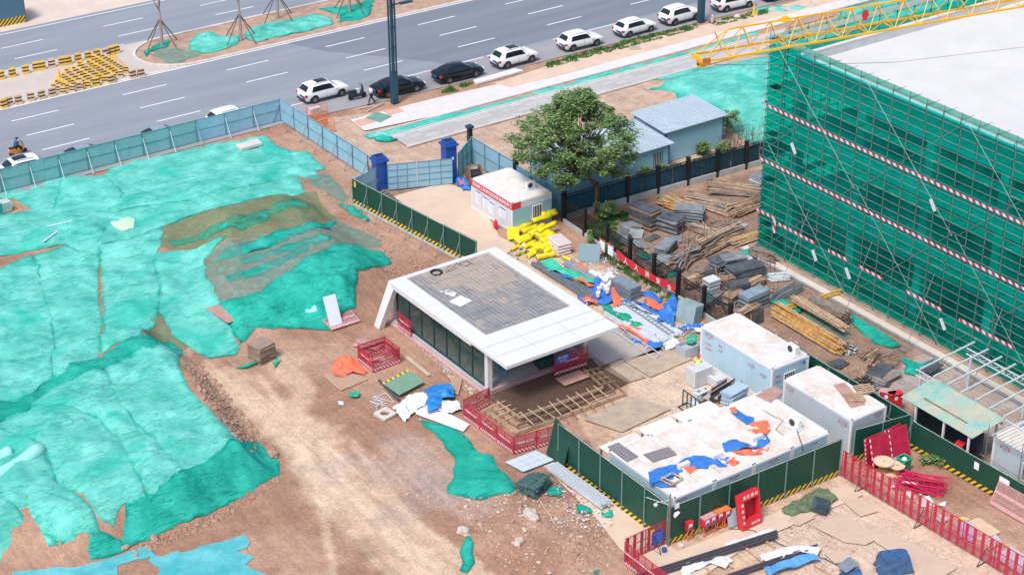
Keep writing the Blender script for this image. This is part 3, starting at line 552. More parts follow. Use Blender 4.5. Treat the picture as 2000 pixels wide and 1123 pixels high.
pa = g(690, 400); p1 = g(737, 378); p2 = g(880, 360)
hoarding('blue_hoarding', 'short light blue panel between the hedge print hoarding and the left blue pillar', 'hoarding', (1.16, 23.36), (3.75, 24.2), 2.15, 2.6, [hoard_b], group=None)
# ---- gate
def gate_pillar(label, c, h):
    t = thing('gate_pillar', label, 'gate pillar', (c[0], c[1], 0), R(-6)); s = .47
    MB().bev(-s, -s, 0, s, s, h-.35, .01).build('shaft', pillar_b, t)
    MB().box(-s-.03, -s-.03, 0, s+.03, s+.03, .18).build('base', pillar_b, t)
    q = MB(); z = h-.35; e = s+.13
    q.box(-e, -e, z, e, e, z+.17)
    k = s-.02
    for a_ in ((-k,-k,k,-k+.09), (-k,k-.09,k,k), (-k,-k+.09,-k+.09,k-.09), (k-.09,-k+.09,k,k-.09)): q.box(a_[0], a_[1], z+.17, a_[2], a_[3], z+.38)
    q.build('capital', pillar_b, t); MB().box(-k+.09, -k+.09, z+.172, k-.09, k-.09, z+.178).build('cap_recess', M('pillar_inside', (.02,.05,.12), .8), t)
    return t
gate_pillar('bright blue square gate pillar nearer the hedge print hoarding', (4.55, 24.88), 2.72)
o = gate_pillar('taller bright blue gate pillar with a small white notice', (9.85, 22.9), 3.42)
MB().box(.0, -.482, 1.9, .2, -.476, 2.15).build('notice', paper, o)
gl = Vector((4.75, 24.0)); gr_ = Vector((9.6, 22.05)); gm = gl.lerp(gr_, .45)
def leaf(label, a, b, gate=None):
    L_, ang = along(a, b); t = thing('gate_leaf', label, 'gate', (a[0], a[1], .05), ang, None); n = 3; w_ = L_/n
    pmesh = MB().box(.02, -.015, .02, w_-.02, .015, 2.2).mesh('sheet_panel', hoard_b)
    for i in range(n): onode('sheet_panel', pmesh, t, (i*w_, 0, 0))
    q = MB()
    for i in range(n+1): q.box(i*w_-.02, -.05, 0, i*w_+.02, -.015, 2.22)
    for z in (0, .55, 1.1, 1.65, 2.18): q.box(0, -.048, z, L_, -.013, z+.04)
    q.build('frame', hoard_f, t); return t
leaf('left light blue gate leaf beside the nearer blue pillar', gl, gm); o = leaf('right light blue gate leaf beside the taller blue pillar', gm+Vector((.04,-.015)), gr_)
MB().box(-.06, -.08, .1, .0, -.02, 2.3).build('closing_post', steel_white, o)
hoarding('blue_hoarding', 'teal hoarding panel between the taller blue pillar and the black corner post', 'hoarding', (10.5, 22.6), (13.1, 24.6), 2.25, 1.3, [hoard_t], rail=M('teal_rail', (.05,.25,.25)), sub=1)
t = thing('corner_post', 'black square corner post with a flat cap above the blue hoarding', 'post', (13.2, 24.9, 0)); MB().box(-.17, -.17, 0, .17, .17, 3.0).build('shaft', black, t); MB().bev(-.27, -.27, 3.0, .27, .27, 3.22, .03).build('cap', M('dark_blue_cap', (.02,.05,.09), .5), t)
hoarding('blue_hoarding', 'light blue hoarding behind the guard cabin and cable reel', 'hoarding', (13.2, 24.7), (13.2, 18.6), 2.3, 2.0, [hoard_b], sub=1)
t = thing('corner_post', 'black post behind the roof of the guard cabin', 'post', (13.25, 18.45, 0)); MB().box(-.17, -.17, 0, .17, .17, 2.7).build('shaft', black, t); MB().bev(-.24, -.24, 2.7, .24, .24, 2.85, .03).build('cap', black, t)
hoarding('blue_hoarding', 'darker blue hoarding running from the guard cabin to the railings under the tree', 'hoarding', (13.25, 18.3), (13.25, 12.3), 2.1, 2.0, [M('hoarding_dk', (.12,.33,.44), .5, .1, .8)], sub=1)
# ---- hedge print hoardings
def hedge(label, a, b, bay, h=2.45, brace=-1, st=YB_Y, wall=0, z0=0, bracemat=None, postside=-1, stripe=True, sub=1):
    return hoarding('hedge_print_hoarding', label, 'hoarding', a, b, h, bay, [hoard_g], brace=brace, rail=M('green_rail', (.05,.16,.14), .5), postm=M('grey_green_post', (.17,.27,.28), .45, .1, 3), stripe=st if stripe else None, wall=wall, z0=z0, sub=sub, postside=postside, capm=M('hoarding_cap', (.45,.52,.52), .5))
hedge('dark green hedge print hoarding with hazard skirt dividing the gate yard from the soil heap', (1.16, 23.3), (2.9, 8.6), 1.87, 2.3, wall=.18)
MB().box(.2, .019, 1.65, .42, .025, 2.1).build('warning_plate', yellow, [c for c in col.objects if c.name.startswith('hedge_print')][0], (0, -.045, 0))
hedge('dark green hedge print hoarding left of the row of flat roofed cabins', (-7.25, -25.75), (-7.25, -15.35), 2.08, 2.75, brace=0, postside=1)
hedge('dark green hedge print hoarding in front of the row of cabins, behind the fire box', (-7.2, -25.8), (5.6, -26.2), 2.13, 2.6, brace=0, st=YB_X)
t = thing('hedge_print_hoarding', 'single green hedge print sheet leaning beside the timber formwork', 'hoarding', (-7.5, -15.2, 0), R(80))
o = MB().box(-1.15, -.02, 0, 1.05, .02, 2.5).build('panel', hoard_g, t); o.rotation_euler = (R(14), 0, 0); 
hedge('dark green hedge print hoarding behind the two blue white cabins', (11.35, -15.5), (11.3, -26.5), 2.0, 2.3, brace=-1, stripe=False)
hedge('green hedge print hoarding at the end of the right hand cabin, behind the red frames', (7.3, -25.6), (11.3, -26.3), 2.0, 2.3, brace=0, st=YB_X)
hedge('green hedge print hoarding with notices running towards the lower right corner', (11.3, -26.3), (11.5, -35.9), 2.0, 1.9, brace=0, st=YB_Y, postside=1)
o = [c for c in col.objects if c.name.startswith('hedge_print') and c.get('label', '').startswith('green hedge print hoarding with notices')][0]
for xx, w_ in ((5.2, .35), (7.1, .75)): MB().box(xx, -.035, 1.15, xx+w_, -.03, 1.65).build('notice', paper, o)
o2 = hoarding('hedge_print_hoarding', 'brighter green sheet hoarding in the lower right corner by the red barrier', 'hoarding', (11.5, -35.9), (11.6, -44), 1.9, 2.0, [M('fresh_green', (.01,.24,.19), .6, .1, 1)], stripe=YB_Y, rail=galv, sub=1)
# ---- railings
def railing(label, a, b, bay, h=1.9, wall=.35, back=None, pil=True):
    L_, ang = along(a, b); t = thing('iron_railing', label, 'railing', (a[0], a[1], 0), ang); n = max(1, round(L_/bay)); w_ = L_/n
    MB().box(0, -.12, -.05, L_, .12, wall).build('plinth', concg, t)
    q = MB()
    for z in (wall+.12, h-.35, h-.1): q.box(.1, -.02, z, w_-.1, .02, z+.045)
    k = int(w_/.13)
    for i in range(1, k): q.box(i*w_/k-.017, -.017, wall+.05, i*w_/k+.017, .017, h)
    me_ = q.mesh('railing_panel', black); pm = MB().box(-.13, -.13, 0, .13, .13, h+.22).bev(-.17, -.17, h+.22, .17, .17, h+.3, .02).mesh('railing_post', black)
    for i in range(n): onode('railing_panel', me_, t, (i*w_, 0, 0))
    for i in range(n+1): onode('railing_post', pm, t, (i*w_, 0, 0))
    if back:
        m_ = MB().box(.02, .06, wall, w_/2-.02, .08, h-.25).mesh('sheet_panel', back)
        for i in range(2*n): onode('sheet_panel', m_, t, (i*w_/2, .0, 0))
    return t
railing('black iron railing backed with blue sheets running under the tree to the scaffold', (13.0, 11.6), (36.5, 10.4), 3.05, 2.15, .45, M('blue_backing', (.04,.22,.36), .5, .25, .8))
railing('black iron railing between the material yard and the heap of metal sections', (12.75, 11.4), (11.7, -9.2), 2.95, 2.0, .3)
# ---- red mesh fences
redwire = M('red_expanded_mesh', (.50,.03,.08), .5, .1, 3, alpha=.38); redwire2 = M('red_mesh_faint', (.55,.10,.13), .5, .1, 3, alpha=.22)
def meshfence(name, label, cat, a, b, h=1.2, bay=1.9, words='严禁跨越 当心坠落', z0=0, face=-1, toe=RWs_Y, sign=False):
    """red edge protection: frame, mesh infill, lettered plank and striped toe board"""
    L_, ang = along(a, b); t = thing(name, label, cat, (a[0], a[1], z0), ang); n = max(1, round(L_/bay)); w_ = L_/n
    fm = MB().box(0, -.02, 0, .045, .02, h).box(w_-.045, -.02, 0, w_, .02, h).box(.045, -.018, h-.04, w_-.045, .018, h).box(.045, -.018, 0, w_-.045, .018, .035).box(w_/2-.015, -.015, .035, w_/2+.015, .015, h-.04).mesh('frame', redmesh)
    mm_ = MB().box(.05, -.004, .2, w_-.05, .004, h-.05).mesh('wire_mesh', redwire); pl = MB().box(.05, -.024, h*.5, w_-.05, -.006, h*.5+.17).mesh('lettered_board', redmesh); tm = MB().box(.05, -.024, .04, w_-.05, -.006, .22).mesh('toe_board', toe)
    for i in range(n):
        f_ = onode('frame', fm, t, (i*w_, 0, 0)); onode('wire_mesh', mm_, t, (i*w_, 0, 0)); onode('toe_board', tm, t, (i*w_, 0, 0)); bd = onode('lettered_board', pl, t, (i*w_, 0, 0))
        text('lettering', words, .15, letter_w, bd, (w_/2, -.028, h*.5+.085), (R(90), 0, 0))
    return t
c0 = g(905, 815); c1 = g(1003, 887); c2 = g(1092, 862); c00 = g(957, 790)
meshfence('mesh_barrier', 'crimson mesh barrier with lettered board in front of the timber formwork', 'barrier', c0[:2], c1[:2], 1.25)
meshfence('mesh_barrier', 'crimson mesh barrier return between the formwork corner and the leaning green sheet', 'barrier', c1[:2], c2[:2], 1.25, toe=RWs_X)
meshfence('mesh_barrier', 'short crimson mesh barrier at the front left column of the kiosk', 'barrier', c0[:2], c00[:2], 1.3, toe=RWs_X)
a_ = g(1082, 737); b_ = g(1148, 715)
o = meshfence('mesh_barrier', 'crimson mesh barrier with a blue notice at the kiosk entrance', 'barrier', a_[:2], b_[:2], 1.45, bay=2.3, toe=RWs_X, z0=.12)
sg = MB().box(.1, -.05, .85, 1.25, -.03, 1.4).build('notice_board', blue_sign, o); text('lettering', '施工重地', .2, letter_w, sg, (.68, -.055, 1.22), (R(90),0,0)); text('lettering', '闲人免进', .14, letter_w, sg, (.68, -.055, .98), (R(90),0,0))
cg = [g(*p) for p in ((706, 712), (738, 727), (786, 714), (755, 698))]
t = None
# four sided guard cage round the manhole
cc = (cg[0]+cg[2])/2; t = thing('manhole_cage', 'crimson mesh cage guarding a square concrete manhole ring beside the kiosk', 'barrier', (cc.x, cc.y, 0))
cc = Vector((-9.86, 1.35, 0)); t.location = cc
for k, (a_, b_) in enumerate((((-1.05,-.95),(1.05,-.95)), ((1.05,-.95),(1.05,.95)), ((1.05,.95),(-1.05,.95)), ((-1.05,.95),(-1.05,-.95)))):
    L_, ang = along(a_, b_); q = MB(); h = 1.15
    q.box(0, -.02, 0, .045, .02, h).box(.045, -.018, h-.05, L_, .018, h).box(.045, -.018, 0, L_, .018, .035).box(L_/2-.015, -.015, .035, L_/2+.015, .015, h-.04)
    o = q.build('side_frame', redmesh, t, (a_[0], a_[1], 0)); o.rotation_euler = (0,0,ang)
    e = MB().box(.05, -.004, .2, L_, .004, h-.05).build('wire_mesh', redwire, o); e = MB().box(.05, -.026, .62, L_-.02, -.008, .8).build('lettered_board', redmesh, o); MB().box(.05, -.026, .04, L_-.02, -.008, .24).build('toe_board', RWs_X if k % 2 == 0 else RWs_Y, o)
    if k in (0, 3): text('lettering', '严禁跨越 当心坠落', .13, letter_w, o, (L_/2, -.03, .71), (R(90),0,0))
def ring_slab(name, label, c, s=.55, r=.32, rz=0, z=.02):
    q = MB(); n = 24; top = []; 
    out = [(s*max(-1, min(1, 1.4142*math.cos(2*math.pi*(i+.5)/n)*1.0)), s*max(-1, min(1, 1.4142*math.sin(2*math.pi*(i+.5)/n)))) for i in range(n)]; inn = [(r*math.cos(2*math.pi*(i+.5)/n), r*math.sin(2*math.pi*(i+.5)/n)) for i in range(n)]
    vs = [(x, y, 0) for x, y in out]+[(x, y, .16) for x, y in out]+[(x, y, .16) for x, y in inn]+[(x, y, 0) for x, y in inn]
    fs = []
    for i in range(n):
        j = (i+1) % n; fs += [(i, j, n+j, n+i), (n+i, n+j, 2*n+j, 2*n+i), (2*n+i, 2*n+j, 3*n+j, 3*n+i), (3*n+i, 3*n+j, j, i)]
    o = q.add(vs, fs).build(name, conc, None, (c[0], c[1], z)); o.rotation_euler = (0,0,rz); return tag(o, label, 'manhole ring')
ring_slab('manhole_ring', 'square concrete manhole ring standing inside the crimson cage', cc+Vector((-.2,-.25,0)), .6, .34)
p = g(752, 811); ring_slab('manhole_ring', 'pale square concrete manhole ring lying beside the heap of white rags', p, .55, .30, R(10))
# ---- red and white barred barrier, lower right
def barred(label, a, b, h=1.85, bay=2.4, sp=.56, faint=True):
    L_, ang = along(a, b); t = thing('barred_barrier', label, 'barrier', (a[0], a[1], 0), ang); n = max(1, round(L_/bay)); w_ = L_/n
    fm = MB().box(0, -.02, 0, .045, .02, h).box(.045, -.018, h-.045, w_, .018, h).box(.045, -.018, .1, w_, .018, .14).box(.045, -.018, h*.62, w_, .018, h*.62+.03).box(.045, -.018, h*.3, w_, .018, h*.3+.02).mesh('frame', redmesh)
    bm_ = MB().box(0, -.028, .1, .22, -.02, h-.02).mesh('red_bar', redmesh); mm_ = MB().box(.05, -.004, .14, w_-.01, .004, h-.05).mesh('wire_mesh', redwire2)
    for i in range(n):
        onode('frame', fm, t, (i*w_, 0, 0)); onode('wire_mesh', mm_, t, (i*w_, 0, 0))
        k = int(w_/sp)
        for j in range(k): onode('red_bar', bm_, t, (i*w_+.18+j*w_/k, 0, 0))
    st = MB().beam((0, .05, 1.0), (0, .65, .02), .035).beam((0, .05, 1.0), (0, -.65, .02), .035).beam((0, -.65, .02), (0, .65, .02), .04).mesh('foot_stand', darkmetal)
    for i in range(1, n+1): onode('foot_stand', st, t, (i*w_-.6, 0, 0)) if i % 2 else None
    return t
barred('long barrier with upright crimson bars running from the cabins to the lower right corner', (5.65, -26.35), (6.35, -42.5))
a_ = g(1302, 1062); b_ = g(1219, 1101); c_ = g(1300, 1165)
o = barred('barrier with crimson bars and a blue plate joining the corner of the hedge print hoarding', a_[:2], b_[:2], 1.7, 1.6, .5)
MB().box(.35, .035, .35, 1.05, .055, 1.2).build('blue_plate', blue_sign, o, (0, 0, 0)); MB().box(.4, -.055, .35, 1.1, -.035, 1.25).build('blue_plate', blue_sign, o)
meshfence('mesh_barrier', 'crimson barrier with lettered uprights at the bottom edge of the picture', 'barrier', b_[:2], c_[:2], 1.55, 1.3)
# ---- small mesh barriers on the ground and leaning
def leaning(label, c, rz, tiltd, w_=1.9, h=1.2, mat=redmesh, mesh_=redwire, z=.02, boards=True):
    t = thing('mesh_barrier', label, 'barrier', (c[0], c[1], z), rz); t.rotation_euler = (R(tiltd), 0, rz)
    MB().box(0, -.02, 0, .045, .02, h).box(w_-.045, -.02, 0, w_, .02, h).box(.045, -.018, h-.04, w_-.045, .018, h).box(.045, -.018, 0, w_-.045, .018, .035).box(w_/2-.015, -.015, .035, w_/2+.015, .015, h-.04).box(.045, -.015, h*.3, w_-.045, .015, h*.3+.025).build('frame', mat, t)
    MB().box(.05, -.004, .04, w_-.05, .004, h-.05).build('wire_mesh', mesh_, t)
    if boards: MB().box(.05, -.026, h*.5, w_-.05, -.02, h*.5+.2).build('plank', mat, t); MB().box(.05, -.026, .04, w_-.05, -.02, .24).build('plank', mat, t)
    return t
pinkm = M('dusty_pink_paint', (.55,.30,.30), .7, .15, 3); pinkw = M('dusty_pink_mesh', (.5,.3,.28), .7, .1, 3, alpha=.45)
leaning('dusty pink mesh barrier lying below the leaning white board', g(648, 648), R(0), -80, 2.3, 1.3, pinkm, pinkw, z=.12)
leaning('dusty pink mesh barrier lying flat between the first one and the crimson cage', g(688, 678), R(-55), -86, 1.9, 1.0, pinkm, pinkw, z=.1)
leaning('faded pink mesh barrier leaning on the green hoarding near the lower right corner', (10.7, -33.5), R(-88), -25, 3.0, 1.5, pinkm, pinkw)
leaning('crimson mesh barrier with a lettered board leaning in the lower right corner', (10.7, -36.6), R(-88), -22, 3.2, 1.5)
# crimson frames leaning behind the cable reels
for k, (x, y, rz, tl) in enumerate(((7.3, -26.75, 0, -10), (7.6, -27.1, -4, -18), (9.0, -26.8, 2, -12), (9.2, -27.1, -6, -20))):
    t = thing('protection_frame', ['solid crimson cabinet like frame, leftmost behind the cable reels', 'crimson frame with striped edge, second from the left behind the reels', 'crimson frame standing third from the left by the hoarding corner', 'crimson frame in front on the right, its striped edge facing left'][k], 'frame', (x, y, 0), R(rz), None); t.rotation_euler = (R(tl), 0, R(rz)); t.scale = (.92, 1, .85)
    MB().box(0, -.03, 0, .12, .03, 2.4).box(1.45, -.03, 0, 1.57, .03, 2.4).box(.12, -.03, 2.28, 1.45, .03, 2.4).box(.12, -.03, 0, 1.45, .03, .12).box(.75, -.025, .12, .83, .02, 2.28).box(.12, -.025, 1.2, 1.45, .02, 1.27).build('frame', redmesh, t)
    MB().box(.12, -.01, .12, 1.45, .01, 2.28).build('infill', M('crimson_infill', (.38,.012,.05), .5, .3, 1.5), t); MB().box(.0, -.038, .0, .1, -.032, 2.4).build('striped_edge', RWs_Y, t)
# heap of crimson frames on the ground
cpt = g(1803, 950); rn = random.Random(5)
for k in range(9):
    a_ = rn.uniform(-.25, .25)-.75; t = thing('protection_frame', ['crimson frame at the bottom of the fallen stack beside the paper scraps', 'crimson frame in the middle of the fallen stack beside the paper scraps', 'topmost crimson frame with a striped board on the fallen stack'][min(2, k//4)], 'frame', (cpt.x+rn.uniform(-.3,.3), cpt.y+rn.uniform(-.3,.3), .06+.055*k), a_, 'crimson frames in the fallen stack'); t.rotation_euler = (rn.uniform(-.05,.05), rn.uniform(-.05,.05), a_+R(-20))
    q = MB().box(-1.3, -.6, 0, 1.3, -.55, .04).box(-1.3, .55, 0, 1.3, .6, .04)
    for j in range(7): q.box(-1.3+j*.43, -.55, 0, -1.26+j*.43, .55, .03)
    q.build('frame', M('hot_crimson', (.62,.02,.10), .5, .15, 3), t)
    if k == 8: MB().box(-1.1, -.1, .045, 1.2, .1, .06).build('lettered_board', redmesh, t); MB().box(-1.2, -.56, .042, -.3, -.38, .07).build('striped_board', RWs_X, t)
# ================================================================== KIOSK
kx0, kx1, ky0, ky1 = -6.75, 2.12, -9.1, 5.0; kz = 3.58
kp = M('kiosk_panel', (.66,.67,.69), .4, .03, 1.2, dirt=.12, dc=(.62,.56,.5))
t = thing('glass_kiosk', 'flat roofed glass kiosk with a slanting white frame and grey tiled roof bed', 'kiosk', (kx0, ky0, 0)); W_ = kx1-kx0; D_ = ky1-ky0
# roof frame pieces, outer edge bevelled under
def kbox(name, x0, y0, x1, y1, z0, z1, m=kp, par=None): return MB().bev(x0, y0, z0, x1, y1, z1, .025).build(name, m, par or t)
ix0, ix1, iy0, iy1 = 1.2, W_-.82, 4.05, D_-.38
kbox('roof_fascia', 0, iy0+.004, ix0, D_, kz-.42, kz); kbox('roof_fascia', ix1, iy0+.004, W_, D_, kz-.42, kz); kbox('roof_fascia', ix0+.004, iy1, ix1-.004, D_, kz-.42, kz)
# front canopy, panel by panel
for i, (a_, b_) in enumerate(((0,1.35),(1.36,2.68),(2.69,4.046))): 
    for j in range(1): kbox('canopy_panel', 0, a_, W_, b_, kz-.22, kz)
sm = M('seam_grey', (.40,.38,.36), .7, .2, 3)
for y_ in (1.35, 2.68): MB().box(.05, y_-.012, kz-.1, W_-.05, y_+.022, kz-.012).build('seam', sm, t)
q = MB()
for y_ in (1.355, 2.685): q.box(.1, y_-.016, kz+.001, W_-.1, y_+.016, kz+.004)
for x_ in (2.9, 5.9): q.box(x_-.012, .1, kz+.001, x_+.012, iy0-.05, kz+.004)
for y_ in (iy0+2.5, iy0+5.4, iy0+8): q.box(.05, y_-.012, kz+.001, ix0-.05, y_+.012, kz+.004).box(ix1+.05, y_-.012, kz+.001, W_-.05, y_+.012, kz+.004)
stuff(q.build('panel_seams', sm, t))
MB().box(0, 0, kz-.26, W_, .12, kz-.222).box(0, .12, kz-.26, .12, iy0, kz-.222).box(W_-.12, .12, kz-.26, W_, iy0, kz-.222).build('canopy_edge', kp, t)
MB().box(.3, .3, kz-.34, W_-.3, iy0-.01, kz-.262).build('soffit', M('soffit_grey', (.5,.53,.55), .6), t)
MB().box(ix0, iy0, kz-.42, ix1, iy1, kz-.2).build('roof_bed', M('roof_bed', (.10,.11,.12), .9, .2, 2), t)
rt = M('roof_slate_weathered', (.17,.19,.225), .85, .3, .8, c2=(.33,.315,.31), bump=.25, bsc=14, detail=9)
rt2 = M('roof_slate_dusty', (.42,.345,.29), .9, .2, .9, c2=(.31,.285,.27), bump=.2, bsc=14)
rt3 = M('roof_slate_mixed', (.36,.32,.29), .9, .25, 1.0, c2=(.20,.215,.24), bump=.2, bsc=14)
NX, NY = 22, 13; tx = (ix1-ix0)/NX; ty = (iy1-iy0)/NY
tms = [[MB().box(.022, .008, 0, tx-.022, ty-.008, .05+.014*j).mesh('roof_tile', m_) for j in range(3)] for m_ in (rt, rt2, rt3)]
for i in range(NX):
    for j in range(NY):
        u = (i+.5)/NX; v = (j+.5)/NY; s_ = mnoise.noise((u*3.1, v*3.3, 4.2))*.3
        dd = math.hypot((u-.55)*.9, (v-.86))+s_; k = 1 if dd < .33+.08*random.random() else (2 if dd < .42+.16*random.random() else 0)
        if v < .25 and s_ > .1: k = 2
        o = onode('roof_tile', tms[k][random.randrange(3)], t, (ix0+i*tx, iy0+j*ty+(i%2)*.0, kz-.2)); 
# raking back-left and back-right frame legs (parallelogram side)
for xa, xb, dx_ in ((0, .42, -.85), (W_-.42, W_, .5)):
    MB().add([(xa+dx_,D_+.75,0),(xb+dx_,D_+.75,0),(xb+dx_,D_+.1,0),(xa+dx_,D_+.1,0),(xa,D_-.02,kz-.02),(xb,D_-.02,kz-.02),(xb,D_-.62,kz-.42),(xa,D_-.62,kz-.42)], [(0,1,5,4),(1,2,6,5),(2,3,7,6),(3,0,4,7),(4,5,6,7),(0,3,2,1)]).build('raking_leg', kp, t)
MB().add([(.42,D_+.42,.3),(W_-.42,D_+.42,.3),(W_-.42,D_-.1,kz-.2),(.42,D_-.1,kz-.2),(.42,D_+.3,.3),(W_-.42,D_+.3,.3),(W_-.42,D_-.22,kz-.2),(.42,D_-.22,kz-.2)], [(0,1,2,3),(7,6,5,4),(0,3,7,4),(1,5,6,2)]).build('rear_panel', kp, t)
# base, sill
gx = .55
MB().box(gx-.25, 2.75, 0, gx+.05, D_+.3, .34).build('sill', concg, t); MB().box(gx-.42, 2.75, 0, gx-.25, D_+.2, .16).build('sill_strip', M('sill_pink_tile', (.55,.33,.32), .8, .2, 3), t)
MB().box(gx+.05, 2.9, 0, W_-.4, D_, .14).build('floor_slab', concg, t)
kg = M('kiosk_glazing', (.02,.09,.09), .03, .1, 1, alpha=.36, spec=.8); mull = M('mullion_dark', (.02,.05,.055), .35)
# glazed left and right walls: panes between mullions
for sx, nm in ((gx, 'l'), (W_-.6, 'r')):
    n = 7; y0 = 3.15; y1 = D_-.15; w_ = (y1-y0)/n
    pm = MB().box(-.012, .05, .34, .012, w_-.05, kz-.44).mesh('window_pane', kg); mm_ = MB().box(-.05, -.05, .34, .05, .05, kz-.43).mesh('mullion', mull)
    for i in range(n): onode('window_pane', pm, t, (sx, y0+i*w_, 0))
    for i in range(n+1): onode('mullion', mm_, t, (sx, y0+i*w_, 0))
MB().box(gx-.055, 3.1, .34, gx+.055, D_-.1, .42).box(gx-.055, 3.1, kz-.55, gx+.055, D_-.1, kz-.45).build('glazing_rail', mull, t)
for x_ in (.42, W_-.75): MB().box(x_, 2.75, 0, x_+.36, 3.1, kz-.44).build('column', kp, t)
MB().box(W_-2.6, 4.4, 0.14, W_-2.3, 4.7, kz-.42).build('column', concg, t)
# things inside the kiosk
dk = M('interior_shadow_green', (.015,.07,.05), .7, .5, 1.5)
for j in (0, 1, 3, 4): tag(MB().bev(-.02, -.45, 0, .02, .45, 1.7, .01).build('hedge_print_sheet', M('bright_green_sheet', (.02,.22,.10), .6, .3, 2), None, (kx0+2.6+.8*(j%2), ky0+4.6+j*1.75, .3)), 'green sheet standing inside the kiosk behind the left glazing', 'sheet', 'green sheets stored inside the kiosk').rotation_euler[1] = R(12)
rn = random.Random(3)
for k in range(11):
    y = ky0+3.6+k*.95; a_ = rn.uniform(-.5, .5); o = MB().beam((0, 0, 0), (rn.uniform(-.4,.4), rn.uniform(-.9,.9), rn.uniform(1.1,1.9)), .05).build('timber_strut', M('yellow_strut', (.62,.48,.10), .7, .3, 3), None, (kx0+1.05+rn.uniform(0,.4), y, .2)); tag(o, 'yellow timber strut leaning inside the kiosk glazing', 'strut', 'yellow struts inside the kiosk')
for k in range(9):
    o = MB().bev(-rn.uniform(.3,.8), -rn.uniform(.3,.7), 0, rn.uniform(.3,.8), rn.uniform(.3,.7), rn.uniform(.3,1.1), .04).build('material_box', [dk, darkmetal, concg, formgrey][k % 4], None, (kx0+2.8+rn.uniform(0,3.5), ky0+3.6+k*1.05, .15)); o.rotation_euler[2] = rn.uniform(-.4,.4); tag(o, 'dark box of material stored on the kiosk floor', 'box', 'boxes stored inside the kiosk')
def ladder(label, c, h, rz, tilt, w_=.5, m_=steel_white, name='step_ladder', legs=True, rungs=8, flat=False):
    t = thing(name, label, 'ladder', c, rz); a_ = h*math.tan(tilt)
    for s_ in (-1, 1): MB().beam((s_*w_/2, 0, 0), (s_*w_/2*.8, a_, h), .06, .04).build('stile', m_, t)
    for i in range(rungs): z = h*(i+1)/(rungs+1); f_ = z/h; MB().beam((-w_/2*(1-.2*f_), a_*f_, z), (w_/2*(1-.2*f_), a_*f_, z), .045, .03).build('rung', m_, t)
    if legs:
        for s_ in (-1, 1): MB().beam((s_*w_/2, 2*a_, 0), (s_*w_/2*.8, a_, h), .05, .035).build('rear_leg', m_, t)
    return t
meshfence('mesh_barrier', 'crimson lettered barrier standing against the left end of the kiosk glazing', 'barrier', (-6.55, 4.3), (-6.55, 2.6), 1.2, z0=.25)
ladder('light blue step ladder open at the front of the kiosk', (-4.6, -5.6, .14), 1.7, R(15), R(16), .7, M('ladder_blue', (.10,.38,.55), .5))
# roof clutter
roof = kz-.14
tag(MB().add([(-.55,-.5,0),(.5,-.6,0),(.62,.45,.02),(-.5,.55,.0),(-.55,-.5,.05),(.5,-.6,.05),(.62,.45,.07),(-.5,.55,.05)], [(4,5,6,7),(0,1,5,4),(1,2,6,5),(2,3,7,6),(3,0,4,7)]).build('white_board', white_paint, None, (g(899, 589, roof).x, g(899, 589, roof).y, roof)), 'white board lying on the kiosk roof tiles', 'board').rotation_euler[2] = R(18)
drape('plastic_sheet', 'clear crumpled plastic sheet beside the white board on the kiosk roof', 'plastic sheet', [(858,570),(875,568),(892,574),(890,580),(872,578)], tarp_w, z=roof, lift=.02, fold=.12, step=.12, fs=.2)
q = MB(); cpt = g(852, 534, roof)
for k in range(5): q.path([(cpt.x+(.30+.03*k)*math.cos(a_)+.02*math.sin(3*a_+k), cpt.y+(.30+.03*k)*math.sin(a_), roof+.03+.025*k) for a_ in np.linspace(0, 2*math.pi, 22)], .018, 5)
tag(q.build('cable_coil', black), 'black cable coil on the kiosk roof', 'cable coil')
q = MB(); rn = random.Random(2)
for k in range(4): q.path([g(870+x_+rn.uniform(-3,3), 528-x_*.35+6*math.sin(x_*.12+k)+rn.uniform(-2,2), roof+.02) for x_ in range(0, 60, 6)], .012, 4)
tag(q.build('wire_tangle', darkmetal), 'loose tangle of thin wires near the back corner of the kiosk roof', 'wire')
# ================================================================== ENTRANCE PIT AND FORMWORK
ex0, ex1, ey0, ey1 = -6.3, 2.0, -11.7, -6.45
pts_out = [g(943, 838), g(1003, 872)]
struct(MB().prism([(-6.6,-6.5),(2.3,-6.5),(2.3,-10.4),(-6.2,-11.3)], .03, .05).build('formwork_bed', M('rebar_bed_dark', (.13,.085,.065), .9, .3, 3, bump=.4, bsc=12)))
q = MB()
A = g(950, 790, .2); B = g(1180, 700, .2)
for i in range(56):
    x = -6.2+i*.15; q.box(x, -10.7 if x > -5.5 else -9.6, .12, x+.014, -6.6, .134)
for j in range(27): q.box(-6.2, -10.6+j*.15, .136, 2.1, -10.586+j*.15, .15)
tag(stuff(q.build('rebar_mesh', M('rusty_rebar', (.14,.075,.05), .8, .3, 4))), 'rusty reinforcement mesh laid in the formwork bed before the kiosk', 'rebar mesh')
tag(MB().box(0, 0, 0, 8.2, .3, .3).build('kiosk_step', M('pink_tile_edge', (.40,.26,.26), .8, .15, 4), None, (-6.2, -6.5, .0)), 'dusty pink step edging between the kiosk floor and the formwork', 'step').rotation_euler[2] = R(0)
tag(MB().box(-1.0, -.55, 0, 1.0, .55, .02).build('plywood_sheet', plyp, None, (g(1118,738,.25).x, g(1118,738,.25).y, .26)), 'pinkish plywood sheet laid over the reinforcement by the entrance barrier', 'board')
fw = thing('timber_formwork', 'stepped timber formwork of planks and cross battens round the entrance bed', 'formwork', (-6, -11, 0)); ox, oy = 6, 11
def fplank(a, b, w_=.05, h_=.18, m_=wood2, nm='plank'):
    MB().beam((a[0]+ox, a[1]+oy, a[2]), (b[0]+ox, b[1]+oy, b[2]), w_, h_).build(nm, m_, fw)
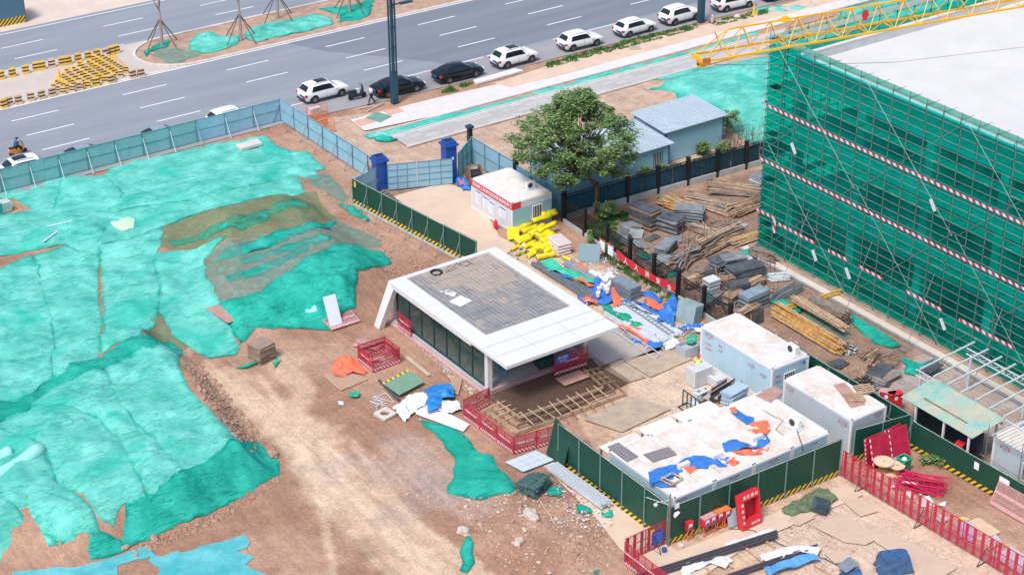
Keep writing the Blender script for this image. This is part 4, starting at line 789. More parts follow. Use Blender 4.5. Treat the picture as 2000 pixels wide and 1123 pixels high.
# corner in the photograph at px 1015,833: inner line, mid line, outer line
FA = g(960, 776, .5); FC = g(1013, 812, .5); FB = g(1180, 762, .5) ; 
inA = g(971, 785, .45); inC = g(1014, 815, .45); inB = g(1178, 757, .45); inD = g(1140, 722, .45)
for k, dz in ((0, .45), (1, .30), (2, .15)):
    d_ = .52*k
    a_ = Vector((inA.x-d_, inA.y+.0, dz)); c_ = Vector((inC.x-d_, inC.y-d_, dz)); b_ = Vector((inB.x+d_, inB.y-d_, dz)); e_ = Vector((inD.x+d_, inD.y, dz))
    fplank(a_, c_, .05, .2); fplank(c_, b_, .05, .2, wood2 if k != 1 else wood); fplank(b_, e_, .05, .2, wood)
n_ = 9
for i in range(n_):
    f_ = (i+.35)/n_; x = inC.x+(inB.x-inC.x)*f_; y = inC.y+(inB.y-inC.y)*f_; j_ = random.uniform(-.12, .12)
    fplank((x+j_, y+.3, .62), (x-j_, y-1.25, .42), .06, .05, wood2, 'cross_batten'); fplank((x+.1, y-1.2, .40), (x+.12, y-1.7, .04), .05, .05, wood, 'strut')
for i in range(4):
    f_ = (i+.4)/4; x = inC.x+(inA.x-inC.x)*f_; y = inC.y+(inA.y-inC.y)*f_
    fplank((x+.35, y-.05, .62), (x-1.3, y+.1, .42), .06, .05, wood2, 'cross_batten'); fplank((x-1.2, y, .4), (x-1.65, y-.05, .05), .05, .05, wood, 'strut')
for i in range(4):
    f_ = (i+.4)/4; x = inB.x+(inD.x-inB.x)*f_; y = inB.y+(inD.y-inB.y)*f_
    fplank((x-.25, y, .6), (x+1.2, y+.05, .4), .06, .05, wood, 'cross_batten')
# ================================================================== BUILDING, SCAFFOLD, CRANE
bx, by, bz, ph = 23.3, -1.8, 14.6, .65
rc = M('roof_slab_concrete', (.55,.55,.56), .8, .06, .35, c2=(.62,.62,.62), dirt=.22, dc=(.55,.5,.46)); bc = M('bare_concrete', (.50,.52,.53), .85, .12, .8, bump=.1)
t = thing('concrete_building', 'large bare concrete building under green scaffold netting with a pale flat roof', 'building', (bx, by, 0)); BL = 90; BW = 60
MB().box(0, -BL, bz-.35, BW, 0, bz).build('roof_slab', rc, t)
MB().box(0, -.22, bz, BW, 0, bz+ph).box(0, -BL, bz, .22, -.22, bz+ph).build('parapet', bc, t)
MB().box(-.06, -.26, bz+ph, BW, .06, bz+ph+.07).box(-.06, -BL, bz+ph, .26, -.26, bz+ph+.07).build('coping', M('coping_concrete', (.60,.60,.60), .8, .05, 1), t)
MB().box(0, -BL, bz-1.25, .35, 0, bz-.352).box(.35, -.35, bz-1.25, BW, 0, bz-.352).build('edge_beam', bc, t)
for z in (4.9, 9.8):
    MB().box(0, -BL, z-.7, BW, 0, z).build('floor_slab', bc, t)
cm = MB().box(.05, -.7, 0, .75, 0, bz-1.2).mesh('column', bc)
for i in range(12): onode('column', cm, t, (0, -.01-i*6.4, 0))
for i in range(1, 7): onode('column', cm, t, (i*8, -.01, 0))
for i in range(6): onode('column', cm, t, (7, -.01-i*6.4, 0))
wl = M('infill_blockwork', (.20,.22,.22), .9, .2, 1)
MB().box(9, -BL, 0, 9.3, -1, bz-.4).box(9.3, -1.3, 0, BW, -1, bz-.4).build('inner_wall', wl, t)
for i in range(12):
    for z in (4.9, 9.8): onode('parapet_upstand', cm.copy() if 0 else (MB().box(.05, -5.6, 0, .2, 0, 1.0).mesh('parapet_upstand', bc)), t, (0, -.75-i*6.4, z)) if i < 6 else None
def wire(label, pts, r=.012, m_=black, cat='cable', name='cable'): return tag(MB().path(pts, r, 4).build(name, m_), label, cat)
# scaffold
sx0, sy0, sh = 21.9, -.55, 16.9; YE = -40; XE = 66
s = thing('scaffolding', 'tall tube scaffolding with green netting wrapped round the concrete building', 'scaffolding', (sx0, sy0, 0))
scm = M('scaffold_tube', (.22,.27,.28), .45, .25, 3, metal=.4); scd = M('scaffold_coupler', (.03,.035,.04), .6)
po = MB().tube((0,0,0), (0,0,sh), .026, 5).mesh('standard', scm); pi_ = MB().tube((0,0,0), (0,0,sh-1), .026, 5).mesh('standard', scm)
SP = 1.5; ny_ = int(-(YE-sy0)/SP); nx_ = int((XE-sx0)/1.8)
for i in range(ny_+1): onode('standard', po, s, (0, -i*SP, 0)); onode('standard', pi_, s, (.95, -.6-i*SP, 0)) if i*SP < 30 else None
for i in range(1, nx_): onode('standard', po, s, (i*1.8, 0, 0)); onode('standard', pi_, s, (i*1.8, -.9, 0)) if i < 12 else None
Ly = ny_*SP; Lx = nx_*1.8; lev = 1.8; zs = []
z = .25
while z < sh: zs.append(z); z += .6
ly = MB().tube((0,.4,0), (0,-Ly,0), .021, 4).mesh('ledger', scm); lx = MB().tube((-.4,0,0), (Lx,0,0), .021, 4).mesh('ledger', scm)
for k, z in enumerate(zs):
    onode('ledger', ly, s, (-.04, 0, z)); onode('ledger', lx, s, (0, .04, z))
    if k % 3 == 0 and z < 15.5: onode('ledger', ly, s, (.95, 0, z)); onode('ledger', lx, s, (0, -.9, z))
q = MB()
for i in range(ny_+1):
    for z in zs: q.box(-.05, -i*SP-.04, z-.04, .035, -i*SP+.04, z+.05)
for i in range(nx_):
    for z in zs: q.box(i*1.8-.04, -.04, z-.04, i*1.8+.04, .06, z+.05)
stuff(q.build('couplers', scd, s))
tm_ = MB().tube((-.05,0,0), (1.1,0,0), .02, 4).mesh('transom', scm)
for i in range(0, 18):
    for z in zs[::3]: onode('transom', tm_, s, (0, -i*SP-.06, z+.05))
# raking shores and cross braces
for y0 in (-.6, -9.6, -18.6, -27.6):
    for dz in (0,):
        MB().tube((-.08, y0, .2), (-.08, y0-8.8, 8.6), .017, 4).build('cross_brace', scm, s); MB().tube((-.11, y0-8.8, .2), (-.11, y0, 8.6), .017, 4).build('cross_brace', scm, s)
        MB().tube((-.08, y0, 8.4), (-.08, y0-8.8, 16.4), .017, 4).build('cross_brace', scm, s); MB().tube((-.11, y0-8.8, 8.4), (-.11, y0, 16.4), .017, 4).build('cross_brace', scm, s)
for y0 in (-5.5, -11.8, -17.6, -23.5): MB().tube((-2.6, y0, .1), (-.1, y0+.3, 5.2), .024, 4).build('raking_shore', scm, s)
# decks
for z in zs[3::6]: MB().box(.08, -Ly, z-.05, .85, 0, z-.02).build('deck', M('scaffold_deck', (.25,.33,.30), .8, .2, 2), s); MB().box(.08, -.85, z-.05, Lx, -.08, z-.02).build('deck', M('scaffold_deck', (.2,.2,.2)), s)
# netting behind the outer standards, bay by bay sheets with vertical ripples
def ripnet(name, L_, z0, z1, axis, mat, off, seed):
    nu = int(L_/.3); nv = 8; vs = []; fs = []
    for i in range(nu+1):
        for j in range(nv+1):
            u = i*.3; z = z0+(z1-z0)*j/nv; d_ = .05*mnoise.noise((u*.9, z*.25, seed))+.03*mnoise.noise((u*3.1, z*.5, seed+4))
            vs.append((off+d_, -u, z) if axis == 'y' else (u, -off+d_, z))
    for i in range(nu):
        for j in range(nv): a_ = i*(nv+1)+j; fs.append((a_, a_+1, a_+nv+2, a_+nv+1))
    return MB().add(vs, fs).build(name, mat, s, smooth=True)
ripnet('safety_net', Ly, .35, 16.2, 'y', net_scaf, .07, 1); ripnet('safety_net', Ly, 16.22, 16.8, 'y', net_scaf2, .07, 2)
ripnet('safety_net', Lx, .35, 15.3, 'x', net_scaf, .09, 3); ripnet('safety_net', Lx, 15.32, 16.7, 'x', net_scaf2, .09, 4)
# striped tapes: heights found from the photograph
rn = random.Random(9)
def tape(z, y0, y1, x=-.09): MB().box(x, y1, z, x+.03, y0, z+.19).build('warning_board', RW_Y, s)
tape(11.35, 0, -32); tape(7.1, 0.3, -32); tape(3.0+.0, .4, -1.8) 
for a_, b_ in ((-2.2, -6.0), (-7.4, -9.4), (-10.4, -12.8), (-15.0, -18.3), (-19.8, -24.4), (-27, -31)): tape(2.75, a_, b_)
MB().box(-.1, -1.9, 1.95, -.06, -1.62, 3.0).build('warning_board', RW_Y, s); tape(11.6, .3, -.0)
for y_, z_ in ((-6.1,1.9),(-9.5,1.9),(-18.5,1.9),(-3.2,9.2),(-16.5,9.9)): o = MB().box(-.14, -.14, -.42, -.1, .14, .42).build('white_board', steel_white, s, (0, y_, z_)); o.rotation_euler[0] = R(-35)
# concrete strip and kerb at scaffold foot
struct(MB().box(20.75, -42, 0, 21.45, .1, .06).build('drain_strip', M('strip_concrete', (.62,.55,.49), .85, .08, 1, dirt=.25)))
struct(MB().box(20.62, -42, 0, 20.75, .1, .14).build('strip_kerb', M('strip_edge', (.28,.30,.33), .8, .4, 4)))
struct(MB().box(21.5, -42, 0, 23.2, .2, .03).build('scaffold_footing', M('footing_soil', (.38,.28,.22), .9, .2, 1.5)))
# ---- tower crane jib crossing above
jz = 27.0; ja = g(1376, 121, jz); jb = g(2000, 13, jz); jd = (jb-ja).normalized(); jr = Vector((-jd.y, jd.x, 0))
cr = thing('crane_jib', 'yellow lattice tower crane jib reaching in over the building roof', 'crane', tuple(ja), math.atan2(jd.y, jd.x)); JL = 40; jw = 1.15; jh = 1.35
ym = M('crane_yellow', (.86,.46,.015), .5, .10, 2, dirt=.12, dc=(.45,.28,.12))
for y_ in (0, jw): MB().box(0, y_-.048, -.048, JL, y_+.048, .048).build('bottom_chord', ym, cr)
MB().box(1.7, jw/2-.042, jh-.042, JL, jw/2+.042, jh+.042).build('top_chord', ym, cr)
b1 = MB().beam((0,0,0), (.85,jw/2,jh), .038).mesh('lacing', ym); b2 = MB().beam((1.7,0,0), (.85,jw/2,jh), .038).mesh('lacing', ym); b3 = MB().beam((0,jw,0), (.85,jw/2,jh), .038).mesh('lacing', ym); b4 = MB().beam((1.7,jw,0), (.85,jw/2,jh), .038).mesh('lacing', ym); b5 = MB().beam((0,0,0), (0,jw,0), .045).mesh('lacing', ym); b6 = MB().beam((0,0,0), (1.7,jw,0), .034).mesh('lacing', ym)
for i in range(23):
    x = i*1.7
    for m_ in ((b1, b2, b3, b4, b5, b6) if i > 0 else (b2, b4, b5, b6)): onode('lacing', m_, cr, (x+.0, 0, 0))
MB().beam((0,0,0), (1.7,jw/2,jh), .05).beam((0,jw,0), (1.7,jw/2,jh), .05).box(-.12, -.05, -.12, .05, jw+.05, .1).box(-.05, jw*.5-.15, -.5, .3, jw*.5+.15, -.1).build('jib_head', ym, cr)
MB().lathe([(.05,-.14),(.17,-.12),(.17,.12),(.05,.14)], (0,0,0), 12).build('sheave', darkmetal, cr, (.1, jw*.5, -.35)).rotation_euler = (R(90), 0, 0)
MB().box(-.15, -.2, -.1, .25, -.05, .22).build('winch_box', M('rust_orange', (.45,.18,.04), .7, .3, 5), cr); 
tr_ = onode('trolley', MB().box(-.55, -.1, -.12, .55, jw+.1, .0).box(-.3, .2, .0, .3, jw-.2, .25).mesh('trolley', ym), cr, (7.4, 0, jh+.1)); tr_.scale = (.5, .4, .6); tr_.location = (5.2, jw/2-.2, jh)
MB().box(-.12, -.05, -.6, .12, .05, 0).box(-.2, -.03, -.4, .2, .03, -.2).build('red_marker_plates', redp, cr, (10.1, .3, jh-.1))
wire('thin cable sagging above the flat roof from the crane side', [g(1395, 127, 24), g(1560, 128, 21.5), g(1750, 122, 20), g(2040, 88, 22)], .012)
# ================================================================== CABINS
win_bar = M('window_bar', (.75,.77,.8), .4)
def window(par, loc, w_, h_, axis, bars=4, fm=None):
    """window in a wall: axis 'x' wall faces -X, 'y' wall faces -Y"""
    fm = fm or white_paint; q = MB(); a_ = .05
    f_ = MB().box(-w_/2, -.04, -h_/2, -w_/2+a_, .02, h_/2).box(w_/2-a_, -.04, -h_/2, w_/2, .02, h_/2).box(-w_/2+a_, -.04, h_/2-a_, w_/2-a_, .02, h_/2).box(-w_/2+a_, -.04, -h_/2, w_/2-a_, .02, -h_/2+a_).build('window', fm, par, loc)
    f_.rotation_euler = (0, 0, R(-90) if axis == 'x' else 0)
    MB().box(-w_/2+a_, -.012, -h_/2+a_, w_/2-a_, -.004, h_/2-a_).build('pane', glass_dk, f_)
    for i in range(1, bars+1): q.box(-w_/2+i*w_/(bars+1)-.015, -.055, -h_/2, -w_/2+i*w_/(bars+1)+.015, -.04, h_/2)
    q.build('window_bars', win_bar, f_)
def cabin(label, x0, y0, w_, d_, h_, wall, rooflines=2, name='cabin', roofm=None, writing=(), frame=cont_w, base=.0, recess=True):
    """flat pack site cabin: corner posts, top and bottom rails, wall panels, roof skin in sections"""
    t = thing(name, label, 'site cabin', (x0, y0, base)); p_ = .14
    for a_, b_ in ((0,0),(w_-p_,0),(0,d_-p_),(w_-p_,d_-p_)): MB().box(a_, b_, 0, a_+p_, b_+p_, h_-.001).build('corner_post', frame, t)
    for nm, z0, z1 in (('top_rail', h_-.16, h_), ('bottom_rail', 0, .14)):
        MB().box(p_, .004, z0, w_-p_, .1, z1).box(p_, d_-.1, z0, w_-p_, d_-.004, z1).box(.004, p_, z0, .1, d_-p_, z1).box(w_-.1, p_, z0, w_-.004, d_-p_, z1).build(nm, frame, t)
    n = max(2, int((d_-2*p_)/.98)); pw = (d_-2*p_)/n
    m1 = MB().box(.03, .004, .141, .07, pw-.004, h_-.161).mesh('wall_panel', wall)
    for i in range(n): onode('wall_panel', m1, t, (0, p_+i*pw, 0)); 
    MB().box(w_-.07, p_, .141, w_-.03, d_-p_, h_-.161).build('wall_panel', wall, t)
    n2 = max(2, int((w_-2*p_)/.98)); pw2 = (w_-2*p_)/n2; m2 = MB().box(.004, .03, .141, pw2-.004, .07, h_-.161).mesh('wall_panel', wall)
    for i in range(n2): onode('wall_panel', m2, t, (p_+i*pw2, 0, 0))
    MB().box(p_, d_-.07, .141, w_-p_, d_-.03, h_-.161).build('wall_panel', wall, t)
    rm = roofm or cont_r; k = rooflines+1; sw = (w_-.24)/k
    for i in range(k): MB().bev(.12+i*sw+.018, .12, h_-.03, .12+(i+1)*sw-.018, d_-.12, h_+.035, .02).build('roof_panel', rm, t)
    MB().box(.1, .1, h_-.08, w_-.1, d_-.1, h_-.035).build('roof_pan', M('roof_pan_seam', (.33,.30,.29), .8, .2), t)
    for a_, b_ in ((.07,.07),(w_-.07,.07),(.07,d_-.07),(w_-.07,d_-.07)): MB().box(a_-.045, b_-.045, h_, a_+.045, b_+.045, h_+.04).build('corner_fitting', darkmetal, t)
    for (face, u, z, s_, size, m_) in writing:
        if face == 'x': text('lettering', s_, size, m_, t, (-.0+.024, d_-u, z), FACE_XN)
        else: text('lettering', s_, size, m_, t, (u, .024, z), FACE_YN)
    return t
def stickers(face, u, z, k=1.0, phone='029'):
    return [(face, u, z+.20*k, '打包箱 集装箱', .13*k, letter_c), (face, u, z+.02*k, '租赁出售', .2*k, letter_r), (face, u, z-.17*k, '活动房', .13*k, letter_c)]
wr = stickers('x', .8, 2.15)+[('x', .8, 1.55, '厂房租赁', .16, letter_r), ('x', .8, 1.2, '箱房租售', .16, letter_r), ('x', 2.0, 1.95, '租赁', .22, letter_r), ('x', 2.0, 1.6, '出售', .22, letter_c)]+stickers('x', 5.0, 1.9, .8)+stickers('x', 6.15, 1.7, .7)+[('y', .55, 1.9, '箱房', .2, letter_r), ('y', .6, 1.5, '租赁', .25, letter_c), ('y', 2.6, 2.2, '广厦', .28, letter_b)]
o = cabin('pale blue flat pack cabin with pink and green lettering on its long side', 7.65, -17.85, 3.15, 7.0, 2.62, cont_b, 2, 'cabin', writing=wr)
window(o, (1.55, .02, 1.5), 1.0, .9, 'y', 5)
q = cabin('light grey flat pack cabin with dusty roof carrying timber pallets', 7.45, -25.15, 2.95, 6.05, 2.62, cont_g, 2, 'cabin', writing=stickers('x', .6, 2.1, .9)+stickers('x', 5.3, 2.0, 1.0)+stickers('y', 2.3, 2.2, .8))
names = ['leftmost of the row of four cabins, with two dark mats on its dusty roof', 'second cabin from the left in the row, stained white roof panels', 'third cabin from the left in the row, blue and orange tarp across its roof', 'rightmost of the row of four cabins, with an air conditioner on its roof']
for i in range(4):
    cabin(names[i], -6.5+i*3.0, -25.35+.0*i, 2.98, 5.95 if i else 6.1, 2.62, cont_b, 3, 'cabin', writing=stickers('y', .6 if i == 0 else 1.5, 2.3, .9) if i < 3 else [('y', 1.7, 2.25, '打包箱', .2, letter_c)])
# low roofs at the back of the row
for x0, w_, l_ in ((-6.5, 2.7, 'dusty timber edged awning plate at the back of the leftmost cabin'), (-3.4, 2.4, 'clean white plate with a rolled tarp at the back of the second cabin'), (-.7, 2.9, 'narrow white plate at the back of the third cabin')):
    t = thing('roof_plate', l_, 'plate', (x0, -19.2, 2.3)); MB().bev(0, 0, 0, w_, 1.1 if x0 > -6 else .9, .12, .02).build('plate', cont_r if x0 < -6 else white_paint, t); MB().box(.1, .8, -2.3, .2, .88, 0).box(w_-.2, .8, -2.3, w_-.1, .88, 0).build('prop', galv, t)
# guard cabin with banner
gd = cabin('white guard cabin by the gate with a red banner and notices on its long side', 8.4, 11.95, 3.65, 5.6, 2.5, M('guard_wall', (.62,.66,.70), .5, .05, 1), 2, 'guard_cabin', roofm=M('guard_roof', (.72,.71,.68), .6, .06, 1, dirt=.4, dc=(.52,.42,.34)))
MB().box(-.03, -.03, 1.95, -.01, 5.6, 2.48).build('banner', redp, gd); text('lettering', '推进施工标准化管理', .36, letter_w, gd, (-.035, 3.75, 2.2), FACE_XN); text('lettering', '积极推进绿色施工', .36, letter_w, gd, (-.035, 1.45, 2.2), FACE_XN)
MB().box(-.01, -.03, 1.95, .75, -.01, 2.48).build('banner', redp, gd)
MB().box(0, -.028, .1, 3.6, -.002, 1.94).build('blue_end_wall', M('guard_blue', (.25,.48,.60), .5, .06, 1), gd)
for u, z, w_, h_ in ((4.6,1.25,.75,1.1), (3.55,1.2,.9,1.0), (2.75,1.05,.7,1.05), (1.3,1.2,.95,1.0)):
    p_ = MB().box(-.012, u-w_/2, z-h_/2, .0, u+w_/2, z+h_/2).build('notice_sheet', paper, gd)
    MB().box(-.018, u-w_/2+.03, z+h_/2-.14, -.013, u+w_/2-.03, z+h_/2-.04).build('heading_bar', letter_b, p_)
    q = MB(); 
    for k in range(6): q.box(-.018, u-w_/2+.08, z+h_/2-.28-k*.12, -.013, u+w_/2-.1-random.random()*.2, z+h_/2-.25-k*.12)
    q.build('printed_lines', M('print_grey', (.35,.42,.6), .6), p_)
window(gd, (2.3, -.035, 1.25), .95, 1.15, 'y', 5)
tag(MB().lathe([(.17,0),(.17,.55),(.15,.62),(.05,.68),(.04,.75)], (0,0,0), 12).build('fire_extinguisher', redp, None, tuple(g(968,446))), 'pair sized red extinguisher box standing at the guard cabin wall', 'extinguisher')
def ac_unit(label, c, rz=0, s=1.0, fan='x', stand=0):
    t = thing('air_conditioner', label, 'air conditioner', c, rz); w_, d_, h_ = .85*s, .32*s, .58*s
    MB().bev(-d_/2, -w_/2, .06, d_/2, w_/2, h_+.06, .02).build('casing', white_paint, t)
    MB().lathe([(.23*s,0),(.23*s,.012),(.05*s,.016)], (0,0,0), 16).build('fan_grille', darkmetal, t, (-d_/2-.004, .1*s, h_/2+.06)).rotation_euler = (0, R(-90), 0)
    MB().box(-d_/2-.2, -w_/2-.1, 0, d_/2+.2, w_/2+.1, .04).build('tray', steel_white, t)
    return t
p = g(1190+0, 0) if 0 else None
ac_unit('outdoor air conditioner unit on the roof of the long pale blue cabin', tuple(g(1548,690,2.68)), 0)
ac_unit('outdoor air conditioner unit on the roof of the rightmost cabin in the row', tuple(g(1552,834,2.68)), R(5))
ac_unit('small air conditioner on the guard cabin roof', (11.0, 13.3, 2.55), R(90), .9)
# ---- prefab site offices
def shedroof(q, x0, y0, x1, y1, z0, z1, step=.25, axis='x'):
    """ribbed sheet, ribs run along y"""
    n = int((x1-x0)/step)
    for i in range(n+1):
        x = x0+i*step; q.box(x-.03, y0, z0, x+.03, y1, z1)
def prefab(label, x0, y0, x1, y1, h_, ridge, wins=(), trim=None, name='site_office'):
    t = thing(name, label, 'site office', (x0, y0, 0)); w_, d_ = x1-x0, y1-y0; wb = M('prefab_wall_blue', (.30,.53,.66), .5, .08, .6, dirt=.06); bt = trim or M('prefab_blue_trim', (.02,.10,.38), .4)
    MB().box(0, 0, 0, w_, .08, h_).box(0, d_-.08, 0, w_, d_, h_).box(0, .08, 0, .08, d_-.08, h_).box(w_-.08, .08, 0, w_, d_-.08, h_).build('wall', wb, t)
    for a_, b_ in ((-.02,-.02),(w_-.1,-.02),(-.02,d_-.1),(w_-.1,d_-.1)): MB().box(a_, b_, 0, a_+.12, b_+.12, h_+.01).build('corner_post', bt, t)
    e = .25; q = MB()
    # mono pitch falls towards -y slightly
    q.add([(-e,-e,h_+.02),(w_+e,-e,h_+.02),(w_+e,d_+e,h_+ridge),(-e,d_+e,h_+ridge),(-e,-e,h_+.08),(w_+e,-e,h_+.08),(w_+e,d_+e,h_+ridge+.06),(-e,d_+e,h_+ridge+.06)], [(0,3,2,1),(4,5,6,7),(0,1,5,4),(1,2,6,5),(2,3,7,6),(3,0,4,7)])
    r_ = q.build('roof', roofgrey, t); n = int((w_+2*e)/.3); q = MB()
    for i in range(n+1):
        x = -e+i*(w_+2*e)/n; q.add([(x-.035,-e,h_+.085),(x+.035,-e,h_+.085),(x+.035,d_+e,h_+ridge+.065),(x-.035,d_+e,h_+ridge+.065),(x-.02,-e,h_+.13),(x+.02,-e,h_+.13),(x+.02,d_+e,h_+ridge+.11),(x-.02,d_+e,h_+ridge+.11)], [(4,5,6,7),(0,1,5,4),(1,2,6,5),(2,3,7,6),(3,0,4,7)])
    stuff(q.build('roof_ribs', M('roof_rib', (.45,.55,.62), .4), r_))
    for u, z, ww, hh in wins: window(t, (u, -.02, z), ww, hh, 'y', 5, M('window_blue', (.15,.35,.45), .5))
    return t
prefab('pale blue prefab office with a ribbed grey roof, farther from the tree', 26.0, 15.4, 32.2, 19.5, 2.7, .3)
prefab('pale blue prefab office with barred windows, partly under the tree', 14.8, 13.9, 25.2, 18.6, 2.45, .3, [(9.2,1.45,1.0,1.2),(5.0,1.45,.9,1.1)])
# ---- lean-to canopy with turquoise sheets
t = thing('sheet_canopy', 'open canopy roofed with rusted turquoise sheets on white posts', 'canopy', (12.0, -30.6, 0)); q = MB(); Wc, Dc, hc = 2.8, 5.8, 2.5
nsh = 6
for i in range(nsh):
    w_ = Dc/nsh; MB().add([(0,i*w_,hc),(Wc,i*w_,hc+.35),(Wc,(i+1)*w_+.05,hc+.35),(0,(i+1)*w_+.05,hc),(0,i*w_,hc+.03+.006*(i%2)),(Wc,i*w_,hc+.38+.006*(i%2)),(Wc,(i+1)*w_+.05,hc+.38+.006*(i%2)),(0,(i+1)*w_+.05,hc+.03+.006*(i%2))], [(0,3,2,1),(4,5,6,7),(0,1,5,4),(1,2,6,5),(2,3,7,6),(3,0,4,7)]).build('roof_sheet', roofteal, t)
for y_ in (.3, 2.3, 4.6): MB().box(.1, y_, 0, .22, y_+.12, hc).build('post', white_paint, t)
for y_ in (.3, 4.6): MB().box(2.5, y_, 0, 2.62, y_+.12, hc+.3).build('post', white_paint, t)
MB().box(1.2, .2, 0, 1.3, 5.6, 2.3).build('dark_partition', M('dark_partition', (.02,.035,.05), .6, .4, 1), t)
for y_ in (1.2, 3.0): tag(MB().beam((12.5+y_*.3, -29.6+y_*.2, hc+.17), (12.3+y_*.45, -25.9, hc+.18), .1, .04).build('timber_batten', wood, None), 'timber batten lying on the %s turquoise canopy sheets' % ('outer' if y_ < 2 else 'inner'), 'batten')
# white portal frame behind
t = thing('open_shed_skeleton', 'white open steel skeleton of parallel purlins beyond the turquoise canopy', 'steel frame', (14.9, -34, 0))
for i in range(9): MB().beam((0, 10.5-i*1.15, 2.9), (5.4, 10.9-i*1.15, 2.9), .09).build('purlin', steel_white, t)
for x_ in (0, 4.6):
    for z in (2.75, 2.35): MB().beam((x_, 10.8, z), (x_, .5, z), .07).build('truss_chord', steel_white, t)
    q = MB()
    for i in range(10): q.beam((x_, 10.5-i*1.0, 2.35), (x_, 10-i*1.0, 2.75), .04).beam((x_, 10-i*1.0, 2.75), (x_, 9.5-i*1.0, 2.35), .04)
    q.build('truss_web', steel_white, t)
    for i in range(3): MB().box(x_-.06, 10.3-i*4.6, 0, x_+.06, 10.42-i*4.6, 2.35).build('post', steel_white, t)
# right hand cabin with scaffold tube frame
rcab = cabin('white site cabin with barred windows cut off by the right picture edge', 13.2, -38.5, 3.4, 7.3, 2.6, cont_g, 2, 'cabin', roofm=M('ribbed_pale_roof', (.60,.58,.54), .5, .10, 1, dirt=.3, dc=(.45,.40,.36)), writing=stickers('x', .9, 2.1, 1.0))
for k in range(26): MB().box(-.3, 7.3-k*.28, 2.66, 3.7, 7.35-k*.28, 2.70).build('roof_rib', M('rib_pale', (.66,.64,.60), .5), rcab)
window(rcab, (.01, 4.6, 1.35), .75, 1.2, 'x', 5); window(rcab, (.01, 3.6, 1.35), .75, 1.2, 'x', 5)
t = thing('scaffold_bay', 'dark tube scaffold bay standing against the front of the right hand cabin', 'tube frame', (12.9, -31, 0)); 
for y_ in (0, -2.6, -5.2): MB().tube((0,y_,0),(0,y_,3.4),.028,5).build('standard', scm, t)
for z in (1.1, 2.75): MB().tube((0,.4,z),(0,-7,z),.026,5).build('ledger', scm, t)
for k, y_ in enumerate((-31.9, -32.35)): ac_unit(['beige outdoor air conditioner left of the other against the right hand cabin', 'white outdoor air conditioner beside the beige one against the right hand cabin'][k], (12.9, y_-.1*k, 0.05), R(90)*0, 1.0)
# ---- fire box, distribution boxes, red cabinets
fbx = thing('fire_equipment_box', 'large crimson fire equipment box with white lettering leaning back on the green hoarding', 'fire box', tuple(g(1462,1025)), R(-2)); fbx.rotation_euler = (R(-12), 0, R(2))
W3, H3 = 1.55, 2.15
MB().box(-W3/2, 0, 0, W3/2, .06, H3).build('back_plate', M('deep_crimson', (.30,.004,.02), .5, .1), fbx)
for nm, a_ in (('frame_side', (-W3/2,-.35,0,-W3/2+.32,0,H3)), ('frame_side', (W3/2-.12,-.35,0,W3/2,0,H3)), ('frame_top', (-W3/2+.32,-.35,H3-.4,W3/2-.12,0,H3)), ('frame_bottom', (-W3/2+.32,-.35,0,W3/2-.12,0,.5))): MB().box(*a_).build(nm, redp, fbx)
text('lettering', '消 防 器 材', .24, letter_w, fbx, (.05, -.358, H3-.2), (R(90),0,0))
for k, c_ in enumerate('预防为主'): text('lettering', c_, .22, letter_w, fbx, (-W3/2+.16, -.358, H3-.62-k*.36), (R(90),0,0))
text('lettering', '消防沙箱', .17, letter_w, fbx, (.25, -.358, .22), (R(90),0,0))
def dbox(label, c, w_, m_, top):
    t = thing('distribution_box', label, 'electric box', tuple(c), R(2)); q = MB()
    for x_ in (-w_/2, w_/2-.04):
        for y_ in (-.18, .14): q.box(x_, y_, 0, x_+.04, y_+.04, .6)
    q.box(-w_/2+.04, -.18, .15, w_/2-.04, -.15, .19).build('stand', orange, t)
    MB().bev(-w_/2, -.2, .6, w_/2, .2, 1.15, .02).build('box', m_, t); MB().box(-w_/2-.02, -.22, 1.15, w_/2+.02, .22, 1.18).build('lid', top, t)
    for x_ in ((0,) if w_ < .7 else (-w_/4, w_/4)): MB().box(x_-.13, -.206, .78, x_+.13, -.2, 1.08).build('label_plate', paper, t); MB().box(x_-.1, -.21, .7, x_+.12, -.206, .88).build('door_plate', letter_b, t)
    return t
dbox('small red distribution box standing alone on orange legs', g(1343,1050), .4, redp, redp); dbox('wide red distribution box with a dusty pink top', g(1382,1040), .95, redp, pinkm)
dbox('orange distribution box with a blue plate next to the wide red one', g(1402,1030), .45, redp, orange); dbox('orange topped distribution box nearest the grey sheet and the fire box', g(1416,1025), .45, redp, orange)
t = MB().box(-.5, -.02, 0, .45, .02, 1.05).build('grey_sheet', M('grey_board', (.42,.50,.56), .5, .1, 2), None, tuple(g(1437,1026))); t.rotation_euler = (R(-18), 0, 0); tag(t, 'pale grey sheet leaning between the distribution boxes and the fire box', 'sheet')
for k in range(3):
    c = g(1424+k*4, 1012); t = thing('broom', 'green broom leaning on the hoarding beside the fire box, %s' % ['left one', 'middle one', 'right one'][k], 'broom', tuple(c), 0, 'brooms by the fire box'); MB().tube((0,0,0), (-.15+.1*k,.25,1.3), .02, 5).build('handle', wood2, t); MB().lathe([(.04,0),(.14,.2),(.17,.42),(.05,.46)], (-.15+.1*k,.25,1.15), 8).build('bristles', M('broom_green', (.02,.42,.30), .8, .3, 9), t)
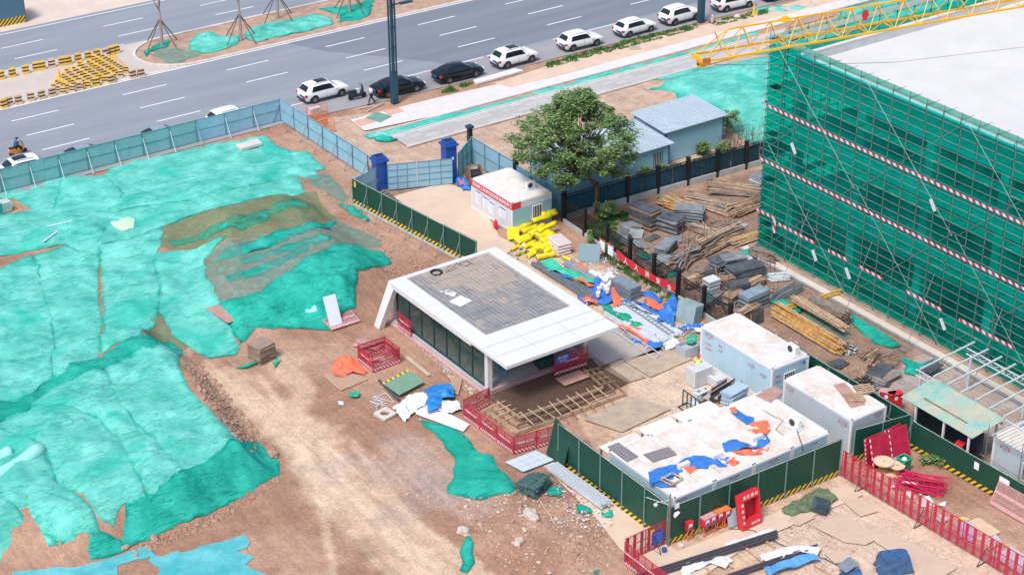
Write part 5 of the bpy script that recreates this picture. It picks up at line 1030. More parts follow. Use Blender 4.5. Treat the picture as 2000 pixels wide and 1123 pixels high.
def redcab(label, c, rz, s=1.0):
    t = thing('red_cabinet', label, 'electric box', tuple(c), rz)
    MB().bev(-.42*s, -.22, .35, .42*s, .22, 1.35, .02).build('cabinet', redp, t); MB().box(-.46*s, -.28, 1.352, .46*s, .26, 1.39).build('lid', redp if s == 1 else pinkm, t); MB().box(-.4*s, -.18, 0, -.36*s, .18, .35).box(.36*s, -.18, 0, .4*s, .18, .35).build('legs', redp, t); MB().box(-.12, -.228, .95, .1, -.222, 1.2).build('door_plate', paper, t)
redcab('red electric cabinet with a dusty pink lid behind the light grey cabin', g(1730,800), R(-60), 1.1); redcab('second red electric cabinet next to the pink lidded one', g(1745,803), R(-20))
redcab('red electric cabinet on a stand under the turquoise canopy', g(1868,905), R(20))
# lamp and camera on the corner pole
t = thing('corner_pole', 'thin pole with a floodlight and camera at the corner of the hedge print hoarding', 'pole', (-7.35,-25.95,0)); MB().tube((0,0,0),(0,0,3.6),.045,6).build('shaft', M('rusty_pole', (.25,.17,.13), .7, .3, 3), t)
MB().tube((0,0,2.85),(-1.0,.9,3.3),.02,5).tube((0,0,3.2),(-.9,.1,3.35),.02,5).build('arm', steel_white, t)
MB().lathe([(.05,0),(.2,.08),(.24,.22),(.2,.24)], (0,0,0), 14).build('floodlight', steel_white, t, (.25,-.15,2.35)).rotation_euler = (R(120), 0, R(20)); MB().lathe([(.03,0),(.11,.06),(.11,.16),(.04,.2)], (0,0,0), 10).build('camera_dome', white_paint, t, (-.95,.1,3.1)); MB().box(.3,-.1,2.5,.62,-.08,2.85).build('notice_plate', paper, t)
# ================================================================== VEHICLES
def carmesh(kind):
    """body as a lofted shell; returns sampler P(x,t)"""
    if kind == 'suv':
        st = [(-2.28,.72,.50,.78,.80),(-2.22,.84,.36,.95,1.02),(-2.05,.90,.30,.98,1.22),(-1.72,.92,.27,1.00,1.60),(-1.3,.925,.25,1.0,1.67),(-.5,.93,.25,1.0,1.70),(.1,.93,.25,1.0,1.68),(.42,.93,.25,.99,1.60),(.85,.925,.25,.98,1.28),(1.15,.92,.25,.97,1.06),(1.7,.90,.27,.93,1.0),(2.1,.85,.30,.82,.88),(2.26,.74,.36,.66,.70),(2.30,.6,.42,.58,.60)]
    else:
        st = [(-2.40,.68,.46,.76,.78),(-2.34,.82,.36,.92,.96),(-2.1,.88,.28,.98,1.04),(-1.75,.91,.26,.99,1.10),(-1.25,.915,.24,.98,1.33),(-.8,.92,.24,.97,1.44),(-.2,.92,.24,.96,1.47),(.3,.92,.24,.95,1.43),(.7,.92,.24,.95,1.24),(1.12,.915,.24,.94,1.0),(1.7,.90,.26,.88,.94),(2.15,.84,.28,.78,.82),(2.36,.70,.34,.62,.66),(2.42,.56,.40,.55,.57)]
    X_ = [s[0] for s in st]
    def prm(x): return [np.interp(x, X_, [s[k] for s in st]) for k in range(1, 5)]
    def P(x, t, off=0.0):
        w_, zb, zt, zr = prm(x); gh = max(0., zr-zt); kk = min(1, gh/.45)
        pts = [(0, zb), (w_*.90, zb), (w_, zb+.22), (w_*1.0, zt-.18), (w_*.965, zt), (w_*(.965-.23*kk)-(.05 if kk < .3 else 0), zr-.05*kk-.015), (w_*.45, zr-.005), (0, zr+.01)]
        t = min(6.999, t); i = int(t); f_ = t-i; a_, b_ = pts[i], pts[i+1]; return Vector((x, (a_[0]+(b_[0]-a_[0])*f_+(off if t < 5.2 else 0)), a_[1]+(b_[1]-a_[1])*f_+(off if t >= 4.9 else off*.3)))
    return X_, P
def wheel_meshes(r=.34):
    return (MB().lathe([(r*.62,-.10),(r*.96,-.10),(r,-.06),(r,.06),(r*.96,.10),(r*.62,.10)], (0,0,0), 18).mesh('tyre', rubber),
            (lambda q: [q.beam((0,0,.085), (r*.6*math.cos(a_), r*.6*math.sin(a_), .09), .06, .03) for a_ in np.arange(0, 6.28, 6.28/5)] and q)(MB().lathe([(r*.64,-.08),(r*.64,.085),(r*.56,.09),(r*.52,.04),(.05,.04)], (0,0,0), 16)).mesh('rim', M('alloy', (.38,.40,.43), .3, .1, 5, metal=.7)))
_wm = wheel_meshes()
tail = M('tail_lamp', (.50,.01,.03), .25, .1); headl = M('head_lamp', (.70,.75,.80), .15, .05)
def car(label, kind, paint, cat='car', sunroof=False, name='parked_car', seed=0, group=None, rr_=1.0):
    X_, P = carmesh(kind); t = thing(name, label, cat, (0,0,0), 0, group)
    xs_ = sorted(set(list(np.linspace(X_[0], X_[-1], 34))+X_)); ts = [0,1,1.5,2,2.5,3,3.5,4,4.5,5,5.5,6,7]
    wx = (-1.38, 1.38) if kind == 'suv' else (-1.42, 1.40)
    q = MB(); vs = []; n = len(ts)
    for s_ in (1, -1):
        for x in xs_:
            for tt in ts:
                p_ = P(x, tt)
                for w_ in wx:      # wheel arches cut up into the side
                    d_ = abs(x-w_)
                    if d_ < .44 and tt < 3: p_.z = max(p_.z, .02+math.sqrt(max(0, .44**2-d_*d_))+.34*.98)
                vs.append((p_.x, p_.y*s_, p_.z))
    fs = []; N = len(xs_)
    for s_ in range(2):
        o_ = s_*N*n
        for i in range(N-1):
            for j in range(n-1):
                a_ = o_+i*n+j; f_ = (a_, a_+n, a_+n+1, a_+1); fs.append(f_ if s_ == 0 else f_[::-1])
        for i in (0, N-1):
            b_ = o_+i*n; fs.append(tuple(range(b_, b_+n)))
    q.add(vs, fs); q.build('body', paint, t, smooth=True)
    def patch(nm, x0a, x1a, x0b, x1b, ta, tb, m_, off=.012, nu=8, nv=4, both=True):
        for s_ in ((1, -1) if both else (1,)):
            vv = []
            for i in range(nu+1):
                for j in range(nv+1):
                    v_ = j/nv; u_ = i/nu; x = (x0a+(x1a-x0a)*u_)*(1-v_)+(x0b+(x1b-x0b)*u_)*v_; p_ = P(x, ta+(tb-ta)*v_, off); vv.append((p_.x, p_.y*s_, p_.z))
            MB().add(vv, [(i*(nv+1)+j, (i+1)*(nv+1)+j, (i+1)*(nv+1)+j+1, i*(nv+1)+j+1)[::1 if s_ > 0 else -1] for i in range(nu) for j in range(nv)]).build(nm, m_, t, smooth=True)
    def across(nm, xa, xb, ya, yb, m_, off=.012, tn=5.05):
        vv = []; nu = 8; nv = 5
        for i in range(nu+1):
            for j in range(nv+1):
                x = xa+(xb-xa)*j/nv; k = -1+2*i/nu; y = k*(ya+(yb-ya)*j/nv); e_ = P(x, 5.0, off); zc = P(x, 6.99, off).z; w_ = abs(e_.y)
                z = e_.z+(zc-e_.z)*min(1, (1-abs(y)/max(w_, .01))*1.9) if abs(y) < w_ else e_.z; vv.append((x, y, z+off))
        MB().add(vv, [(i*(nv+1)+j, (i+1)*(nv+1)+j, (i+1)*(nv+1)+j+1, i*(nv+1)+j+1)[::-1] for i in range(nu) for j in range(nv)]).build(nm, m_, t, smooth=True)
    if kind == 'suv':
        patch('side_window', -1.62, .72, -1.42, .36, 4.12, 4.85, glass_dk); across('windscreen', .50, 1.02, .58, .72, glass_dk); across('rear_window', -1.78, -2.12, .55, .66, glass_dk)
        if sunroof: across('sunroof', -.85, .25, .42, .42, glass_dk, .014)
        for y_ in (-.62, .62): MB().beam((-1.3, y_, 1.70), (.1, y_, 1.71), .03, .04).build('roof_rail', galv, t)
        zt_, hr = .88, .34
    else:
        patch('side_window', -1.30, .85, -.85, .35, 4.12, 4.85, glass_dk); across('windscreen', .36, 1.05, .60, .74, glass_dk); across('rear_window', -.92, -1.68, .56, .68, glass_dk); zt_ = .82
    E0, E1 = X_[0], X_[-1]
    for s_ in (1, -1):
        MB().bev(E0-.0, s_*.76-.13, zt_-.14, E0+.22, s_*.76+.13, zt_+.06, .03).build('tail_light', tail, t); MB().bev(E1-.34, s_*.62-.16, .62, E1-.06, s_*.62+.16, .76, .03).build('headlight', headl, t)
        MB().bev(.72, s_*1.0-.08, .98, .88, s_*1.0+.08, 1.12, .03).build('wing_mirror', paint, t)
        for k in (-.15, ) : MB().box(k-.006, s_*.935-.004, .36, k+.006, s_*.935+.004, .98).build('door_gap', darkmetal, t)
        MB().box(-1.0, s_*.945-.02, .27, 1.0, s_*.945+.005, .38).build('sill_trim', darkmetal, t)
    MB().box(E0-.03, -.24, .62, E0+.01, .24, .76).build('number_plate', plate_blue, t); MB().bev(E0-.02, -.72, .32, E0+.25, .72, .52, .03).build('rear_bumper', darkmetal, t); MB().bev(E1-.25, -.6, .28, E1+.01, .6, .46, .03).build('front_grille', darkmetal, t)
    for w_ in wx:
        for s_ in (1, -1):
            o = onode('wheel', _wm[0], t, (w_, s_*.80, .34)); o.rotation_euler = (R(-90)*s_, 0, 0); onode('rim', _wm[1], o)
        MB().box(w_-.4, -.78, .2, w_+.4, .78, .7).build('wheel_housing', black, t)
    return t
wpaint = M('car_white', (.78,.80,.83), .25, .02, 1, dirt=.03); kpaint = M('car_black', (.006,.012,.016), .12, .1, 1); spaint = M('car_silver', (.42,.48,.55), .25, .05, 1, metal=.5)
for k, (r_, f_, kind, pt, sr, lb) in enumerate([
    ((616,203),(667.5,189.5),'suv',wpaint,True,'white suv with a dark sunroof parked nearest the hoarding corner'),
    ((758.7,193),(815.5,180.5),'sedan',kpaint,False,'black sedan parked behind the tall lamp post'),
    ((878,165),(931,152),'sedan',kpaint,False,'black sedan parked between the lamp post car and a white suv'),
    ((990.5,136),(1039.5,123),'suv',wpaint,True,'white suv parked beside the stacked pale kerb sections'),
    ((1119.5,102),(1166,91),'suv',wpaint,False,'white coupe styled suv parked in the middle of the row'),
    ((1229,75),(1273,63),'suv',wpaint,False,'white hatchback parked beside the grass strip'),
    ((1317.5,51.7),(1360.5,40),'suv',wpaint,False,'white suv parked right by the second lamp post'),
    ((1418.7,25.7),(1463.7,16),'suv',wpaint,False,'white suv at the top edge of the picture past the second lamp post'),
    ((1512,5),(1556,-6),'sedan',kpaint,False,'dark car showing only its lower edge at the top of the picture')]):
    a_ = g(*r_); b_ = g(*f_); d_ = (b_-a_).normalized(); c_ = (a_+b_)/2+Vector((-d_.y, d_.x, 0))*.85
    o = car(lb, kind, pt, 'suv' if kind == 'suv' else 'sedan', sr, group='cars parked along the verge'); o.location = (c_.x, c_.y, .015); o.rotation_euler = (0, 0, math.atan2(d_.y, d_.x)); o.scale = {4: (.97,.98,.95), 5: (.96,.95,.89), 6: (.98,1,1), 7: (1,.98,.96)}.get(k, (1,1,1))
for px, z, kind, pt, rz, nm, lb in [((30,312),1.6,'suv',wpaint,180,'moving_car','white suv behind the left end of the teal hoarding'), ((168,287),1.4,'sedan',spaint,0,'moving_car','silver car half hidden behind the teal hoarding'), ((318,250),1.45,'sedan',spaint,0,'moving_car','grey car whose roof shows behind the middle of the hoarding'), ((454,210),1.7,'suv',wpaint,0,'moving_car','white car whose roof shows above the light blue end of the hoarding')]:
    c_ = g(*px, z); o = car(lb, kind, pt, 'car', kind == 'suv' and px[0] < 50, nm); o.location = (c_.x, max(c_.y, 43.1), .015); o.rotation_euler = (0, 0, R(rz))
# ================================================================== PEOPLE (one skinned surface each)
def skinfig(name, V_, E_, Rr_, mat, parent, sub=1):
    me = bpy.data.meshes.new(name); me.from_pydata(V_, E_, []); ob = bpy.data.objects.new(name, me); col.objects.link(ob)
    ob.modifiers.new('s', 'SKIN'); ob.modifiers.new('d', 'SUBSURF').levels = sub
    sv = me.skin_vertices[0].data
    for i, r_ in enumerate(Rr_): sv[i].radius = (r_, r_) if not isinstance(r_, tuple) else r_
    sv[0].use_root = True; bpy.context.view_layer.update()
    m2 = bpy.data.meshes.new_from_object(ob.evaluated_get(bpy.context.evaluated_depsgraph_get())); bpy.data.objects.remove(ob); m2.materials.clear(); m2.materials.append(mat); m2.polygons.foreach_set('use_smooth', [True]*len(m2.polygons)); m2.name = name
    return onode(name, m2, parent)
def person(label, loc, rz, J, shirt, trou, helmet=None, bag=False):
    """J: joints in local space, the figure faces +x"""
    t = thing('person', label, 'person', loc, rz); hp = Vector(J['hip']); ch = Vector(J['chest']); nk = Vector(J['neck']); hd = Vector(J['head'])
    V_ = [hp, (hp+ch)/2, ch, nk, hd-Vector((0,0,.03)), hd+Vector((.01,0,.08))]; E_ = [(0,1),(1,2),(2,3),(3,4),(4,5)]; r_ = [(.13,.16),(.12,.15),(.13,.17),.055,.085,.08]
    def chain(root, pts, rad):
        k = root
        for p_, q_ in zip(pts, rad): V_.append(Vector(p_)); r_.append(q_); E_.append((k, len(V_)-1)); k = len(V_)-1
        return k
    for s_, sd_ in ((1,'l'), (-1,'r')):
        chain(0, J['leg'+sd_], (.09,.06,.045,.035)); e = chain(2, J['arm'+sd_], (.055,.042,.032,.028))
        hnd = V_[e]; d_ = (Vector(J['arm'+sd_][-1])-Vector(J['arm'+sd_][-2])).normalized()
        for k in range(4): chain(e, [hnd+d_*.05+Vector((.012*(k-1.5), .006*s_, 0)), hnd+d_*(.085+.008*(k % 3))+Vector((.016*(k-1.5), 0, -.01))], (.010,.008))
        chain(e, [hnd+d_*.03+Vector((.03,0,0)), hnd+d_*.055+Vector((.04,0,0))], (.010,.008))
    skinfig('body', [tuple(v) for v in V_], E_, r_, skin, t, 1)
    # clothes: skinned shells a little larger than the body
    def shell(nm, vv, ee, rr, m_): return skinfig(nm, [tuple(v) for v in vv], ee, rr, m_, t, 1)
    al, ar = J['arml'], J['armr']
    shell('shirt', [hp+Vector((0,0,.03)), (hp+ch)/2, ch, nk-Vector((0,0,.05)), al[0], Vector(al[0]).lerp(Vector(al[1]), .8), ar[0], Vector(ar[0]).lerp(Vector(ar[1]), .8)], [(0,1),(1,2),(2,3),(2,4),(4,5),(2,6),(6,7)], [(.15,.19),(.145,.185),(.15,.2),.075,.075,.06,.075,.06], shirt)
    ll, lr = J['legl'], J['legr']
    shell('trousers', [hp, ll[0], ll[1], ll[2], lr[0], lr[1], lr[2]], [(0,1),(1,2),(2,3),(0,4),(4,5),(5,6)], [(.145,.18),.105,.078,.062,.105,.078,.062], trou)
    for s_ in ('l', 'r'):
        f_ = Vector(J['leg'+s_][2]); e_ = Vector(J['leg'+s_][3]); MB().beam(f_+Vector((-.04,0,-.04)), e_+Vector((.03,0,-.01)), .09, .08).build('shoe', black, t)
    q = MB(); vs = []
    for i in range(7):
        for j in range(12): a_ = math.pi/2*i/6; b_ = 2*math.pi*j/12; vs.append((hd.x-.012+.108*math.cos(a_)*math.cos(b_), hd.y+.1*math.cos(a_)*math.sin(b_), hd.z+.035+.105*math.sin(a_)))
    q.add(vs, [(i*12+j, i*12+(j+1)%12, (i+1)*12+(j+1)%12, (i+1)*12+j) for i in range(6) for j in range(12)])
    if helmet: q.add([(hd.x+.19*math.cos(b_)-.0, hd.y+.15*math.sin(b_), hd.z+.03) for b_ in np.linspace(0, 6.283, 13)[:-1]], [tuple(range(12))]); o = q.build('hard_hat', helmet, t, smooth=True); o.scale = (1,1,1)
    else: q.build('hair', hair, t, smooth=True)
    # face: nose, eyes, mouth, ears
    MB().add([(hd.x+.085,hd.y-.015,hd.z+.0),(hd.x+.085,hd.y+.015,hd.z+.0),(hd.x+.115,hd.y,hd.z+.003),(hd.x+.088,hd.y,hd.z+.05)], [(0,2,3),(2,1,3),(0,1,2)]).box(hd.x-.01,hd.y+.08,hd.z-.0,hd.x+.02,hd.y+.1,hd.z+.05).box(hd.x-.01,hd.y-.1,hd.z-.0,hd.x+.02,hd.y-.08,hd.z+.05).build('face', skin, t)
    MB().box(hd.x+.084,hd.y+.022,hd.z+.04,hd.x+.094,hd.y+.045,hd.z+.05).box(hd.x+.084,hd.y-.045,hd.z+.04,hd.x+.094,hd.y-.022,hd.z+.05).build('eyes', black, t)
    if bag: MB().bev(-.02,-.32,.78,.12,-.2,1.02,.03).build('shoulder_bag', M('bag_grey', (.16,.18,.22), .7), t)
    return t
walk = dict(hip=(0,0,.92), chest=(.03,0,1.32), neck=(.05,0,1.49), head=(.09,0,1.60), legl=[(.02,.10,.86),(.20,.11,.50),(.34,.11,.09),(.44,.11,.04)], legr=[(-.02,-.10,.86),(-.08,-.11,.48),(-.36,-.11,.13),(-.28,-.11,.04)],
    arml=[(.02,.19,1.40),(.02,.24,1.12),(.20,.2,1.05),(.30,.17,1.08)], armr=[(.04,-.19,1.40),(.08,-.23,1.12),(.27,-.18,1.14),(.36,-.14,1.18)])
pl = g(726, 203); person('man in a white shirt and dark trousers walking past the black scooter', (pl.x, pl.y, .02), R(172), walk, clothw, clothk, bag=True)
ride = dict(hip=(-.15,0,.80), chest=(-.05,0,1.18), neck=(.0,0,1.34), head=(.05,0,1.45), legl=[(-.1,.11,.78),(.28,.17,.72),(.30,.17,.34),(.42,.17,.30)], legr=[(-.1,-.11,.78),(.28,-.17,.72),(.30,-.17,.34),(.42,-.17,.30)],
    arml=[(-.04,.19,1.25),(.12,.25,1.02),(.38,.26,1.0),(.46,.26,1.0)], armr=[(-.04,-.19,1.25),(.12,-.25,1.02),(.38,-.26,1.0),(.46,-.26,1.0)])
sc_ = g(36, 303); person('rider in a blue jacket and dark helmet seated on the orange scooter', (sc_.x, sc_.y, .02), R(4), ride, clothb, clothk, helmet=M('helmet_dark', (.02,.03,.06), .3))
work = dict(hip=(0,0,.90), chest=(.08,0,1.26), neck=(.13,0,1.40), head=(.20,0,1.49), legl=[(0,.10,.84),(.06,.11,.48),(.0,.11,.09),(.12,.11,.04)], legr=[(0,-.10,.84),(.04,-.11,.48),(-.04,-.11,.09),(.08,-.11,.04)],
    arml=[(.07,.20,1.33),(.12,.24,1.05),(.26,.18,.92),(.34,.15,.88)], armr=[(.07,-.20,1.33),(.14,-.24,1.05),(.28,-.18,.92),(.36,-.15,.88)])
wk = g(1361, 738); person('worker in a hi-viz vest and red hard hat behind the concrete blocks', (wk.x, wk.y, .03), R(30), work, hiviz, clothk, helmet=redp)
# scooters
def scooter(label, loc, rz, m_, s=1.0, name='scooter'):
    t = thing(name, label, 'scooter', loc, rz)
    for x_ in (-.62, .66):
        o = MB().lathe([(.17,-.05),(.26,-.05),(.28,0),(.26,.05),(.17,.05)], (0,0,0), 16).build('wheel', rubber, t, (x_, 0, .28)); o.rotation_euler = (R(90),0,0); MB().lathe([(.17,-.03),(.17,.03),(.04,.035)], (0,0,0), 12).build('rim', M('rim_gold', (.30,.24,.14), .4, .1, 2, metal=.6), o)
    q = MB(); prof = [(-.95,.62),(-.75,.82),(-.1,.80),(.0,.52),(.32,.45),(.52,.98),(.60,1.02),(.62,.55),(.35,.26),(-.35,.24),(-.8,.42)]
    n = len(prof); vs = [(a_, .16 if b_ < .7 else .13, b_) for a_, b_ in prof]+[(a_, -.16 if b_ < .7 else -.13, b_) for a_, b_ in prof]
    q.add(vs, [tuple(range(n)), tuple(range(2*n-1, n-1, -1))]+[(i, n+i, n+(i+1)%n, (i+1)%n) for i in range(n)]).build('body', m_, t)
    MB().bev(-.85,-.15,.80,-.05,.15,.92,.05).build('seat', black, t); MB().tube((.56,0,.3),(.50,0,1.12),.03,6).tube((.50,-.34,1.1),(.50,.34,1.1),.018,6).build('handlebar', darkmetal, t)
    MB().add([(.56,-.15,1.0),(.56,.15,1.0),(.48,.12,1.36),(.48,-.12,1.36)], [(0,1,2,3)]).build('windshield', glass_dk, t); MB().bev(.62,-.1,.78,.74,.1,.92,.03).build('headlight', headl, t)
    for s_ in (-1,1): MB().tube((.5,s_*.28,1.1),(.44,s_*.3,1.28),.01,4).box(.42,s_*.3-.06,1.26,.44,s_*.3+.06,1.34).build('mirror', darkmetal, t)
    MB().box(-.15,-.2,.3,.25,.2,.33).build('footboard', darkmetal, t); return t
p_ = g(698, 196); scooter('black scooter parked between the white suv and the walking man', (p_.x+.1, p_.y+.2, .015), R(-3), M('scooter_black', (.02,.035,.05), .25, .2, 1)); o = scooter('orange scooter ridden past the left end of the hoarding', (sc_.x, sc_.y, .015), R(4), M('scooter_orange', (.70,.27,.03), .35, .1, 1)); o.scale = (.88, .8, .88)
# ================================================================== TRAFFIC BLOCKS
blk_y = M('block_yellow', (.70,.45,.08), .5, .12, 3, dirt=.1, dc=(.5,.35,.2)); blk_k = M('block_black_band', (.05,.035,.03), .6, .2, 3); blk_f = M('block_faded', (.62,.45,.30), .7, .12, 3, dirt=.3, dc=(.4,.3,.25))
def block(m_):
    t = thing('traffic_block', 'x', 'traffic block', (0,0,0), 0)
    def slab(z0, z1, s0, s1, mat, nm): w0, w1 = .52*.5*2*(1), .52; MB().add([(-.29,-s0,z0),(.29,-s0,z0),(.29,s0,z0),(-.29,s0,z0),(-.29,-s1,z1),(.29,-s1,z1),(.29,s1,z1),(-.29,s1,z1)], [(0,3,2,1),(4,5,6,7),(0,1,5,4),(1,2,6,5),(2,3,7,6),(3,0,4,7)]).build(nm, mat, t)
    slab(0,.22,.24,.20,m_,'base'); slab(.22,.36,.195,.175,blk_k,'band'); slab(.36,.52,.18,.155,m_,'middle'); slab(.52,.66,.152,.13,blk_k,'band'); slab(.66,.80,.135,.10,m_,'top'); return t
BA, BB = block(blk_y), block(blk_f); TG = 'yellow and black traffic blocks'
row1 = [(3,150,0),(25,145,0),(51,139,0),(71,133,0),(83,131,0),(102,127,1),(122,123,0),(134,121,0),(153,116,0),(173,112,0),(190,108,0),(207,106,1),(218,102,0),(228,99,0)]
row2 = [(8,206,0),(19,201,1),(37,198,1),(61,192,1),(82,188,1),(103,183,1),(157,171,1),(188,163,0),(217,158,1),(260,148,1),(276,145,1)]
def lab(i, n, where): return '%s traffic block from the left in the row %s' % (['first','second','third','fourth','fifth','sixth','seventh','eighth','ninth','tenth','eleventh','twelfth','thirteenth','fourteenth'][i], where)
first = True
for rw, where in ((row1, 'along the far lane edge'), (row2, 'along the near lane edge')):
    for i, (px, py, k) in enumerate(rw):
        c_ = g(px, py+5); o = put((BA, BB)[k], (c_.x, c_.y, .03), R(random.uniform(-8,8))); o['label'] = ('dusty ' if k else 'clean yellow ')+lab(i, len(rw), where); o['group'] = TG
ci = 0
lines_ = [((222,118),(235,131),5),((205,115),(246,139),8),((186,117),(236,147),9),((176,127),(222,153),8),((158,129),(205,158),8),((147,139),(190,162),7),((133,143),(172,168),7),((127,152),(158,172),6),((114,165),(142,176),5),((107,173),(124,180),3)]
for ri, (a_, b_, n_) in enumerate(lines_):
    for i in range(n_):
        f_ = i/(n_-1); px, py = a_[0]+(b_[0]-a_[0])*f_, a_[1]+(b_[1]-a_[1])*f_; c_ = g(px, py+4); k = random.random() < .3
        o = put((BA, BB)[k], (c_.x, c_.y, .03), R(-32+random.uniform(-5,5))); o.scale = (.8,.75,.85); o['group'] = 'packed traffic blocks at the island nose'
        o['label'] = '%s traffic block in the %s file of the packed cluster, counted from the island nose' % ('bright' if not k else 'dusty', ['first','second','third','fourth','fifth','sixth','seventh','eighth','ninth','last'][ri])
for b_ in (BA, BB):
    for ch in list(b_.children): bpy.data.objects.remove(ch)
    bpy.data.objects.remove(b_)
def cone(label, c, m_=yellow, h_=.8):
    t = thing('traffic_cone', label, 'traffic cone', c); MB().box(-.22,-.22,0,.22,.22,.05).build('base', m_, t); MB().lathe([(.17,.05),(.04,h_),(.03,h_)], (0,0,0), 12).build('cone', m_, t); MB().lathe([(.115,h_*.42),(.08,h_*.66)], (0,0,0), 12).build('band', letter_w, t); return t
cone('yellow traffic cone left of the packed traffic blocks', tuple(g(116,153)+Vector((0,0,.02))), yellow, .95)
cone('yellow cone standing by the last white car and the far net', tuple(g(1472,30)+Vector((0,0,.04))), yellow, 1.2)
# ================================================================== LAMP POSTS
def lamp(label, c, h_=24, arm=None):
    t = thing('street_lamp', label, 'street lamp', tuple(c)); MB().bev(-.27,-.27,0,.27,.27,2.9,.02).build('base_box', lampmetal, t); 
    for dx, dy in ((-.2,-.2),(.2,-.2),(-.2,.2),(.2,.2)): MB().box(dx-.06,dy-.06,2.9,dx+.06,dy+.06,h_).build('upright', lampmetal, t)
    q = MB(); z = 5
    while z < h_: q.box(-.14,-.24,z,.14,-.18,z+.08).box(-.14,.18,z,.14,.24,z+.08).box(-.24,-.14,z+.1,-.18,.14,z+.18).box(.18,-.14,z+.1,.24,.14,z+.18); z += 1.9
    q.build('cross_ties', lampmetal, t)
    if arm: MB().beam((0,0,arm), (2.0,.0,arm-.05), .12, .08).build('arm', lampmetal, t); MB().bev(.9,-.2,arm-.12,2.1,.2,arm+.04,.03).build('lamp_head', lampmetal, t); MB().box(1.0,-.15,arm-.125,2.0,.15,arm-.121).build('lens', M('led_lens', (.55,.62,.68), .3), t)
    return t
lamp('tall dark teal lattice lamp post by the black sedan', g(773,203)+Vector((0,.2,0)), 13.6, 9.05); lamp('tall dark teal lamp post at the top edge by the white suv', g(1371,45)+Vector((0,.2,0)), 13.6)
# ================================================================== VEGETATION
def leafcloud(rn, centres, n, size, mats_i=2):
    q = MB(); vs = []; fs = []; mi = []
    for k in range(n):
        c, r_ = centres[rn.randrange(len(centres))]; d_ = Vector((rn.gauss(0,1), rn.gauss(0,1), rn.gauss(0,1))).normalized()*r_*(rn.random()**.45)
        p_ = Vector(c)+Vector((d_.x, d_.y, d_.z*.62)); a_ = rn.uniform(0, 6.28); ti = rn.uniform(-.9,.9); s_ = size*rn.uniform(.6,1.3)
        u = Vector((math.cos(a_), math.sin(a_), ti*.4)).normalized(); w_ = Vector((-math.sin(a_)*.9, math.cos(a_)*.9, rn.uniform(-.6,.3))).normalized(); b_ = len(vs)
        vs += [p_-u*s_*.5, p_+w_*s_*.28, p_+u*s_*.5, p_-w_*s_*.28]; fs.append((b_, b_+1, b_+2, b_+3)); mi.append(0 if rn.random() < .62 else 1)
    q.v = [tuple(v) for v in vs]; q.f = fs; q.m = mi; return q
def tree(label, c, h_, rad, n, rn, trunk=.22, lean=(0,0), size=.26, clumps=60, low=.3):
    t = thing('broadleaf_tree', label, 'tree', tuple(c)); q = MB(); top = Vector((lean[0], lean[1], h_*.42))
    q.path([(0,0,-.1), (.05,0,h_*.2), top], trunk, 8, trunk*.7); cs = []
    for k in range(clumps):
        a_ = rn.uniform(0, 6.28); f_ = rn.uniform(low, 1)**.8; ph_ = math.sin(min(1, (f_-low+.1)/(1-low))*math.pi*.80+.35); rr_ = rad*ph_*(rn.random()**.4)
        p_ = Vector((lean[0]+rr_*math.cos(a_), lean[1]+rr_*math.sin(a_), h_*(low*.9+(1-low)*f_*.93))); cs.append((p_, rn.uniform(.35,.85)*rad/5.0))
        if k % 2 == 0:
            m_ = top.lerp(p_, .5)+Vector((rn.uniform(-.2,.2), rn.uniform(-.2,.2), -.2)); q.path([top*rn.uniform(.6,1), m_, p_], .06, 4, .015)
    q.build('trunk', bark, t); leafcloud(rn, cs, n, size).build('crown', [leaf1, leaf2], t); return t
rn = random.Random(11)
tb = g(1163, 412); tree('large leafy tree overhanging the blue prefab office and the railing', (tb.x, tb.y, 0), 10.6, 5.2, 30000, rn, .26, (-1.5, .6), .25, 240, .2)
def shrub(label, px, r_, h_, n, name='shrub', size=.2, z=0):
    c = g(*px, z); t = thing(name, label, 'shrub', tuple(c)); q = MB()
    cs = [(Vector((rn.uniform(-r_,r_)*.7, rn.uniform(-r_,r_)*.7, rn.uniform(.2,.9)*h_)), r_*.5) for _ in range(10)]
    for p_, _ in cs: q.path([(0,0,0), tuple(p_)], .02, 3, .008)
    q.build('stems', bark, t); leafcloud(rn, cs, n, size).build('foliage', [leaf1, leaf2], t)
for lb, px, r_, h_, n in (('shrub in front of the blue backed railing left of the black panel stack', (1185,430), .8, 1.6, 1200), ('low shrub at the corner of the two black railings', (1160,470), .7, .9, 700), ('shrub beside the railing above the fallen grey panels', (1195,490), .7, .7, 700), ('tall shrub behind the second blue site office', (1423,262), .9, 2.4, 1300), ('shrub at the foot of the end wall of the blue offices', (1375,300), .8, 1.1, 900), ('shrub behind the railing near the scaffold corner', (1420,300), 1.0, 1.0, 900), ('shrub behind the railing under the window of the office', (1290,345), .9, 1.2, 1000), ('shrub at the far railing post near the barred window', (1255,352), .8, 1.4, 900), ('weeds under the turquoise canopy edge', (1785,830), .8, .6, 700), ('weeds behind the red cabinet stand', (1830,905), .9, .6, 800), ('weeds by the end of the hedge print hoarding behind the reels', (1760,850), .7, .6, 600)): shrub(lb, px, r_, h_, n)
q = MB(); brn = M('dry_bramble', (.16,.10,.08), .9, .3, 5)
for k in range(90):
    c = g(rn.uniform(1410,1500), rn.uniform(268,310)); q.path([tuple(c), (c.x+rn.uniform(-.6,.6), c.y+rn.uniform(-.4,.4), rn.uniform(.6,1.9)), (c.x+rn.uniform(-1.5,1.5), c.y+rn.uniform(-1,.3), rn.uniform(.3,2.2))], .02, 3, .008)
tag(q.build('bramble', brn), 'dry brown bramble tangled over the railing near the scaffold', 'bramble', kind=None)
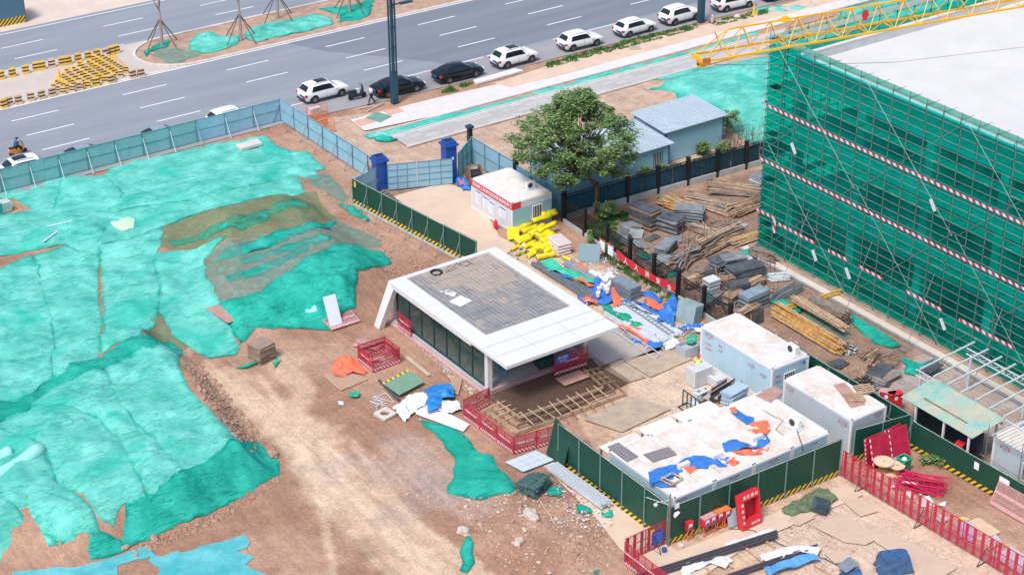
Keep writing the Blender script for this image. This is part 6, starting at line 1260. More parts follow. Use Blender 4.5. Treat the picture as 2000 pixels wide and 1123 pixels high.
def grass(label, poly, n, h_=.22, name='grass', z=.0):
    W2 = G2(poly); xs_ = [p[0] for p in W2]; ys_ = [p[1] for p in W2]; vs = []; fs = []
    rg = np.random.default_rng(n); gx = rg.uniform(min(xs_), max(xs_), n*3); gy = rg.uniform(min(ys_), max(ys_), n*3); k_ = inpoly(gx, gy, W2); gx, gy = gx[k_][:n], gy[k_][:n]
    for x, y in zip(gx, gy):
        if mnoise.noise((x*1.2, y*1.2, 3)) < -.12: continue
        a_ = rn.uniform(0, 6.28); s_ = rn.uniform(.03,.07); hh = h_*rn.uniform(.4,1.3); b_ = len(vs); lx_, ly_ = rn.uniform(-.1,.1), rn.uniform(-.1,.1)
        vs += [(x-s_*math.cos(a_), y-s_*math.sin(a_), z), (x+s_*math.cos(a_), y+s_*math.sin(a_), z), (x+lx_, y+ly_, z+hh)]; fs.append((b_, b_+1, b_+2))
    o = MB().add(vs, fs).build(name, grass_m); return tag(o, label, 'grass', kind='stuff')
grass('green grass strip on the verge beside the white hatchbacks', [(1065,125),(1200,85),(1360,47),(1362,58),(1260,85),(1140,118),(1068,135)], 5200)
grass('green grass tuft on the verge beyond the second lamp post', [(1380,45),(1500,18),(1500,28),(1400,52)], 1800); grass('grass tuft beside the dark sedan and the pale kerb sections', [(860,183),(885,165),(925,163),(890,180)], 700)
grass('rough grass between the railing and the fallen panels in the material yard', [(1140,440),(1230,410),(1262,440),(1225,470),(1200,500),(1160,480)], 4200, .3)
grass('weedy grass beneath the blue site office end wall', [(1310,330),(1440,290),(1450,310),(1330,350)], 2500, .3); grass('weedy grass along the railing foot', [(1170,500),(1210,480),(1290,560),(1340,600),(1300,590)], 2500, .25)
grass('grass growing between the canopy and the hedge print hoarding', [(1750,840),(1790,815),(1880,890),(1850,915)], 2500, .3)
# median trees with props
def bare_tree(label, px, h_, seed):
    c = g(*px, .1); rr = random.Random(seed); t = thing('bare_tree', label, 'tree', tuple(c)); q = MB(); q.path([(0,0,0),(.05,0,h_*.35),(.0,.05,h_*.55)], .16, 8, .10)
    def br(p_, d_, L_, r_, k):
        e = p_+d_*L_; q.path([tuple(p_), tuple(p_.lerp(e,.5)+Vector((rr.uniform(-.08,.08),)*3)), tuple(e)], r_, 5, r_*.6)
        if k: 
            for _ in range(3): br(e, (d_+Vector((rr.uniform(-.7,.7), rr.uniform(-.7,.7), rr.uniform(-.1,.5)))).normalized(), L_*.7, r_*.6, k-1)
    for _ in range(4): br(Vector((0,0,h_*.5+rr.uniform(-.3,.3))), Vector((rr.uniform(-.5,.5), rr.uniform(-.5,.5), 1)).normalized(), h_*.22, .07, 3)
    q.build('trunk', barkg, t)
    m_ = MB()
    for a_ in (20, 110, 200, 290): MB().tube((2.0*math.cos(R(a_)), 2.0*math.sin(R(a_)), 0), (0,0,2.7), .05, 5).build('support_pole', propw, t)
bare_tree('first bare staked tree nearest the rounded median nose', (317,90), 7.5, 1); bare_tree('second bare staked tree beside the turquoise median nets', (471,80), 7.5, 2); bare_tree('third bare staked tree cut off by the top edge of the picture', (543,37), 7, 3); bare_tree('fourth bare staked tree wrapped at the foot with crumpled net', (683,25), 7, 4)
# ================================================================== PILES
def plank_me(L_, w_, h_, m_, nm='plank'): return MB().box(-L_/2, -w_/2, -h_/2, L_/2, w_/2, h_/2).mesh(nm, m_)
def pile(label, px, ang, L_, W_, n, mats_, w_=.1, h_=.06, jit=4, spread=.3, z0=.0, layers=None, cat='timber pile', name='timber_pile', piece='plank', end=None, taper=.75, zpx=0, bearers=True, group=None):
    c = g(*px, zpx); t = thing(name, label, cat, (c.x, c.y, z0), R(ang), group); ms = [plank_me(L_*random.uniform(.8,1.05), w_, h_, m_, piece) for m_ in mats_ for _ in range(2)]
    n = int(n*1.7); W_ *= .85; per = layers or max(1, int(W_/(w_*1.15))); z = h_/2+(.1 if bearers else .01); k = 0; row = per
    if bearers:
        for s_ in (-1, 1): MB().box(s_*L_*.32-.05, -W_/2, 0, s_*L_*.32+.05, W_/2, .1).build('bearer', wood, t)
    while k < n:
        ww = W_*row/per
        for i in range(min(row, n-k)):
            o = onode(piece, random.choice(ms), t, (random.uniform(-spread, spread), -ww/2+(i+.5)*ww/row+random.uniform(-.02,.02), z+random.uniform(0,.015))); o.rotation_euler = (random.uniform(-.1,.1), random.uniform(-.01,.02), R(random.gauss(0, jit))); k += 1
        z += h_*1.08; row = max(3, int(row*(taper+.17)))
    return t
W1 = [wood, wood2, wood3]
pile('fanned timber pile in the far corner of the yard below the railing', (1330,408), -78, 3.4, 2.0, 46, [wood, wood2, woody], .1, .06, 7)
pile('broad timber pile right of the fanned one, planks slanting down to the right', (1390,402), -66, 4.2, 2.4, 50, W1, .1, .06, 5)
pile('highest timber pile below the railing near the scaffold corner', (1440,372), -50, 4.6, 2.8, 52, W1, .1, .06, 6)
pile('timber pile directly beside the scaffold foot, ends facing the scaffold', (1455,410), 5, 3.4, 1.7, 44, [wood, wood2], .1, .07, 5)
pile('loose splintered planks heaped between panel stacks', (1378,455), -75, 2.4, 1.3, 26, [wood, wood3, wood2], .09, .05, 14)
pile('long timber pile lying towards the scaffold in the middle of the yard', (1405,478), 6, 4.6, 1.6, 48, [wood, wood2, wood3], .1, .06, 5, .5)
pile('yellowish battens pushed under the scaffold net', (1465,468), -3, 3.4, 1.3, 26, [woody, wood2], .09, .06, 3)
pile('grey timber and panel offcuts heap near the railing', (1338,512), 18, 3.4, 1.4, 40, [wood3, formgrey, wood], .1, .05, 10, .5)
pile('small square timber bundle below the leaning black panel', (1352,560), 2, 1.3, .9, 30, [wood2, wood], .1, .08, 3, .1, taper=.83)
pile('small reddish timber bundle right of the grey white stack', (1417,562), -8, 1.2, .9, 30, [wood, M('reddish_plank', (.34,.18,.13), .8, .3, 3)], .1, .08, 3, .1, taper=.83)
pile('low timber bundle with pale ends near the tube bundles', (1474,560), 10, 1.9, .9, 24, [wood2, wood], .1, .07, 3, .1, taper=.83)
pile('timber bundle with dark panel side standing left of the long yellow battens', (1462,620), 10, 2.0, .9, 30, [wood, wood2], .1, .08, 4, .15, taper=.83)
pile('long stack of yellow battens reaching from the timber bundle to the grey heap', (1580,653), -90, 7.4, 1.3, 34, [woody, woody, wood2], .09, .09, 1.2, .35, taper=.8)
pile('long pale boards lying on the far side of the yellow battens', (1598,628), -92, 5.2, .55, 12, [wood2], .14, .05, .8, .2, z0=.4)
pile('dark timber bundle held in a steel cradle beside the yellow battens', (1618,618), -82, 3.0, 1.1, 52, [wood, wood3], .09, .09, 2, .25, taper=.83)
pile('timber with pale cut ends on top of a dark panel stack near the drain strip', (1705,717), 20, 1.2, .8, 18, [wood2, wood], .1, .08, 6, .1, z0=.25)
pile('scattered reddish offcuts near the far end of the yellow battens', (1697,695), 10, 1.3, .8, 10, [wood], .1, .06, 25)
pile('thin planks left near the fallen grey panels', (1222,452), -75, 2.0, .9, 5, [wood2, wood], .09, .04, 20)
def stack(label, px, ang, L_, W_, n, th, mats_, off=.05, rot=3, z0=0, cat='panel stack', name='panel_stack', piece='panel', zpx=0, group=None, straps=False):
    th *= 1.45 if cat == 'panel stack' and z0 == 0 else 1
    c = g(*px, zpx); t = thing(name, label, cat, (c.x, c.y, z0), R(ang), group); ms = [MB().bev(-L_/2, -W_/2, 0, L_/2, W_/2, th*.9, .006).mesh(piece, m_) for m_ in mats_]
    for k in range(n):
        o = onode(piece, ms[k % len(ms)] if k < n-1 else ms[0], t, (random.uniform(-off,off), random.uniform(-off,off), k*th)); o.rotation_euler = (0,0,R(random.gauss(0,rot)))
    if straps:
        for s_ in (-.3,.3): MB().box(s_*L_-.02, -W_/2-.06, 0, s_*L_+.02, W_/2+.06, n*th+.02).build('strap', woody, t)
    return t
FM = [formply, formgrey, formply]
stack('tall stack of black form panels strapped upright, nearest the shrubs', (1258,440), -80, 2.3, 1.1, 12, .09, [formply, wood, formply], .07, 3)
stack('black form panel stack with a loose sheet on top beside the fanned timber', (1305,448), -70, 2.3, 1.2, 9, .09, FM, .08, 4); stack('grey form panel stack behind the black one', (1345,430), -50, 2.2, 1.2, 10, .08, [formgrey, formply], .12, 6)
stack('long grey form panel stack with a pale top sheet below the fallen panels', (1300,492), 25, 2.0, .95, 10, .05, [formgrey, formply], .03, 1.5); stack('spread out grey panels beneath the pale topped stack', (1290,510), 0, 1.8, 1.0, 5, .04, [formgrey, formply], .2, 14)
stack('bundle of grey sheets at the foot of the scaffold corner', (1484,362), 5, 1.4, 1.2, 9, .07, [formgrey, steel_white], .05, 3)
stack('long dark form panel stack with loose steel strips in the middle of the yard', (1455,545), -8, 2.6, 1.3, 11, .07, [formply, formgrey, formply], .1, 4); stack('grey form panels fanned out above the dark stack', (1430,515), -20, 1.9, 1.1, 7, .07, [formgrey, formply], .15, 8); stack('pale grey sheets right behind the dark panel stack', (1453,515), -15, 1.3, .9, 5, .05, [steel_white, formgrey], .12, 8)
stack('small stack of pale steel forms between two timber bundles', (1388,572), -5, 1.0, .85, 9, .09, [steel_white, formgrey], .03, 2)
stack('big grey slab stack with a pale blue sheen beside the tube bundle', (1472,600), 4, 2.1, 1.0, 8, .11, [M('slate_sheen', (.22,.30,.36), .35, .3, 1.5), formply], .03, 1)
stack('dark form panel stack under the pale ended timber', (1718,732), 20, 1.9, 1.2, 6, .05, FM, .06, 3); stack('broken dark panels at the foot of the previous stack', (1730,742), 5, 1.9, 1.0, 4, .06, [wood3, formply], .15, 8); stack('grey sheets on the soil at the end of the yellow battens', (1640,712), -20, 1.1, .8, 3, .03, [formply], .2, 20)
stack('grey steel forms stacked near the guard side of the railing', (1320,470), 60, 1.0, .6, 3, .04, [formgrey], .2, 30)
def lean(label, px, rz, tilt_, L_, h_, m_, name='form_panel', cat='panel', th=.03, z=0.0, battens=0, sag=None):
    c = g(*px); t = thing(name, label, cat, (c.x, c.y, z), 0); t.rotation_euler = (R(tilt_), 0, R(rz)); MB().bev(-L_/2, -th/2, 0, L_/2, th/2, h_, .004).build('sheet', m_, t)
    for i in range(battens): MB().box(-L_/2+.2+i*(L_-.4)/max(1,battens-1)-.03, -th/2-.05, 0, -L_/2+.2+i*(L_-.4)/max(1,battens-1)+.03, -th/2-.004, h_).build('batten', woody, t)
    return t
lean('black form panel leaning upright with two yellow battens on it', (1385,555), 5, -18, 2.1, 1.0, formply, battens=2); lean('dark panel standing beside the timber bundle in a steel cradle', (1477,634), 5, -5, 1.5, .95, formply, battens=1)
for k, (px, rz, tl, L_, h_, m_) in enumerate((((1212,470),-65,-35,1.0,1.0,formply),((1232,465),-48,-62,1.7,.9,formgrey),((1240,478),30,-70,1.2,1.1,formgrey),((1262,478),75,-75,1.3,1.0,formgrey),((1280,468),10,-84,1.3,.6,formply))): lean(['black panel propped at the left end of the fallen panels', 'long grey panel sloping from the black one', 'pale grey square panel fallen in front', 'grey brown panel fallen right of the square one', 'small dark panel lying behind the fallen ones'][k], px, rz, tl, L_, h_, m_)
lean('flat grey board leaning on the railing beside the white bags', (1150,512), -42, -28, 1.55, 1.35, M('blue_grey_board', (.17,.27,.32), .5, .06, 1), 'grey_board', 'board')
lean('tall white board propped on the rumpled net', (658,640), -2, -24, .95, 2.3, M('white_board_worn', (.66,.72,.80), .6, .06, 2), 'white_board', 'board'); lean('dark blue grey sheet standing by the railing end', (1640,668), 20, -75, .9, .8, formgrey)
def tubes(label, px, ang, L_, W_, n, r_, m_, z0=0, jit=1.5, rows=3, name='tube_bundle', cat='tube bundle', piece='tube', square=False):
    c = g(*px); t = thing(name, label, cat, (c.x, c.y, z0), R(ang)); me_ = (MB().box(-L_/2,-r_,-r_,L_/2,r_,r_) if square else MB().tube((-L_/2,0,0),(L_/2,0,0), r_, 8)).mesh(piece, m_); per = max(1, int(W_/(2.1*r_))); k = 0; z = r_
    while k < n:
        for i in range(min(per, n-k)): o = onode(piece, me_, t, (random.uniform(-.12,.12), -W_/2+(i+.5)*W_/per, z)); o.rotation_euler = (0,0,R(random.gauss(0,jit))); k += 1
        z += 1.95*r_; per = max(2, per-1)
    return t
tubes('bundle of thin grey scaffold tubes near the yellow beam', (1538,575), 8, 2.6, .8, 40, .04, galv); tubes('short bundle of grey steel sections near the scaffold strip', (1520,545), -25, 1.5, .8, 24, .05, steel_white)
tubes('bundle of grey channel sections lying by the railing below the green scrap', (1395,595), 22, 2.2, .5, 12, .06, formgrey, square=True); tubes('loose pale strips heap in the open middle of the yard', (1440,443), 10, 1.5, .9, 16, .03, steel_white, jit=12)
tag(MB().beam(tuple(g(1536,606)+Vector((0,0,.3))), tuple(g(1643,573)+Vector((0,0,.3))), .12, .12).beam(tuple(g(1536,609)+Vector((0,0,.2))), tuple(g(1640,577)+Vector((0,0,.2))), .1, .1).build('yellow_beam', M('yellow_beam', (.62,.38,.05), .6, .2, 3)), 'pair of long yellow beams lying from the batten stack to the drain strip', 'beam')
def heap(label, px, r_, h_, n, m_, seed=0, name='scrap_heap', cat='scrap', el=1.0, s=.3, piece='piece', ang=0, mats2=None):
    """heap of many short pieces nobody could count"""
    rr = random.Random(seed); c = g(*px); q = MB()
    for k in range(n):
        d_ = rr.random()**.6; a_ = rr.uniform(0,6.28); x, y = r_*d_*math.cos(a_)*el, r_*d_*math.sin(a_); z = h_*(1-d_)*rr.random()+.03; u = Vector((rr.uniform(-1,1), rr.uniform(-1,1), rr.uniform(-.4,.4))).normalized()*s*rr.uniform(.4,1)
        q.k = rr.randrange(len(m_)) if isinstance(m_, list) else 0; q.beam((x-u.x, y-u.y, max(.02, z-u.z)), (x+u.x, y+u.y, max(.03, z+u.z)), rr.uniform(.03,.07), .03)
    o = q.build(name, m_, None, (c.x, c.y, 0)); o.rotation_euler = (0,0,R(ang)); return tag(o, label, cat, kind='stuff')
heap('heap of galvanised couplers and short tubes right of the yellow battens', (1650,682), .9, .5, 150, [galv, darkmetal, steel_white], 1, s=.16); heap('dark tangle of cable and scrap behind the light grey cabin', (1690,752), .9, .6, 110, [black, darkmetal, wood], 2, s=.3); heap('pale metal scraps in the heap behind the light grey cabin', (1712,762), .6, .5, 80, [steel_white, galv], 3, s=.15)
heap('loose yellow battens and boards near the railing end', (1380,600), 1.0, .3, 18, [woody, wood2], 4, s=.6)
# crumpled sheets and rags
def cloth(label, px, m_, fold=.35, z=0.03, cat='tarp', name='tarp', seed=0, step=.14, fs=.3, lift=.05, ang=.6, wob=.2): return drape(name, label, cat, px, m_, lift=lift, fold=fold*(.45 if z > 2 else .85), fs=fs*.6, z=z, step=step, seed=seed, ang=ang, wob=wob, rough=.12)
def circ(cx, cy, rx, ry, n=12, s=1): rr = random.Random(int(cx*7+cy)); return [(cx+rx*math.cos(6.283*i/n)*rr.uniform(.75,1.15), cy+ry*math.sin(6.283*i/n)*rr.uniform(.75,1.15)) for i in range(n)]
GS = 'green net scraps in the material yard'
for k, (poly, lb) in enumerate((([(1237,495),(1250,490),(1290,508),(1285,515),(1255,508)],'green net scrap below the spread out grey panels'), (circ(1310,535,14,5),'small green net scrap below the grey offcuts'), ([(1420,500),(1450,492),(1480,478),(1484,484),(1460,500),(1430,507)],'green net ribbon lying at the end of the concrete strip'), (circ(1388,583,17,6),'bright green net scrap in front of the small pale stack'), ([(1500,590),(1525,585),(1545,595),(1565,580),(1580,590),(1560,612),(1545,608),(1530,600)],'green net scraps under the grey tube bundle'), ([(1637,603),(1660,612),(1700,635),(1740,660),(1762,678),(1745,682),(1705,668),(1670,635)],'long green net strip running beside the drain strip'), ([(1762,700),(1800,710),(1830,700),(1832,706),(1800,722),(1790,735),(1765,728),(1770,715)],'green net scrap round the wheelbarrow'), (circ(1292,385,12,6),'green net scrap beneath the railing plinth'))): o = cloth(lb, poly, net_dk, .25, .04, 'dust net', 'net_scrap', seed=60+k, step=.2); o['group'] = GS
drape('net_scrap', 'faded thin net trodden into the soil beside the yellow battens', 'dust net', [(1570,600),(1640,625),(1660,660),(1640,665),(1600,640),(1570,620)], net_grey, z=.03, lift=.02, fold=.05, step=.3)
# ---- clutter between kiosk and railing
def roll(label, a, b, r_, m_, z=.2, name='wrapped_roll', cat='roll', cap=None):
    A_ = g(*a); B_ = g(*b); t = thing(name, label, cat, tuple(A_+Vector((0,0,z))), 0); d_ = B_-A_; q = MB(); n = 10
    pts = [Vector((d_.x*i/6, d_.y*i/6, 0)) for i in range(7)]; q.path(pts, r_, 10); m2 = q.mesh('wrapping', m_, True)
    for v in m2.vertices: k = mnoise.noise((v.co.x*3+a[0], v.co.y*3, v.co.z*4)); v.co += Vector((k*.06, -k*.06, k*.11))
    onode('wrapping', m2, t); MB().tube(tuple(-d_.normalized()*.012), tuple(d_.normalized()*-.002), r_*.62, 10).build('roll_end', cap or M('foam_ochre', (.45,.28,.08), .8), t); return t
yr = [((1003,462),(1040,440),.26,.3),((1012,475),(1050,458),.22,.25),((1035,470),(1062,452),.26,.5),((1040,448),(1076,436),.2,.7),((1058,440),(1086,432),.26,.8),((1050,470),(1086,452),.2,.75),((1040,492),(1072,478),.26,.35),((1060,498),(1088,485),.24,.25),((1058,487),(1086,474),.24,.6),((1000,490),(1014,482),.12,.12),((1010,500),(1024,493),.13,.12),((1030,505),(1045,497),.2,.2),((1048,508),(1085,500),.2,.2),((1100,505),(1113,514),.16,.2)]
for i, (a_, b_, r_, z) in enumerate(yr): roll('yellow plastic wrapped roll %s' % ['lowest left in the heap','second from the lower left','middle of the heap','upper left on the heap','topmost by the cabin wall','long thin one on top','front row left','front row right','second layer front','small loose one on the ground, left','small loose one, right','short one at the front','foremost long one','single one on the profiles beyond the heap'][i], a_, b_, r_, tarp_y if i != 10 else M('olive_wrap', (.45,.45,.12), .5, .3, 4), z)
t = tag(MB().add([(-.5,0,0),(.4,-.25,0),(.55,.2,.75),(-.25,.5,.8),(-.5,.05,.05)], [(0,1,2,3),(0,3,4)]).build('yellow_sheet', tarp_y, None, tuple(g(1003,470)+Vector((0,0,.2)))), 'smooth yellow sheet over the left end of the roll heap', 'sheet')
bag_m = M('woven_bag_pale', (.60,.52,.50), .7, .15, 4, bump=.4, bsc=10)
t = thing('bag_stack', 'stack of pale woven bags in four layers beside the yellow rolls', 'bags', tuple(g(1092,490)), R(-8)); bme = MB().add([(-.55,-.4,0),(.55,-.4,0),(.55,.4,0),(-.55,.4,0),(-.62,-.46,.12),(.62,-.46,.12),(.62,.46,.12),(-.62,.46,.12),(-.5,-.36,.25),(.5,-.36,.25),(.5,.36,.25),(-.5,.36,.25)], [(0,3,2,1),(0,1,5,4),(1,2,6,5),(2,3,7,6),(3,0,4,7),(4,5,9,8),(5,6,10,9),(6,7,11,10),(7,4,8,11),(8,9,10,11)]).mesh('bag', bag_m)
for z in range(4):
    for y_ in (0,1): o = onode('bag', bme, t, (random.uniform(-.06,.06), -.4+y_*.85, z*.25)); o.rotation_euler[2] = R(random.uniform(-6,6))
tubes('long dark grey box profiles lying beside the kiosk roof edge', (1100,548), -90, 6.5, 1.0, 10, .06, M('profile_grey', (.15,.18,.21), .45, .2, 3), .02, .6, square=True, name='profile_pile', cat='metal profiles'); tubes('grey channel sections beside the white bags along the railing', (1150,540), -90, 5.0, .9, 9, .07, M('profile_mid', (.28,.33,.37), .45, .2, 3), .02, 1, square=True, name='profile_pile', cat='metal profiles')
tubes('grey aluminium profiles under the orange cloth', (1140,572), -90, 2.8, .7, 12, .06, M('profile_dark', (.17,.20,.23), .4, .3, 3), .02, 1, square=True, name='profile_pile', cat='metal profiles')
cloth('bright green cloth trailing over the grey profiles beside the rolls', [(1055,510),(1075,505),(1095,520),(1130,530),(1160,548),(1158,556),(1130,548),(1100,535),(1080,530),(1065,528)], M('aqua_cloth', (.05,.50,.34), .55, .2, 3, bump=.4, bsc=8), .3, .3, seed=71)
cloth('blue cloth on the grey profiles', [(1090,528),(1110,535),(1125,545),(1112,545),(1098,538)], tarp_b, .2, .25, seed=72); cloth('orange cloth lying along the aluminium profiles', [(1115,543),(1135,543),(1155,555),(1160,562),(1150,562),(1130,550)], tarp_o, .2, .3, seed=73)
cloth('white plastic bags and film rumpled by the profiles', [(1140,525),(1165,530),(1175,540),(1195,545),(1180,555),(1160,548),(1140,538)], tarp_w, .5, .15, 'plastic sheet', 'plastic_sheet', seed=74); cloth('big crumpled blue tarp under the white buckets', [(1145,572),(1155,562),(1160,548),(1172,548),(1200,565),(1210,575),(1200,590),(1180,595),(1160,590)], tarp_b, .8, .1, seed=75)
cloth('orange tarp rim left of the blue tarp and buckets', [(1135,575),(1150,575),(1165,582),(1165,598),(1150,592),(1138,585)], tarp_o, .5, .1, seed=76); cloth('orange tarp rim right of the white buckets', [(1190,565),(1200,562),(1212,580),(1212,592),(1200,598),(1196,588)], tarp_o, .5, .3, seed=77)
bk = [(1170,562),(1176,556),(1182,560),(1188,556),(1186,565),(1168,572)]
for i, (a_, b_) in enumerate(bk):
    c = g(a_, b_+6, .55); t = thing('bucket', 'white bucket %s' % ['left in the cluster on the blue tarp','back left in the cluster on the blue tarp','middle one on the blue tarp','back right one on the blue tarp','front right one on the blue tarp','single one set apart at the front of the blue tarp'][i], 'bucket', (c.x, c.y, .5)); MB().lathe([(.13,0),(.16,.32)], (0,0,0), 12).build('body', white_paint, t); MB().lathe([(.17,.32),(.17,.35),(.1,.355)], (0,0,0), 12).build('lid', M('bucket_lid', (.75,.76,.80), .4), t)
stack('grey blue stack of ceiling panels beside the red banner', (1222,575), -85, 2.1, 1.0, 8, .09, [M('panel_bluegrey', (.20,.25,.29), .5, .2, 3), M('panel_bluegrey2', (.13,.17,.21), .5, .2, 3)], .02, 1)
tubes('thirty odd white ceiling channels laid side by side', (1255,635), -88, 5.4, 2.6, 44, .055, steel_white, .05, 1.0, square=True, name='channel_pile', cat='metal channels', piece='channel')
lad = thing('ladder', 'aluminium ladder lying on the white channels', 'ladder', tuple(g(1222,588,.35)), 0); A_ = g(1222,590,.36); B_ = g(1312,652,.36); d_ = B_-A_; dn = d_.normalized(); pr = Vector((-dn.y, dn.x, 0))*.22; lad.location = A_
for s_ in (-1,1): MB().beam(tuple(pr*s_), tuple(d_+pr*s_), .05, .07).build('stile', galv, lad)
for i in range(14): MB().beam(tuple(d_*(i+.5)/14-pr), tuple(d_*(i+.5)/14+pr), .05, .03).build('rung', galv, lad)
cloth('green net roll lying along the white channels', [(1175,598),(1190,597),(1225,615),(1258,638),(1250,644),(1215,628),(1180,610)], M('emerald_cloth', (.01,.33,.20), .6, .5, 3, bump=.6, bsc=9), .5, .2, seed=80)
cloth('orange tarp heap at the kiosk side of the white channels', [(1205,633),(1218,626),(1240,638),(1270,650),(1276,662),(1262,672),(1240,655),(1215,645)], tarp_o, .55, .15, seed=81); cloth('blue tarp end beside the orange heap at the ends of the channels', [(1262,672),(1280,655),(1293,672),(1290,682),(1270,682)], tarp_b, .5, .1, seed=82); cloth('blue tarp under the orange heap by the ladder frame', [(1210,648),(1225,645),(1270,675),(1262,678),(1235,668)], tarp_b, .2, .06, seed=83)
t = thing('scaffold_trestle', 'light galvanised scaffold trestle lying along the orange tarp', 'frame', (0,0,0)); P_ = [g(1200,630,.5), g(1288,690,.3), g(1278,700,.1), g(1192,640,.3)]; t.location = P_[0]; P_ = [p_-P_[0] for p_ in P_]
for a_, b_ in ((0,1),(1,2),(2,3),(3,0)): MB().tube(tuple(P_[a_]), tuple(P_[b_]), .025, 5).build('tube', steel_white, t)
for f_ in (.25,.5,.75): MB().tube(tuple(P_[0].lerp(P_[1], f_)), tuple(P_[3].lerp(P_[2], f_)), .02, 5).build('cross_tube', steel_white, t)
cloth('deep blue tarp pulled up over the standing metal sheets', [(1282,632),(1290,600),(1318,582),(1322,600),(1315,640),(1300,630)], tarp_b, 1.1, .25, seed=84, fs=.5); 
for k in range(8): lean('tall galvanised sheet number by edge, %s in the standing bundle by the railing' % ['foremost','second','third','fourth','fifth','sixth','seventh','hindmost'][k], (1336+k*2.2, 632-k*1.5), -75, -12, 1.5, 1.5-.03*k, M('galv_sheet', (.33,.45,.48), .35, .15, 2, metal=.2), 'metal_sheet', 'metal sheet')
cloth('blue tarp strip behind the wooden scraps', [(1318,640),(1345,633),(1385,638),(1380,646),(1345,645),(1325,648)], tarp_b, .3, .1, seed=85); cloth('red and blue tarp scraps beside the deep blue tarp', [(1255,580),(1275,585),(1300,605),(1290,612),(1268,600)], tarp_o, .4, .15, seed=86); cloth('blue tarp strip under the red scraps', [(1240,590),(1255,590),(1300,618),(1290,625),(1262,610)], tarp_b, .3, .06, seed=87)
heap('wooden scraps, battens and boards between the channels and the cabin', (1355,655), 1.3, .4, 40, [wood2, wood, plyp, paper], 8, s=.5); heap('small bits and offcuts at the channel ends', (1300,680), .6, .2, 30, [darkmetal, steel_white, wood], 9, s=.12)
heap('crumbled pale packaging beside the panels at the railing', (1195,535), .9, .3, 50, [steel_white, tarp_w, concg], 10, s=.15); heap('stones and rubble along the railing foot', (1275,565), 1.2, .25, 30, [conc, concg, bag_m], 11, s=.15)
# red banner on railing with two notices
t = thing('banner', 'sagging red banner with white lettering tied to the black railing', 'banner', (11.75,0,0)); A_ = g(1235,540,1.5); B_ = g(1330,585,1.1); q = MB(); vs = []
ya, yb = 3.2, -3.6
for i in range(21):
    y_ = ya+(yb-ya)*i/20; zc = 1.35-.25*math.sin(math.pi*i/20)+.02*math.sin(i*1.7)
    for j in range(4): vs.append((-.25+.03*math.sin(i*1.3+j), y_, zc-.6*j/3))
q.add(vs, [(i*4+j, (i+1)*4+j, (i+1)*4+j+1, i*4+j+1) for i in range(20) for j in range(3)]).build('cloth', redp, t, smooth=True)
for k, ch in enumerate('人人讲安全'): text('lettering', ch, .5, letter_w, t, (-.31, 2.0-k*1.25, .86), FACE_XN)
for k, (px, w_) in enumerate((((1221,548),.62),((1236,555),.62))):
    c = g(*px); o = thing('notice_stand', 'white notice board %s of the red banner' % ['first on the left', 'next, immediately left'][k], 'notice', (11.3, 4.6-k*1.0, 0)); MB().box(-.02,-w_/2,.75,.02,w_/2,1.65).build('board', steel_white, o); MB().box(-.03,-w_/2+.05,.85,-.02,w_/2-.05,1.5).build('paper', paper, o); MB().box(-.02,-.02,0,.02,.02,.75).build('leg', black, o); MB().box(-.032,-w_/2,1.55,-.022,w_/2,1.68).build('red_heading', redp, o)
# grey skip box with cloth, buckets
t = thing('storage_box', 'grey plastic box near the worker, filled with green cloth', 'box', tuple(g(1345,690)), R(0)); MB().box(-.75,-.5,0,-.7,.5,.72).box(.7,-.5,0,.75,.5,.72).box(-.7,-.5,0,.7,-.45,.72).box(-.7,.45,0,.7,.5,.72).box(-.7,-.45,0,.7,.45,.45).build('box', M('plastic_grey', (.40,.44,.50), .5, .05, 1), t)
cloth('green and white cloth heaped in the grey plastic box', circ(1352,664,14,9), tarp_g, .6, .6, seed=90); 
for k, (px, m_) in enumerate((((1364,690),black),((1373,688),yellow))): t = thing('bucket', ['black paint drum with pale lid beside the grey plastic box', 'yellow drum beside the black one near the worker'][k], 'drum', tuple(g(*px))); MB().lathe([(.16,0),(.17,.5),(.15,.51)], (0,0,0), 12).build('body', m_, t); MB().lathe([(.15,.512),(.13,.53)], (0,0,0), 12).build('lid', paper if k == 0 else yellow, t)
# blocks, rack, channels, foam
blkm = M('aerated_block', (.56,.57,.60), .85, .10, 4)
def blocks(label, px, nx, ny, nz, rz=0, z0=0, bs=(.3,.24,.6)):
    t = thing('block_stack', label, 'block stack', tuple(g(*px)+Vector((0,0,z0))), R(rz)); me_ = MB().bev(.01,.01,0,bs[0]-.01,bs[1]-.01,bs[2]-.012,.012).mesh('block', blkm)
    for z in range(nz):
        for i in range(nx):
            for j in range(ny):
                if z == nz-1 and random.random() < .12: continue
                onode('block', me_, t, ((i-nx/2)*bs[0], (j-ny/2)*bs[1], z*bs[2]))
blocks('tall stack of pale grey aerated blocks in front of the worker', (1365,746), 5, 4, 2); blocks('lower stack of aerated blocks beside the tall one', (1400,750), 3, 4, 1); blocks('aerated blocks inside the green steel rack', (1368,780), 4, 3, 1, 0, .1)
t = thing('steel_rack', 'dark green steel rack with upright bars standing before the aerated blocks', 'rack', tuple(g(1372,793)), R(-2)); q = MB(); gm_ = M('rack_green', (.02,.07,.055), .5, .2, 3)
for i in range(5): MB().box(-1.0+.0*i, -.9+i*.42, 0, -.94, -.84+i*.42, 1.15).build('upright', gm_, t)
MB().box(-1.0,-.9,1.1,-.94,.84,1.16).build('top_bar', gm_, t); MB().box(-1.0,-.9,0,1.0,-.84,.08).box(-1.0,.78,0,1.0,.84,.08).box(-1.4,-.84,0,-1.34,.78,.06).box(-1.34,-.9,0,-1.0,-.86,.06).box(-1.34,.74,0,-1.0,.78,.06).build('base_frame', gm_, t); MB().box(-.6,-.8,.1,-.1,.75,.14).build('tray_sheet', steel_white, t)
